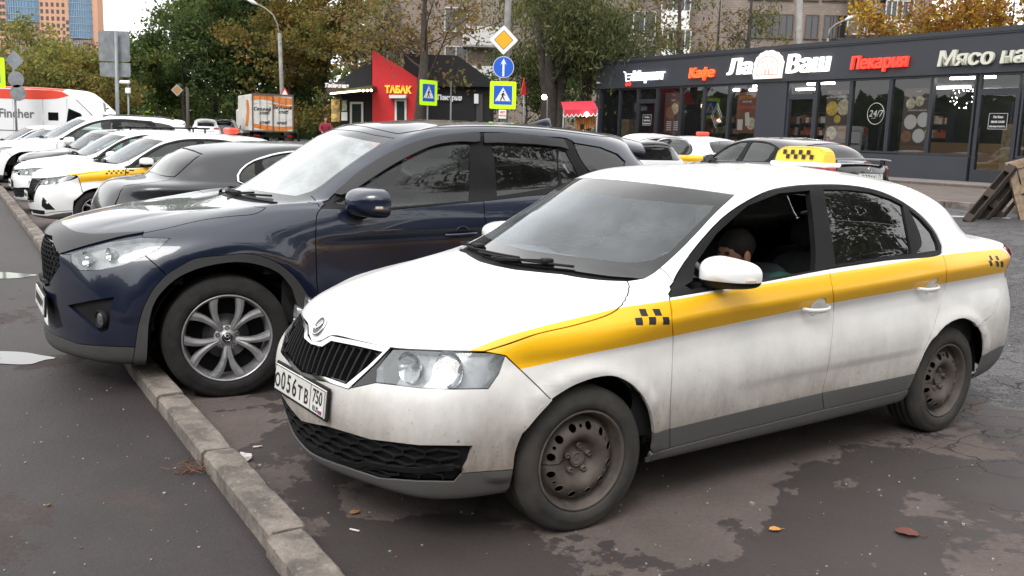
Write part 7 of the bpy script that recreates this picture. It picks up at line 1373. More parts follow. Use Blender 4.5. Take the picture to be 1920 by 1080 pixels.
    finish(root, S, wheels, wy, R, ri, wk, steer, near, MRUBd if wk == 'steel' and near else MRUB, cab)
    mb = MB(); mb.box((-1.3, 0, .235), (1.8, 1.3, .03)); mb.box((.28, 0, .235), (.75, .85, .03)); mb.box((-3.0, 0, .26), (.75, .85, .03)); mb.box((-1.45, 0, .24), (3.9, .80, .03))
    for wx, wz in wheels: mb.tube([(wx, -wy+.1, wz), (wx, wy-.1, wz)], .035, 8)
    mb.build('underbody_pan', MUND, root)
    for s in (1, -1): mirror_part(root, (-.675, s*.875, 1.022), s, (mirmat or pm, MPL), 1.0)
    mb = MB(); wipers(mb, S); mb.build('wiper', MPL, root)
    for s in (1, -1):
        for k in (0, 2): handle(root, S, (s*h[k][0], h[k][1]), (s*h[k+1][0], h[k+1][1]), pm, False)
    return root
def finish(root, S, wheels, wy, R, ri, wk, steer, near, tyre, cab=True, dz=0., archr=None, w=.19, beltv=7.9):
    for i, (wx, wz) in enumerate(wheels):
        for s in (1, -1): wheel(root, (wx, s*wy, wz), R, ri, w, wk, s, (steer if i == 0 else 0), near, tyre)
    for wx, wz in wheels: liner(root, wx, wz, R+.065, .40, wy-.03)
    under_shell(S, root, wheels, hr=archr or R+.085, vmax=7.2)
    if cab: cabin(S, root, dz=dz, beltv=beltv)
def wipers(mb, S):
    e = lambda u, v, o=.014: Vector(S.ev([(u, v)], o)[0][0])
    for us in ((-2.45, -1.35, -2.7, .25), (-.2, .9, -1.0, 1.55)):
        a = e(us[0], 9.02); b = e(us[1], 9.16); mb.bar(a, (a+b)/2, .022, .012); mb.bar((a+b)/2, b, .014, .010)
        mb.tube([e(us[2]+(us[3]-us[2])*t, 9.07+.07*t, .010) for t in np.linspace(0, 1, 8)], .006, 6); mb.box(b, (.05, .05, .02), bev=.006); mb.tube([a, a+Vector((0, 0, .012))], .016, 8)
# ---------------------------------------------------------------- body of the crossover family
def side_uv(S, x, z):
    H = len(S.u)//2; G = S.G[:, H:]; d = np.hypot(G[..., 0]-x, G[..., 2]-z)+(G[..., 1] < .3)*9; j, i = np.unravel_index(d.argmin(), d.shape); uv = np.array([S.u[H+i], S.vs[j]])
    for _ in range(6):
        P = S.ev([uv])[0][0]; Su, Sv = S.tang([uv]); J = np.array([[Su[0, 0], Sv[0, 0]], [Su[0, 2], Sv[0, 2]]]); st_, *_ = np.linalg.lstsq(J, np.array([x-P[0], z-P[2]]), rcond=None); uv = uv+np.clip(st_, -.3, .3); uv[1] = np.clip(uv[1], .05, S.vs[-1])
    return tuple(uv)
def cross(name, S, L, pm, loc, yaw, z=0., label='', cat='car', group=None, near=False, wheels=((0, .355), (-2.70, .355)), wy=.885, R=.362, ri=.258, glass=None, fglass=None, steer=0., wk='alloy', clad=True, grillem=None, wsmat=None):
    root = empty(name, loc, yaw, label, cat, group); root.location.z = z
    Lh = .03 if near else .09; G = .0030 if near else .005; th = 1 if near else 2
    P = lambda nm, o, **k: patch(S, nm, o, k.pop('mats', [pm]), root, L=Lh, gap=k.pop('gap', G), **k)
    q = lambda k, i=0, j=None: thin(seg(L, k, i, j), th)
    P('hood', sym(jn(q('hoodfront'), q('hoodgap'), q('hoodrear'))))
    ao, axo = L['archout']; lc = q('lowclad')
    hl = q('hlight'); lg = q('lowg'); fg = q('fog')
    bump = jn(q('grille', 6, 2), q('hoodfront', -1, -1), q('hlight', 4, 9), q('seam'), thin(ao[axo[2]:axo[5]+1], th)[::-1], rv(lc))
    P('front_bumper', sym(bump), holes=[sym(lg), fg, mir(fg)], depth=.02)
    P('front_skirt', sym(jn(lc, thin(ao[axo[1]:axo[2]+1], th)[::-1], [(3.05, .5), (2.8, .5), (1.4, .55), (0, .55)])), mats=[MCLb], off=.004, depth=.015)
    P('lower_grille', sym(lg), mats=[MPL], off=-.02, gap=-.003, flange=False)
    for sg in (1, -1):
        f_ = fg if sg > 0 else mir(fg); P('fog_recess', f_, mats=[MPL], off=-.022, gap=-.003, flange=False)
    gr = q('grille'); P('grille', sym(gr), mats=[MPLG], off=-.022, gap=-.003, flange=False)
    mb = MB(); honeycomb(mb, S, sym(gr), .22, .26, .008, .012, -.018); ribbon(mb, S, q('grille', 2, 6)[::-1] if False else [(u, v) for u, v in q('grille', 6, 4)], .020, .020, -.004); ribbon(mb, S, mir(q('grille', 6, 4)), .020, .020, -.004)
    mb.build('grille_mesh', MPL, root, norm=False)
    for sg in (1, -1):
        g = bpy.data.objects.new('fog_lamp', None); COL.objects.link(g); g.parent = root
        p, n = S.ev([(sg*L['fogc'][0][0][0], L['fogc'][0][0][1])], -.012); m = Vector((.93, sg*.36, 0)).to_track_quat('Z', 'Y').to_matrix().to_4x4(); m.translation = Vector(p[0])
        MB().lathe([(.052, -.01), (.052, .012), (.046, .016), (.040, .006)], 24, m).build('fog_bezel', MPL, g); MB().lathe([(.040, .004), (.030, .010), (.0005, .013)], 24, m).build('fog_lens', MLENS, g); MB().lathe([(.038, .003), (.02, -.012), (.0005, -.014)], 20, m).build('fog_reflector', MREF2, g)
    lamp(S, root, jn(hl, [hl[0]]), bulbs=((2.35, 4.86, .050, .0), (2.78, 5.15, .038, .0)) if near else ((2.4, 4.9, .05, 0),), dark=True, split=1.85)
    P('lamp_trim', jn(q('hoodgap', 0, 4), q('hlight', 1, 4)), off=-.004, mirror=True, gap=.001)
    gA, gB, gC = q('gapA'), q('gapB'), q('gapC')
    fen = jn(q('seam', -1, 0), q('hlight', 9, 10), [hl[0]], q('hlight', 0, 1), q('hoodgap', 4, -1), q('wsside', 0, 2), q('apseam'), q('dlo', 0, 0), gA, [side_uv(S, -.55, .30)], thin(ao[axo[5]:axo[13]+1], th)[::-1])
    P('fender', fen, depth=.015, mirror=True)
    if clad: P('arch_cladding', jn(thin(ao[axo[1]:], th), q('archin', -1, 0)), mats=[MCLb], off=.010, depth=.03, mirror=True, gap=.001)
    P('front_door', jn(q('gapA', 0, 4), [side_uv(S, -.55, .34), side_uv(S, -1.1, .335), side_uv(S, -1.69, .335)], q('gapB', 4, 2), q('dlo', 15, 16), q('dlo', 0, 0)), mirror=True)
    rr = wheels[1]; arc_ = lambda r, a0, a1, n: [side_uv(S, rr[0]+r*math.cos(a0+(a1-a0)*i/n), rr[1]+r*math.sin(a0+(a1-a0)*i/n)) for i in range(n+1)]
    P('rear_door', jn(q('gapB', 2, 4), [side_uv(S, -1.69, .335), side_uv(S, -2.19, .335)], q('gapC', 5, 2), q('dlo', 12, 15)), mirror=True)
    P('rocker_panel', [side_uv(S, -.50, .335), side_uv(S, -1.2, .33), side_uv(S, -2.23, .33), (6.7, .5), (4.93, .5)], mats=[MCLb], off=.010, mirror=True, depth=.02)
    ra = arc_(.445, .12, PI-.05, 16); ri2 = arc_(.40, .02, PI, 16)
    tl = [(8.55, 6.9), (9.0, 7.1), (9.9, 6.9), (9.95, 6.1), (9.2, 5.9), (8.7, 6.2)]
    ks = 13
    sh = jn(q('wstop', -1, 0), q('wsside', -1, 2), q('apseam'), q('dlo', 0, 11), q('gapC', 1, 5), [side_uv(S, -2.23, .345)], ra[:ks], [(8.6, 5.0), tl[5], tl[0], tl[1], (9.3, 7.4), (9.25, 9.0), (9.2, 10.6), (10, 10.75), (11, 10.8), (11, 13), (0, 13)])
    qg = q('qglass'); P('body_shell', jn(sh, rv(mir(sh))), holes=[qg, mir(qg)], depth=.02)
    if clad: P('arch_cladding', jn(ra, rv(ri2)), mats=[MCLb], off=.010, depth=.03, mirror=True, gap=.001)
    RS = Rear(S); PR = lambda nm, o, **k: patch(RS, nm, o, k.pop('mats', [pm]), root, L=Lh, gap=k.pop('gap', G), **k)
    whole = lambda h: jn(h, [(22-u, v) for u, v in rv(h)])
    rw = whole([(11, 10.4), (10, 10.3), (9.5, 10.1), (9.6, 8.6), (10, 8.4), (11, 8.4)])
    PR('tailgate', whole([(11, 10.72), (10, 10.67), (9.28, 10.52), (9.33, 9.0), (9.38, 7.4), (9.9, 6.95), (9.98, 6.0), (9.98, 5.2), (11, 5.2)]), holes=[rw])
    PR('rear_window', rw, mats=[glass or MGLs], off=-.004)
    PR('rear_bumper', whole(jn([(11, 5.15), (9.95, 5.15), (9.97, 6.0), tl[4], tl[5], (8.6, 5.0)], ra[ks-1:], [(8.6, .5), (11, .5)])), depth=.01)
    lamp(S, root, tl, name='tail_light', depth=.03, lens=MRED)
    mb = MB(); rows = []
    for x, zt, zb in ((-2.95, 1.628, 1.61), (-3.15, 1.612, 1.585), (-3.32, 1.592, 1.555), (-3.39, 1.580, 1.552)):
        r = []
        for y in np.linspace(-.56, .56, 15): e = abs(y/.56); r.append((x+.10*e**3, y, zt-.035*e**2-.06*e**6))
        for y in np.linspace(.56, -.56, 15): e = abs(y/.56); r.append((x+.10*e**3, y, zb-.035*e**2-.08*e**6))
        rows.append(r)
    mb.grid(rows, 0, True, True); mb.add(rows[-1], [tuple(range(30))[::-1]]); mb.build('spoiler', pm, root)
    ws, wt = q('wsside'), q('wstop'); n0 = [(0, 9.06), (.45, 9.06), (1.7, 9.02), (2.4, 8.99)]
    wi = jn(n0, ws, wt); wi2 = jn([(0, 9.25), (1.7, 9.22), (2.5, 9.20), (2.78, 9.35)], [(u-.14, v) for u, v in ws[:-1] if 9.5 < v < 10.6], [(2.82, 10.70), (2.0, 10.67), (1.0, 10.67), (0, 10.72)])
    P('windscreen', sym(wi2), mats=[wsmat or MGLw], off=-.002, gap=0, flange=False)
    P('windscreen_border', sym(wi), mats=[MGLf2], off=-.002, holes=[sym(wi2)], gap=.001, grow_holes=False, depth=.006)
    P('cowl', sym(jn([(0, 8.98), (.45, 8.98), (1.79, 8.93), (2.42, 8.90)], [(2.3, 9.15), (1.5, 9.2), (0, 9.2)])), mats=[MPL], off=-.012, gap=0, flange=False)
    dl = q('dlo', 0, 10)+q('gapC', 1, 1)+q('dlo', 12, -1); fgl, rgl, dgl = q('fglass'), q('rglass'), q('dglass')
    P('window_frame', dl, mats=[MPL], holes=[fgl, rgl, dgl], off=-.004, gap=.003, depth=.03, mirror=True, grow_holes=False)
    for nm, o, m_ in (('front_door_glass', fgl, fglass or MGLc), ('rear_door_glass', rgl, glass or MGLs), ('rear_vent_glass', dgl, glass or MGLs), ('quarter_glass', qg, glass or MGLs)): P(nm, o, mats=[m_], off=-.010, depth=.003, gap=-.002, mirror=True)
    finish(root, S, wheels, wy, R, ri, wk, steer, near, MRUB, True, .12, R+.10, .225, 7.7)
    mb = MB(); mb.box((-1.3, 0, .27), (1.8, 1.4, .04)); mb.box((.25, 0, .27), (.75, .9, .04)); mb.box((-3.0, 0, .29), (.8, .9, .04)); mb.box((-1.4, 0, .275), (4.0, .85, .03))
    for wx, wz in wheels: mb.tube([(wx, -wy+.1, wz), (wx, wy-.1, wz)], .04, 8)
    mb.build('underbody_pan', MUND, root)
    h = L['handle'][0]
    for s in (1, -1): handle(root, S, (s*h[0][0], h[0][1]), (s*h[1][0], h[1][1]), pm, near); handle(root, S, (s*(h[0][0]+1.05), h[0][1]+.05), (s*(h[1][0]+1.15), h[1][1]+.05), pm, False)
    for s in (1, -1): mirror_part(root, (-.80, s*.99, 1.145), s, (pm, MPL), 1.24, 1)
    e = lambda u, v, o=.016: Vector(S.ev([(u, v)], o)[0][0]); mb = MB()
    for us in ((-2.3, -1.2, -2.6, .3), (-.1, 1.0, -.9, 1.9)):
        a = e(us[0], 9.0); b = e(us[1], 9.12); mb.bar(a, b, .020, .012); mb.tube([e(us[2]+(us[3]-us[2])*t, 9.04+.06*t, .012) for t in np.linspace(0, 1, 8)], .007, 6); mb.tube([a, a+Vector((0, 0, .014))], .016, 8)
    mb.build('wiper', MPL, root)
    return root
MGLf2 = glassmat('pale_border_glass', (.12,.14,.16), 1., .10)
MNL = M('rear_leather', (.05,.05,.052), .7)
SX = Surf(CROSS, bumpf=cross_bump, fv=.018)
CX = Vector((-2.107, 6.11, 0)); CYAW = 3.686
suv = cross('parked_crossover', SX, LC, MNAVY, CX, CYAW, 0., 'dark blue crossover with silver spoked wheels standing beside the near white taxi', 'car', near=True, steer=-.10, wsmat=MGLx)
for s_, nm in ((1, 0), (-1, 0)):
    q_ = lambda k: [(s_*u, v) for u, v in LC[k][0]]
    patch(SX, 'wind_deflector', q_('visf'), [MVIS], suv, off=.020, gap=0, depth=.018); patch(SX, 'wind_deflector', q_('visr'), [MVIS], suv, off=.020, gap=0, depth=.018)
_h = LC['hoodfront'][0]+seg(LC, 'hoodgap', 0, 4)
patch(SX, 'bonnet_deflector', sym(jn(_h, [(2.93, 6.42), (2.5, 6.45), (2.0, 6.42), (1.5, 6.6), (.8, 7.0), (0, 7.1)])), [MVIS], suv, off=.007, gap=0, depth=.02)
patch(SX, 'roof_sheet', sym([(0, 11.12), (1.6, 11.06), (2.9, 11.1), (3.25, 11.35), (4.3, 11.3), (5.2, 11.2), (6, 11.2), (7, 11.2), (8, 11.2), (8.6, 11.3), (9.2, 11.5), (9.4, 13), (0, 13)]), [MNAVY], suv, off=.003, gap=0, depth=.004)
mb = MB(); mb.grid([[(x, w*math.cos(a)*.022, z+h*max(0, math.sin(a))) for a in [PI*i/8 for i in range(9)]] for x, z, w, h in ((-2.55, 1.655, .2, .0), (-2.62, 1.655, .8, .03), (-2.72, 1.65, 1, .062), (-2.76, 1.65, .9, .066), (-2.775, 1.648, .6, .03), (-2.78, 1.645, .3, 0))]); mb.build('roof_antenna', MNAVY, suv)
plate(suv, frame((.905, 0, .50), (0, 1, 0), (-.06, 0, 1)), [], '', full=False)
# ---------------------------------------------------------------- the near white taxi
SR = Surf(RAPID, bumpf=rapid_bump, fv=.018)
TX = Vector((-.158, 4.251, 0)); TYAW = 3.757
taxi = sedan('taxi_car', SR, LT, MW, TX, TYAW, 0., 'white taxi with yellow side stripe, steel wheels and a yellow roof sign, nearest the camera', 'taxi', near=True, stripe=True, lowtrim=MCL, opn=True, steer=-.08)
plate(taxi, frame((.862, 0, .513), (0, 1, 0), (-.10, 0, 1)) @ Matrix.Diagonal((1, 1, 1, 1)), [('O', 0), ('0', 1), ('5', 1), ('6', 1), ('T', 0), ('B', 0)], '750')
# bonnet badge: ring with a winged arrow
def badge(parent, p, n, r, up=(0, 0, 1), kind='arrow'):
    m = frame(p, Vector(up).cross(Vector(n)), up); n = Vector(n); mb = MB()
    m = Matrix.Translation(Vector(p)) @ n.to_track_quat('Z', 'Y').to_matrix().to_4x4()
    mb.lathe([(r, 0), (r, .004), (r*.86, .007), (r*.84, .003), (.0005, .003)], 36, m, 0); mb.lathe([(r*.83, .0035), (.0005, .0038)], 36, m, 1)
    P2 = lambda pts: mb.prism([(x*r, y*r) for x, y in pts], .0035, .0065, m, 0)
    if kind == 'arrow':
        P2([(-.62, -.30), (-.10, -.42), (-.04, -.24), (-.50, -.08)]); P2([(-.15, -.20), (.02, -.22), (.40, .62), (.22, .60)]); P2([(.08, -.22), (.22, -.20), (.58, .40), (.44, .50)]); P2([(-.36, -.02), (-.2, -.06), (.14, .62), (.0, .55)])
    elif kind == 'wing':
        mb.tube([m @ Vector((x*r, y*r, .006)) for x, y in ((-.7, .25), (-.3, .15), (0, -.35), (.3, .15), (.7, .25))], r*.10, 6, 0)
    elif kind == 'h':
        mb.tube([m @ Vector((x*r, y*r, .006)) for x, y in ((-.45, -.45), (-.3, .45))], r*.1, 6, 0); mb.tube([m @ Vector((x*r, y*r, .006)) for x, y in ((.3, -.45), (.45, .45))], r*.1, 6, 0); mb.tube([m @ Vector((x*r, y*r, .006)) for x, y in ((-.4, -.1), (.4, .1))], r*.09, 6, 0)
    return mb.build('badge', [MCHR, MPLG], parent)
_p, _n = SR.ev([(0, 6.72)], .002); badge(taxi, _p[0], _n[0], .044)
# checkered roof sign
g = bpy.data.objects.new('roof_sign', None); COL.objects.link(g); g.parent = taxi; g.location = (-2.27, 0, 1.452)
mb = MB(); prof = []
for i in range(13):
    a = PI*i/12; prof.append((-.175*math.copysign(abs(math.cos(a))**.45, math.cos(a)), .090*abs(math.sin(a))**.5))
rows = []
for x, k in ((-.055, .90), (-.060, .97), (-.045, 1.0), (.045, 1.0), (.060, .97), (.055, .90)): rows.append([(x*(1-.35*z/.09), y*k, z*k+.022) for y, z in prof])
mb.grid(rows, 0, False); mb.add(rows[0], [tuple(range(13))[::-1]]); mb.add(rows[-1], [tuple(range(13))]); mb.build('sign_body', M('yellow_sign_plastic', (.80, .52, .03), .35, coat=.3), g)
mb = MB(); mb.box((0, 0, .010), (.15, .40, .024), bev=.008); mb.build('sign_base', MWc, g)
for sx in (1, -1):
    mb = MB()
    for i in range(4):
        for j in range(2):
            y = -.105+i*.056+(.028 if j == 0 else 0)-.006; z = .052+.026*j; x = .061-.022*(z-.022)/.09*.95+.0035
            mb.add([(sx*x, y+.014*.95, z-.013), (sx*x, y-.014*.95, z-.013), (sx*(x-.004), y-.014*.95, z+.013), (sx*(x-.004), y+.014*.95, z+.013)], [(0, 1, 2, 3)])
    mb.build('checkers', MINK, g, norm=False)
# ---------------------------------------------------------------- the other vehicles
def morph(rings, f): return [[tuple(f(*p)) for p in r] for r in rings]
def coarse(rings, bf=None): return Surf(rings, fu=.10, fv=.05, bumpf=bf)
def ov(L, **k):
    d = dict(L)
    for n, v in k.items(): d[n] = (list(v), list(range(len(v))))
    return d
def kyaw(a=0): return 3.69+a
def hood_up(x, y, z, k): return z+k*max(0, min(1, (x+.9)/1.0))*max(0, min(1, (z-.7)/.15))*(1 if x > -.9 else 0)
LSOL = ov(LT, hlight=[(1.78,5.45), (2.6,5.85), (3.42,6.15), (3.55,5.95), (3.30,5.30), (3.15,5.0), (2.85,4.75), (2.3,4.6), (1.85,4.65), (1.76,4.9)],
    chrome=[(0,5.72), (.6,5.74), (1.0,5.76), (1.35,5.72), (1.74,5.42), (1.62,4.3), (1.30,2.95), (.7,2.75), (0,2.72)], grille=[(0,5.6), (.6,5.62), (1.0,5.64), (1.3,5.6), (1.62,5.35), (1.50,4.3), (1.20,3.1), (.6,2.9), (0,2.86)],
    wing=[(1.75,5.42), (1.77,4.9), (1.80,4.66), (1.70,4.5), (1.68,4.8)], hoodfront=[(0,5.78), (.7,5.8), (1.35,5.78), (1.77,5.50), (2.5,5.88), (3.36,6.2)], hoodgap=[(3.36,6.2), (3.55,6.5), (3.9,6.7), (4.3,6.98), (4.35,7.4), (4.0,8.1), (3.4,8.6), (2.98,8.92)],
    seam=[(3.50,5.9), (3.60,4.6), LT['seam'][0][-1]], lowg=[(0,2.1), (.6,2.12), (1.2,2.15), (1.8,2.15), (2.2,2.15), (2.2,2.0), (2.15,1.8), (2.1,1.62), (1.6,1.6), (1.0,1.6), (.5,1.6), (0,1.6)], sptop=[(2.15,1.85), (2.9,2.0), LT['sptop'][0][-1]])
LKIA = ov(LT, chrome=[(0,5.7), (.5,5.75), (1.0,5.85), (1.4,5.85), (1.62,5.7), (1.5,5.2), (1.2,4.85), (.6,4.8), (0,4.8)], grille=[(0,5.6), (.5,5.65), (1.0,5.75), (1.35,5.75), (1.5,5.65), (1.4,5.25), (1.15,4.95), (.6,4.9), (0,4.9)], wing=[(1.62,5.7), (1.58,4.95), (1.66,4.5), (1.4,4.6), (1.5,5.2)], hoodfront=[(0,5.76), (.5,5.8), (1.0,5.92), (1.62,6.0), (2.43,5.98), (3.07,5.81)])
G1C = 'cars parked nose or tail to the kerb beyond the blue crossover'
sol = morph(RAPID, lambda x, y, z: (x*(.96 if x > 0 else .985), y*1.01, z+.03*max(0, min(1, (x+.2)/.9))*(z > .6)))
S_ = coarse(sol, rapid_bump); c = sedan('parked_taxi', S_, LSOL, MWc, (-6.45, 14.22, 0), kyaw(), 0, 'white saloon taxi', 'taxi', G1C, stripe=True, front='hex', wk='alloy', ri=.2, wsmat=MGLw, glass=MGLs, wheels=((0, .30), (-2.56, .30)), lowtrim=None)
c['label'] = 'white saloon taxi with a dark meshed grille, yellow wing stripe and red roof sign'
for sg in (1, -1):
    patch(S_, 'fog_recess', [(sg*u_, v_) for u_, v_ in ((2.35,3.45), (2.75,2.9), (3.0,2.35), (2.4,2.3), (2.1,2.6))], [MPL], c, off=.003, gap=0, L=.08)
patch(S_, 'lower_lip', sym([(0,1.3), (2.3,1.5), (3.2,2.0), (3.44,2.1), (3.40,.6), (1.5,.5), (0,.5)]), [MCL], c, off=.006, gap=0, L=.1)
plate(c, frame((.845, 0, .50), (0, 1, 0), (-.05, 0, 1)), [], '', full=False); _p, _n = S_.ev([(0, 5.1)], .0); badge(c, _p[0], _n[0], .055, kind='h')
mb = MB(); mb.box((-2.15, 0, 1.51), (.16, .42, .10), bev=.03); mb.build('roof_sign', M('red_roof_sign', (.75,.06,.03), .4, emit=(1,.1,.05), estr=.1), c)
for k in range(5): mb = MB()
mb = MB()
for i in range(5):
    for j in range(2):
        p, n = S_.ev([(4.45+.16*i-.08*j, 6.75-.38*j)], .006); u, v = 4.45+.16*i-.08*j, 6.75-.38*j; q = [S_.ev([(u+a, v+b)], .004)[0][0] for a, b in ((-.035, -.15), (.035, -.15), (.035, .15), (-.035, .15))]; mb.add(q, [(0, 1, 2, 3)])
mb.build('wing_checkers', MINK, c, norm=False)
S2 = coarse(morph(RAPID, lambda x, y, z: (x*.97, y, z+.015)), rapid_bump); c = sedan('parked_sedan', S2, LKIA, MWc, (-8.06, 16.80, 0), kyaw(), 0, 'white saloon with a narrow dark grille beside the taxi with the red roof sign', 'car', G1C, front='kia', wk='alloy', ri=.2, wsmat=MGLw, wheels=((0, .30), (-2.55, .30)))
plate(c, frame((.845, 0, .50), (0, 1, 0), (-.05, 0, 1)), [], '', full=False); _p, _n = S2.ev([(0, 6.15)], .0); badge(c, _p[0], _n[0], .04, kind='h')
# dark liftback standing tail to the kerb
S3 = coarse(morph(RAPID, lambda x, y, z: (x*1.08, y*1.06, z*(.985 if z > 1 else 1)-.03*max(0, min(1, (-x-2.6)/.8))*(z > .9))), rapid_bump)
c = sedan('parked_sedan', S3, LT, MGR, (-.93, 11.50, 0), kyaw()-PI, 0, 'dark graphite saloon with chrome window trim standing tail to the kerb', 'car', G1C, front='kia', wk='alloy', chrome_dlo=True, tl=[(8.74, 5.25), (9.05, 5.3), (9.7, 5.25), (9.72, 4.9), (9.2, 4.72), (8.75, 4.75)], wheels=((0, .31), (-2.81, .31)), wy=.85, R=.315, ri=.22)
# black boxy estate with a roof rack
def boxy(x, y, z):
    z2 = z
    if z > 1.15: x = x*1.0-(.0 if x < -1.3 else -.02); y = y*1.12
    if x < -2.4 and z > .9: z2 = z+(1.42-z)*min(1, (-2.4-x)/.5)*.85 if z > 1.0 else z
    if x > -.6 and z > .70: z2 = z+.07*min(1, (x+.6)/.5)
    if z > 1.0 and x > -1.5: x = x+.42*(z-1.0)*min(1, (x+1.5)/.4)/.4*.5
    return (x*(.95), y*.97, z2)
S4 = coarse(morph(RAPID, boxy)); c = sedan('parked_estate', S4, LKIA, MBLK, (-9.35, 19.35, 0), kyaw(), 0, 'black boxy old estate with a roof rack between two white cars', 'car', G1C, front='kia', wk='steel', wheels=((0, .30), (-2.47, .30)), glass=MGLc)
mb = MB()
for y in (.55, -.55): mb.tube([(-1.2, y, 1.50), (-2.9, y, 1.52)], .016, 6)
for x in (-1.25, -1.6, -2.0, -2.4, -2.85): mb.tube([(x, -.6, 1.51), (x, .6, 1.51)], .014, 6)
for x in (-1.3, -2.1, -2.8):
    for y in (.55, -.55): mb.bar((x, y, 1.36), (x, y, 1.52), .03)
mb.build('roof_rack', MPL, c)
# white large crossover
S5 = coarse(morph(CROSS, lambda x, y, z: (x*1.07, y*1.05, z*1.055)), None); c = cross('parked_crossover', S5, LC, MWc, (-11.35, 21.9, 0), kyaw(), 0, 'big white crossover with black window line and roof rails behind the black estate', 'car', G1C, wheels=((0, .37), (-2.89, .37)), wy=.92, R=.375, ri=.265, clad=False, wsmat=MGLw)
mb = MB()
for y in (.56, -.56): mb.tube([(-1.6, y, 1.72), (-1.75, y, 1.765), (-2.9, y, 1.755), (-3.2, y, 1.70)], .016, 6)
mb.build('roof_rails', MPLG, c)
S6 = coarse(morph(RAPID, lambda x, y, z: (x, y, z)), None)
c = sedan('parked_sedan', S6, LKIA, paint('silver_paint', (.30,.31,.32), .1, metal=.6, rough=.3, coat=1.), (-13.2, 24.5, 0), kyaw(), 0, 'silver saloon of which only the roof and windscreen show behind the white crossover', 'car', G1C, front='kia', wk='steel', wsmat=MGLw)
c = sedan('parked_sedan', S6, LKIA, MWc, (-15.0, 27.2, 0), kyaw(), 0, 'white saloon farthest along the kerb, just before the white van', 'car', G1C, front='kia', wk='steel', wsmat=MGLw)
# right side, in front of the shop
RYAW = math.atan2(.854, -.52); G2C = 'cars standing in front of the shop'
def zt(x, y): return ground(x, y)
S7 = coarse(morph(RAPID, lambda x, y, z: (x*1.03, y*1.03, z*(.985 if z > 1 else 1))), rapid_bump)
c = sedan('parked_sedan', S7, LT, MBLK, (4.00, 18.35, .36), RYAW-.10, .255, 'black saloon with a boot spoiler and red tail lights before the shop window', 'car', G2C, front='kia', wk='alloy', wheels=((0, .31), (-2.68, .31)), wy=.83, R=.31, ri=.215)
plate(c, frame((-3.745, 0, .84), (0, -1, 0), (.06, 0, 1)), [('H', 0), ('8', 1), ('7', 1), ('0', 1), ('T', 0), ('E', 0)], '71')
badge(c, (-3.72, 0, .96), (-1, 0, .15), .04, kind='h'); mb = MB(); mb.grid([[(x, y, z-.04*abs(y/.7)**4) for y in np.linspace(-.60, .60, 15)] for x, z in ((-3.40, 1.10), (-3.48, 1.125), (-3.57, 1.13), (-3.585, 1.11))], wrap=False)
for y in (.52, -.52): mb.box((-3.48, y, 1.07), (.10, .04, .10), bev=.01)
mb.build('boot_spoiler', MBLK, c)
S8 = coarse(morph(RAPID, lambda x, y, z: (x*.98, y, z*.99)), rapid_bump)
c = sedan('parked_taxi', S8, LT, MWc, (3.42, 24.2, .36), RYAW, .25, 'white saloon with wide red tail lights, yellow side film and a red roof sign', 'taxi', G2C, front='kia', wk='alloy', stripe=True)
mb = MB(); mb.box((-1.9, 0, 1.50), (.15, .34, .09), bev=.03); mb.build('roof_sign', bpy.data.materials['red_roof_sign'], c); mb = MB(); mb.tube([(-2.6, .1, 1.42), (-2.72, .1, 1.60)], .006, 5); mb.build('antenna', MPL, c)
mb = MB(); mb.grid([[(x, y, z) for y in np.linspace(-.66, .66, 9)] for x, z in ((-3.44, .91), (-3.545, .905), (-3.56, .86), (-3.54, .84))]); mb.build('tail_light_bar', MRED, c); badge(c, (-3.46, 0, 1.0), (-1, 0, .4), .04, kind='h')
S9 = coarse(morph(CROSS, lambda x, y, z: (x*.93, y*.94, z*.93)), None)
c = cross('parked_hatchback', S9, LC, MWc, (.70, 18.35, .12), RYAW, .05, 'pale hatchback whose dark rear window shows behind the tail of the blue crossover', 'car', G2C, wheels=((0, .33), (-2.51, .33)), wy=.83, R=.335, ri=.23, clad=False, wk='alloy')
# far cars by the trees
for k, (px, y, m_, lab, yw) in enumerate(((385, 58, MWc, 'small white crossover far off before the dark trees', 1.9), (425, 60, MBLK, 'dark crossover standing far off left of the truck', 1.8))):
    b = base_at(px, y); c = cross('parked_crossover', S9, LC, m_, (b.x, b.y, b.z), yw, b.z, lab, 'car', 'far cars by the trees', wheels=((0, .33), (-2.51, .33)), wy=.83, R=.335, ri=.23, clad=False)
# ---------------------------------------------------------------- long white van with red roof edge
v = empty('white_van', at(254, 300, 31.5), -.06, 'long white van with a red roof edge and grey lettering at the far left', 'van'); v.location.z = 0; v.location.x = at(254, 215, 31.5).x
prof = [(-6.2, .42), (-6.25, 1.2), (-6.2, 2.05), (-6.05, 2.50), (-5.6, 2.56), (-2.3, 2.56), (-1.85, 2.50), (-1.15, 1.95), (-.82, 1.62), (-.25, 1.35), (-.04, 1.12), (0, .75), (-.02, .42)]
MV = paint('van_white', (.70,.71,.72), .15, rough=.35); pr = spl(prof, 8); rows = []
for y, k in ((-1.0, .0), (-.999, .02), (-.985, .055), (-.93, .11), (-.70, .15), (0, .16), (.70, .15), (.93, .11), (.985, .055), (.999, .02), (1.0, 0)):
    rows.append([(x*(1-0*k)-(.35*k if x > -1.5 else 0), y*(1-.05*max(0, (z-1.2)/1.3)), z+(k*.45 if z > 2.3 else 0)-(.0 if z > .6 else 0)) for x, z in pr])
mb = MB(); mb.grid(rows); n = len(rows[0]); mb.add(rows[0], [tuple(range(n))]); mb.add(rows[-1], [tuple(range(n))[::-1]])
for i_, f_ in enumerate(mb.f):
    if len(f_) == 4 and sum(mb.v[j_][2] for j_ in f_)/4 > 2.30 and abs(sum(mb.v[j_][1] for j_ in f_)/4) > .5 and sum(mb.v[j_][0] for j_ in f_)/4 < -1.9: mb.mi[i_] = 1
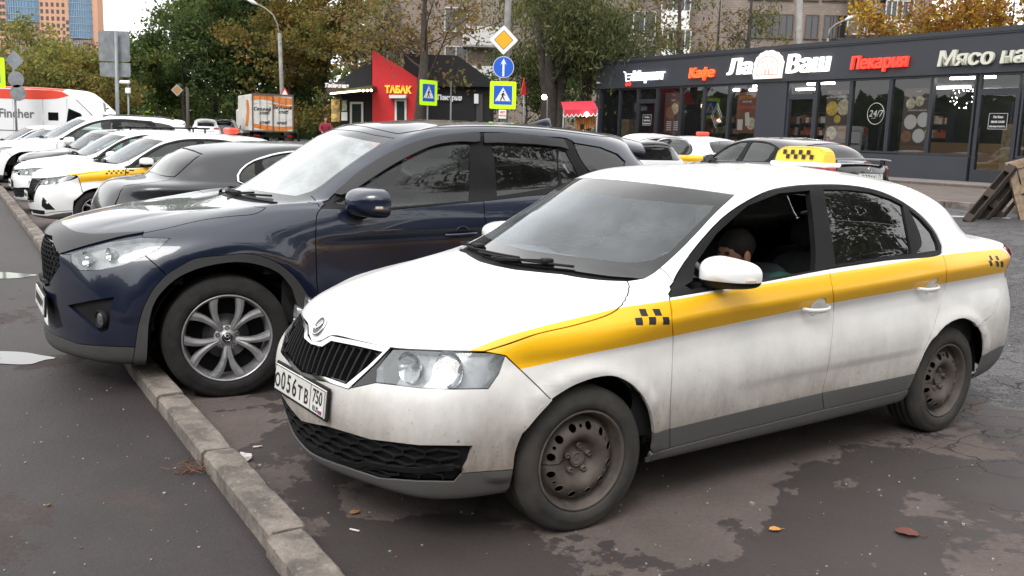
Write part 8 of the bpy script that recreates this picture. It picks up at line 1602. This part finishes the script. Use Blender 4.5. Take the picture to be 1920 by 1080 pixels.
mb.build('body', [MV, M('van_red', (.62,.05,.02), .4)], v)
mb = MB()
for sg in (1, -1): mb.add([(x, -sg*(1-.05*max(0, (z-1.2)/1.3)+.007), z) for x, z in ((-6.14, 2.24), (-6.12, 2.42), (-6.0, 2.50), (-5.6, 2.555), (-2.3, 2.555), (-1.95, 2.52), (-1.72, 2.40), (-2.1, 2.30), (-2.6, 2.26))], [tuple(range(9))])
mb.build('red_roof_edge', bpy.data.materials['van_red'], v, norm=False)
def on(x, z, d=.004): return (x, -(1.0-.05*max(0, (z-1.2)/1.3))-d, z)
mb = MB(); mb.add([on(-2.43, 1.60), on(-2.09, 1.60), on(-2.09, 1.86), on(-2.43, 1.86)], [(0, 1, 2, 3)]); mb.add([on(-1.85, 1.45), on(-1.10, 1.40), on(-1.35, 1.85), on(-1.75, 2.0)], [(0, 1, 2, 3)]); mb.build('side_window', MGLf, v, norm=False)
mb = MB(); mb.add([(-1.80, -.82, 2.46), (-1.80, .82, 2.46), (-.92, .88, 1.66), (-.92, -.88, 1.66)], [(0, 1, 2, 3)]); o = mb.build('windscreen', MGLf, v, norm=False); o.location = (.03, 0, .05)
mb = MB()
for x in (-4.9, -3.6, -2.6, -1.8): mb.bar(on(x, .6, .001), on(x, 2.3, .001), .012, .006)
for z in (1.25, .75): mb.bar(on(-6.1, z, .001), on(-1.8, z, .001), .012, .012)
mb.build('panel_seams', MPL, v); mb = MB(); mt = Matrix.Rotation(PI/2, 4, 'X'); mt.translation = (-3.50, -.982, 1.66); add_text(mb, 'Fincher', .40, mt, .004, .008, sx=1.0); mb.build('lettering', M('van_grey_lettering', (.12,.125,.13), .6), v, norm=False)
for x in (-.95, -4.9):
    for s in (1, -1): wheel(v, (x, s*.92, .36), .36, .22, .22, 'steel', s, 0, False)
mb = MB(); mb.box((-.55, -1.08, 1.45), (.12, .18, .32), bev=.03); mb.build('door_mirror', MPL, v)
# ---------------------------------------------------------------- box truck seen from behind
t0 = base_at(512, 56); tr = empty('box_truck', t0, 0, 'white box truck with orange waves on its rear doors and side', 'truck'); MT = M('truck_white', (.62,.60,.57), .5, noise=.12, nscale=3); MTO = M('truck_orange', (.62,.20,.04), .5, noise=.2, nscale=3)
zc0 = at(528, 247, 56).z-t0.z; zc1 = at(528, 178, 56).z-t0.z; W_ = 2.34; tr.rotation_euler.z = .44
mb = MB(); mb.box((0, 2.6, (zc0+zc1)/2), (W_, 5.2, zc1-zc0), bev=.03); mb.build('box', MT, tr); mb = MB()
for x in (-W_/2, W_/2, 0): mb.box((x, -.03, (zc0+zc1)/2), (.07, .06, zc1-zc0))
for z in (zc0+.02, zc1): mb.box((0, -.03, z), (W_+.08, .06, .07))
for x in (-.75, -.35, .35, .75): mb.tube([(x, -.06, zc0+.1), (x, -.06, zc1-.1)], .014, 5)
mb.build('door_frame', M('truck_frame', (.12,.09,.07), .6), tr); hh = zc1-zc0
def wave(lo, hi, ph, nm, y=-.008):
    n = 20; P = [(-W_/2+.05+(W_-.1)*i/n, y, zc0+hh*(lo+.06*math.sin(i/n*5+ph))) for i in range(n+1)]+[(-W_/2+.05+(W_-.1)*i/n, y, zc0+hh*(hi+.03*math.sin(i/n*4+ph))) for i in range(n, -1, -1)]; mb = MB(); k = len(P)//2
    mb.grid([P[:n+1], P[n+1:][::-1]], smooth=False); return mb.build(nm, MTO, tr, norm=False)
wave(.80, .95, .5, 'orange_wave'); wave(.70, .73, .2, 'orange_wave'); wave(.04, .17, 1.9, 'orange_wave')
mb = MB(); mt = Matrix.Rotation(PI/2, 4, 'X')
for t_, x, z in (('Свежий', -.62, .56), ('хлеб', -.5, .46), ('Вкусный', .55, .62), ('хлеб', .6, .50), ('хлеб', -.5, .20), ('хлеб', .5, .20)): mt.translation = (x, -.012, zc0+hh*z); add_text(mb, t_, .26, mt, .004, .006, shear=.2)
mb.build('lettering', MPL, tr, norm=False); mb = MB(); mb.grid([[(-W_/2-.006, y, zc0+hh*.12) for y in (1.6, 2.6)], [(-W_/2-.006, y, zc0+hh*.5) for y in (1.0, 2.0)], [(-W_/2-.006, y, zc0+hh*.85) for y in (1.3, 2.1)]]); mb.build('side_wave', MTO, tr, norm=False)
mb = MB(); mb.box((0, 2.6, zc0-.18), (.9, 5.2, .22)); mb.box((0, -.02, zc0-.28), (W_*.95, .1, .12)); mb.build('chassis', MUND, tr); mb = MB(); mb.box((0, 6.4, zc0+.55), (2.0, 1.7, 1.7), bev=.15); mb.build('cab', MT, tr)
for y in (1.4, 6.2):
    for s in (1, -1): g = wheel(tr, (s*.88, y, .40), .40, .26, .24, 'steel', 1, 0, False); g.rotation_euler = (0, 0, -PI/2*s)
for s in (1, -1): mb = MB(); mb.box((s*.95, -.06, zc0-.26), (.3, .03, .1)); mb.build('tail_light', MRED, tr)
# ---------------------------------------------------------------- leaning wooden pallet, right edge
M_PAL = M('wet_pallet_wood', (.040,.029,.023), .85, noise=.4, nscale=9, bump=.4, bscale=40); M_PALL = M('pale_pallet_wood', (.30,.22,.15), .8, noise=.3, nscale=9)
def pallet(o, A, B, m_, label, full=1.2):
    """A runs up the long side, B along the short side"""
    g = empty('wooden_pallet', o, 0, label, 'pallet', 'pallets at the right edge'); A = Vector(A).normalized(); B = Vector(B); B = (B-A*B.dot(A)).normalized(); C = A.cross(B).normalized(); R = Matrix((A, B, C)).transposed()
    def pb(a0, a1, b0, b1, c0, c1, nm): mb = MB(); mb.box(A*(a0+a1)/2+B*(b0+b1)/2+C*(c0+c1)/2, (a1-a0, b1-b0, c1-c0), M4=R); return mb.build(nm, m_, g)
    for b in (0, .35, .70): pb(0, full, b, b+.10, .0, .022, 'bottom_board')
    for a in (0, full/2-.07, full-.145):
        for b in (0, .35, .70): pb(a, a+.145, b, b+.10, .0222, .0998, 'block')
        pb(a, a+.145, 0, .8, .100, .122, 'cross_board')
    for i, w_ in enumerate((.145, .10, .145, .10, .145)): b = (0, .172, .328, .50, .655)[i]; pb(0, full, b, b+w_, .1222, .144, 'deck_board')
    return g
pp = Vector((7.52, 15.50, .39)); pallet(pp, (.60, .12, .76), (.80, .58, -.12), M_PAL, 'dark wet wooden pallet tipped up on one edge at the right side of the picture')
q = at(1893, 402, 15.6); pallet(Vector((q.x+.25, q.y+.1, .42)), (-.30, .10, .95), (.9, -.25, .2), M_PALL, 'pale new pallet standing behind the dark tipped one, cut by the right edge', 1.0)
for px, py, w, lab in ((1803, 407, 1.6, 'white'),): 
    a = at(1780, 406, 16.3); mb = MB(); s0 = -.52*a.x+.854*a.y
    P = [(7.05, 16.6), (8.4, 15.9), (8.43, 15.98), (7.09, 16.70)]; mb.add([(x, y, ground(x, y)+.004) for x, y in P], [(0, 1, 2, 3)]); tag(mb.build('road_marking', M('road_white_paint', (.55,.55,.53), .7, noise=.3), norm=False), kind='structure')
# ---------------------------------------------------------------- people
def skinned(name, verts, edges, radii, mat, parent, sub=2):
    me = bpy.data.meshes.new('t'); me.from_pydata(verts, edges, []); o = bpy.data.objects.new('t', me); COL.objects.link(o)
    sk = o.modifiers.new('s', 'SKIN'); sk.use_smooth_shade = True
    for v, r in zip(me.skin_vertices[0].data, radii): v.radius = (r, r) if not isinstance(r, tuple) else r
    me.skin_vertices[0].data[0].use_root = True; sb_ = o.modifiers.new('u', 'SUBSURF'); sb_.levels = sub; sb_.render_levels = sub
    dg = bpy.context.evaluated_depsgraph_get(); dg.update(); m2 = bpy.data.meshes.new_from_object(o.evaluated_get(dg)); bpy.data.objects.remove(o); bpy.data.meshes.remove(me)
    m2.name = name; m2.materials.clear(); m2.materials.append(mat); ob = bpy.data.objects.new(name, m2); COL.objects.link(ob); ob.parent = parent; return ob
def chain(*pts): return [(i, i+1) for i in range(len(pts)-1)]
def figure(root, J, skin=MSKIN, s=1., hands=True):
    """J: joints pelvis, chest, neck, head, then l/r shoulder, elbow, wrist, hip, knee, ankle, toe; one continuous body"""
    n = ['pelvis', 'belly', 'chest', 'neck', 'jaw', 'head', 'crown']; V = [J[k] for k in n]; R = [.13, .125, .135, .058, .070, .088, .06]; E = [(i, i+1) for i in range(6)]; R = [(.13, .10), (.12, .09), (.12, .085), .052, (.062, .075), (.078, .092), (.055, .062)]
    for sd in ('l', 'r'):
        b = len(V); V += [J[sd+k] for k in ('shoulder', 'elbow', 'wrist', 'palm')]; R += [.058, .045, .030, (.042, .018)]; E += [(2, b), (b, b+1), (b+1, b+2), (b+2, b+3)]
        b2 = len(V); V += [J[sd+k] for k in ('hip', 'knee', 'ankle', 'toe')]; R += [.095, .066, .042, .035]; E += [(0, b2), (b2, b2+1), (b2+1, b2+2), (b2+2, b2+3)]
        if hands:
            w, p = Vector(J[sd+'wrist']), Vector(J[sd+'palm']); d = (p-w).normalized(); side = d.cross(Vector((0, 0, 1))).normalized()*(1 if sd == 'l' else -1); dn = d.cross(side).normalized()
            if dn.z > 0: dn = -dn
            for k, (off, L) in enumerate(((-.028, .060), (-.010, .072), (.010, .068), (.028, .052))):
                f = len(V); a = p+side*off+d*.025; V += [tuple(a), tuple(a+d*L*.5+dn*L*.15), tuple(a+d*L*.72+dn*L*.5)]; R += [.0095, .0085, .007]; E += [(b+3, f), (f, f+1), (f+1, f+2)]
            f = len(V); a = w.lerp(p, .6)-side*.03; V += [tuple(a), tuple(a-side*.022+d*.03+dn*.01), tuple(a-side*.018+d*.055+dn*.022)]; R += [.011, .010, .008]; E += [(b+3, f), (f, f+1), (f+1, f+2)]
    return skinned('body', [tuple(v) for v in V], E, [tuple(q*s for q in r) if isinstance(r, tuple) else r*s for r in R], skin, root)
dr = empty('person', TX+Vector((0, 0, -.035)), TYAW, 'driver in a dark vest with green sleeves bowing his head behind the open taxi window', 'person')
y0 = .37
J = dict(pelvis=(-1.62, y0, .50), belly=(-1.61, y0, .64), chest=(-1.53, y0, .82), neck=(-1.40, y0-.01, .975), jaw=(-1.305, y0-.02, .985), head=(-1.300, y0-.02, 1.055), crown=(-1.32, y0-.02, 1.135),
    lshoulder=(-1.50, y0+.17, .91), lelbow=(-1.36, y0+.21, .70), lwrist=(-1.13, y0+.10, .74), lpalm=(-1.07, y0+.06, .765), rshoulder=(-1.50, y0-.19, .91), relbow=(-1.36, y0-.23, .70), rwrist=(-1.14, y0-.12, .74), rpalm=(-1.08, y0-.08, .765),
    lhip=(-1.56, y0+.09, .49), lknee=(-1.10, y0+.13, .58), lankle=(-.84, y0+.10, .36), ltoe=(-.70, y0+.10, .36), rhip=(-1.56, y0-.09, .49), rknee=(-1.10, y0-.13, .58), rankle=(-.84, y0-.10, .36), rtoe=(-.70, y0-.10, .36))
figure(dr, J)
P = lambda k, dx=0, dz=0: (J[k][0]+dx, J[k][1], J[k][2]+dz)
skinned('vest', [P('pelvis', 0, .02), P('belly'), P('chest', -.005), (-1.465, y0, .935), P('lshoulder', -.005, .005), P('rshoulder', -.005, .005)], [(0, 1), (1, 2), (2, 3), (2, 4), (2, 5)], [(.20, .17), (.20, .17), (.225, .19), .115, .115, .115], MVEST, dr)
for sd in 'lr': skinned('sleeve', [tuple(Vector(J['chest']).lerp(Vector(J[sd+'shoulder']), .55)), P(sd+'shoulder'), tuple(Vector(J[sd+'shoulder']).lerp(Vector(J[sd+'elbow']), .5)), P(sd+'elbow'), tuple(Vector(J[sd+'elbow']).lerp(Vector(J[sd+'wrist']), .85))], [(0, 1), (1, 2), (2, 3), (3, 4)], [.105, .104, .080, .068, .05], MSLV, dr)
skinned('trousers', [P('pelvis'), P('lhip'), P('lknee'), P('lankle', 0, .03), P('rhip'), P('rknee'), P('rankle', 0, .03)], [(0, 1), (1, 2), (2, 3), (0, 4), (4, 5), (5, 6)], [.15, .105, .078, .058, .105, .078, .058], MDARK, dr)
def ell(mb, c, r, n=16): mb.grid([[(c[0]+r[0]*math.cos(a)*math.cos(b), c[1]+r[1]*math.cos(a)*math.sin(b), c[2]+r[2]*math.sin(a)) for b in [2*PI*i/n for i in range(n)]] for a in [-PI/2+PI*i/10 for i in range(11)]], 0, True, True)
mb = MB(); ell(mb, (-1.335, y0-.02, 1.095), (.098, .088, .088)); mb.build('hair', MHAIR, dr)
mb = MB(); ell(mb, (-1.310, y0+.072, 1.045), (.022, .014, .034)); mb.build('ear', MSKIN, dr); mb = MB(); ell(mb, (-1.217, y0-.02, 1.028), (.026, .014, .022)); mb.build('nose', MSKIN, dr)
for s in (1, -1): mb = MB(); ell(mb, (-1.230, y0-.02+s*.032, 1.063), (.010, .013, .008)); mb.build('eye', MHAIR, dr)
mb = MB(); ell(mb, (-1.232, y0-.02, .990), (.010, .024, .006)); mb.build('mouth', M('lips', (.30,.10,.08), .5), dr)
ph = empty('phone', TX, TYAW, 'black phone held in the hands of the taxi driver', 'phone'); mb = MB(); mb.box((-1.03, .37, .80), (.075, .15, .010), rz=0, bev=.003); mb.build('phone_body', MPLG, ph)
# cyclist standing by the kiosk
cp = base_at(611, 43); cy = empty('person', cp, .3, 'person in a red jacket standing with a bicycle left of the kiosk', 'person')
J = dict(pelvis=(0, 0, .92), belly=(0, 0, 1.05), chest=(0, 0, 1.28), neck=(0, 0, 1.46), jaw=(0, -.02, 1.54), head=(0, -.01, 1.61), crown=(0, 0, 1.69), lshoulder=(.19, 0, 1.38), lelbow=(.27, -.10, 1.16), lwrist=(.22, -.32, 1.05), lpalm=(.20, -.38, 1.03), rshoulder=(-.19, 0, 1.38), relbow=(-.27, -.10, 1.16), rwrist=(-.2, -.32, 1.05), rpalm=(-.18, -.38, 1.03),
    lhip=(.09, 0, .88), lknee=(.11, -.03, .48), lankle=(.12, .0, .08), ltoe=(.13, -.12, .04), rhip=(-.09, 0, .88), rknee=(-.11, -.06, .48), rankle=(-.12, .05, .08), rtoe=(-.13, -.08, .04))
figure(cy, J); P = lambda k: J[k]
skinned('jacket', [P('pelvis'), P('belly'), P('chest'), P('lshoulder'), P('lelbow'), P('lwrist'), P('rshoulder'), P('relbow'), P('rwrist')], [(0, 1), (1, 2), (2, 3), (3, 4), (4, 5), (2, 6), (6, 7), (7, 8)], [(.20, .15), (.18, .14), (.21, .15), .10, .07, .05, .10, .07, .05], M('red_jacket', (.22,.015,.03), .8), cy)
skinned('trousers', [P('pelvis'), P('lhip'), P('lknee'), P('lankle'), P('rhip'), P('rknee'), P('rankle')], [(0, 1), (1, 2), (2, 3), (0, 4), (4, 5), (5, 6)], [.15, .11, .08, .06, .11, .08, .06], MDARK, cy)
skinned('hair', [(0, .02, 1.64), (0, .02, 1.71)], [(0, 1)], [.10, .075], MHAIR, cy)
by = empty('bicycle', cp+Vector((.1, -.5, 0)), .25, 'bicycle held by the person in the red jacket', 'bicycle')
for x in (-.52, .52): mb = MB(); mb.tube([(x+.33*math.cos(t), 0, .34+.33*math.sin(t)) for t in [2*PI*i/24 for i in range(24)]], .018, 6, close=True); [mb.bar((x, 0, .34), (x+.32*math.cos(a), 0, .34+.32*math.sin(a)), .004) for a in [PI*k/5 for k in range(10)]]; mb.build('wheel', MRUB, by)
mb = MB()
for a, b in (((-.52, 0, .34), (-.05, 0, .30)), ((-.05, 0, .30), (-.18, 0, .82)), ((-.18, 0, .75), (-.52, 0, .34)), ((-.16, 0, .72), (.38, 0, .82)), ((-.05, 0, .30), (.38, 0, .75)), ((.38, 0, .98), (.52, 0, .34))): mb.tube([a, b], .018, 6)
mb.build('frame', M('bike_red', (.25,.03,.03), .4), by); mb = MB(); mb.tube([(.36, -.28, 1.0), (.38, 0, .99), (.36, .28, 1.0)], .014, 6); mb.build('handlebar', MPL, by); mb = MB(); mb.box((-.2, 0, .87), (.26, .14, .06), bev=.02); mb.build('saddle', MPL, by)
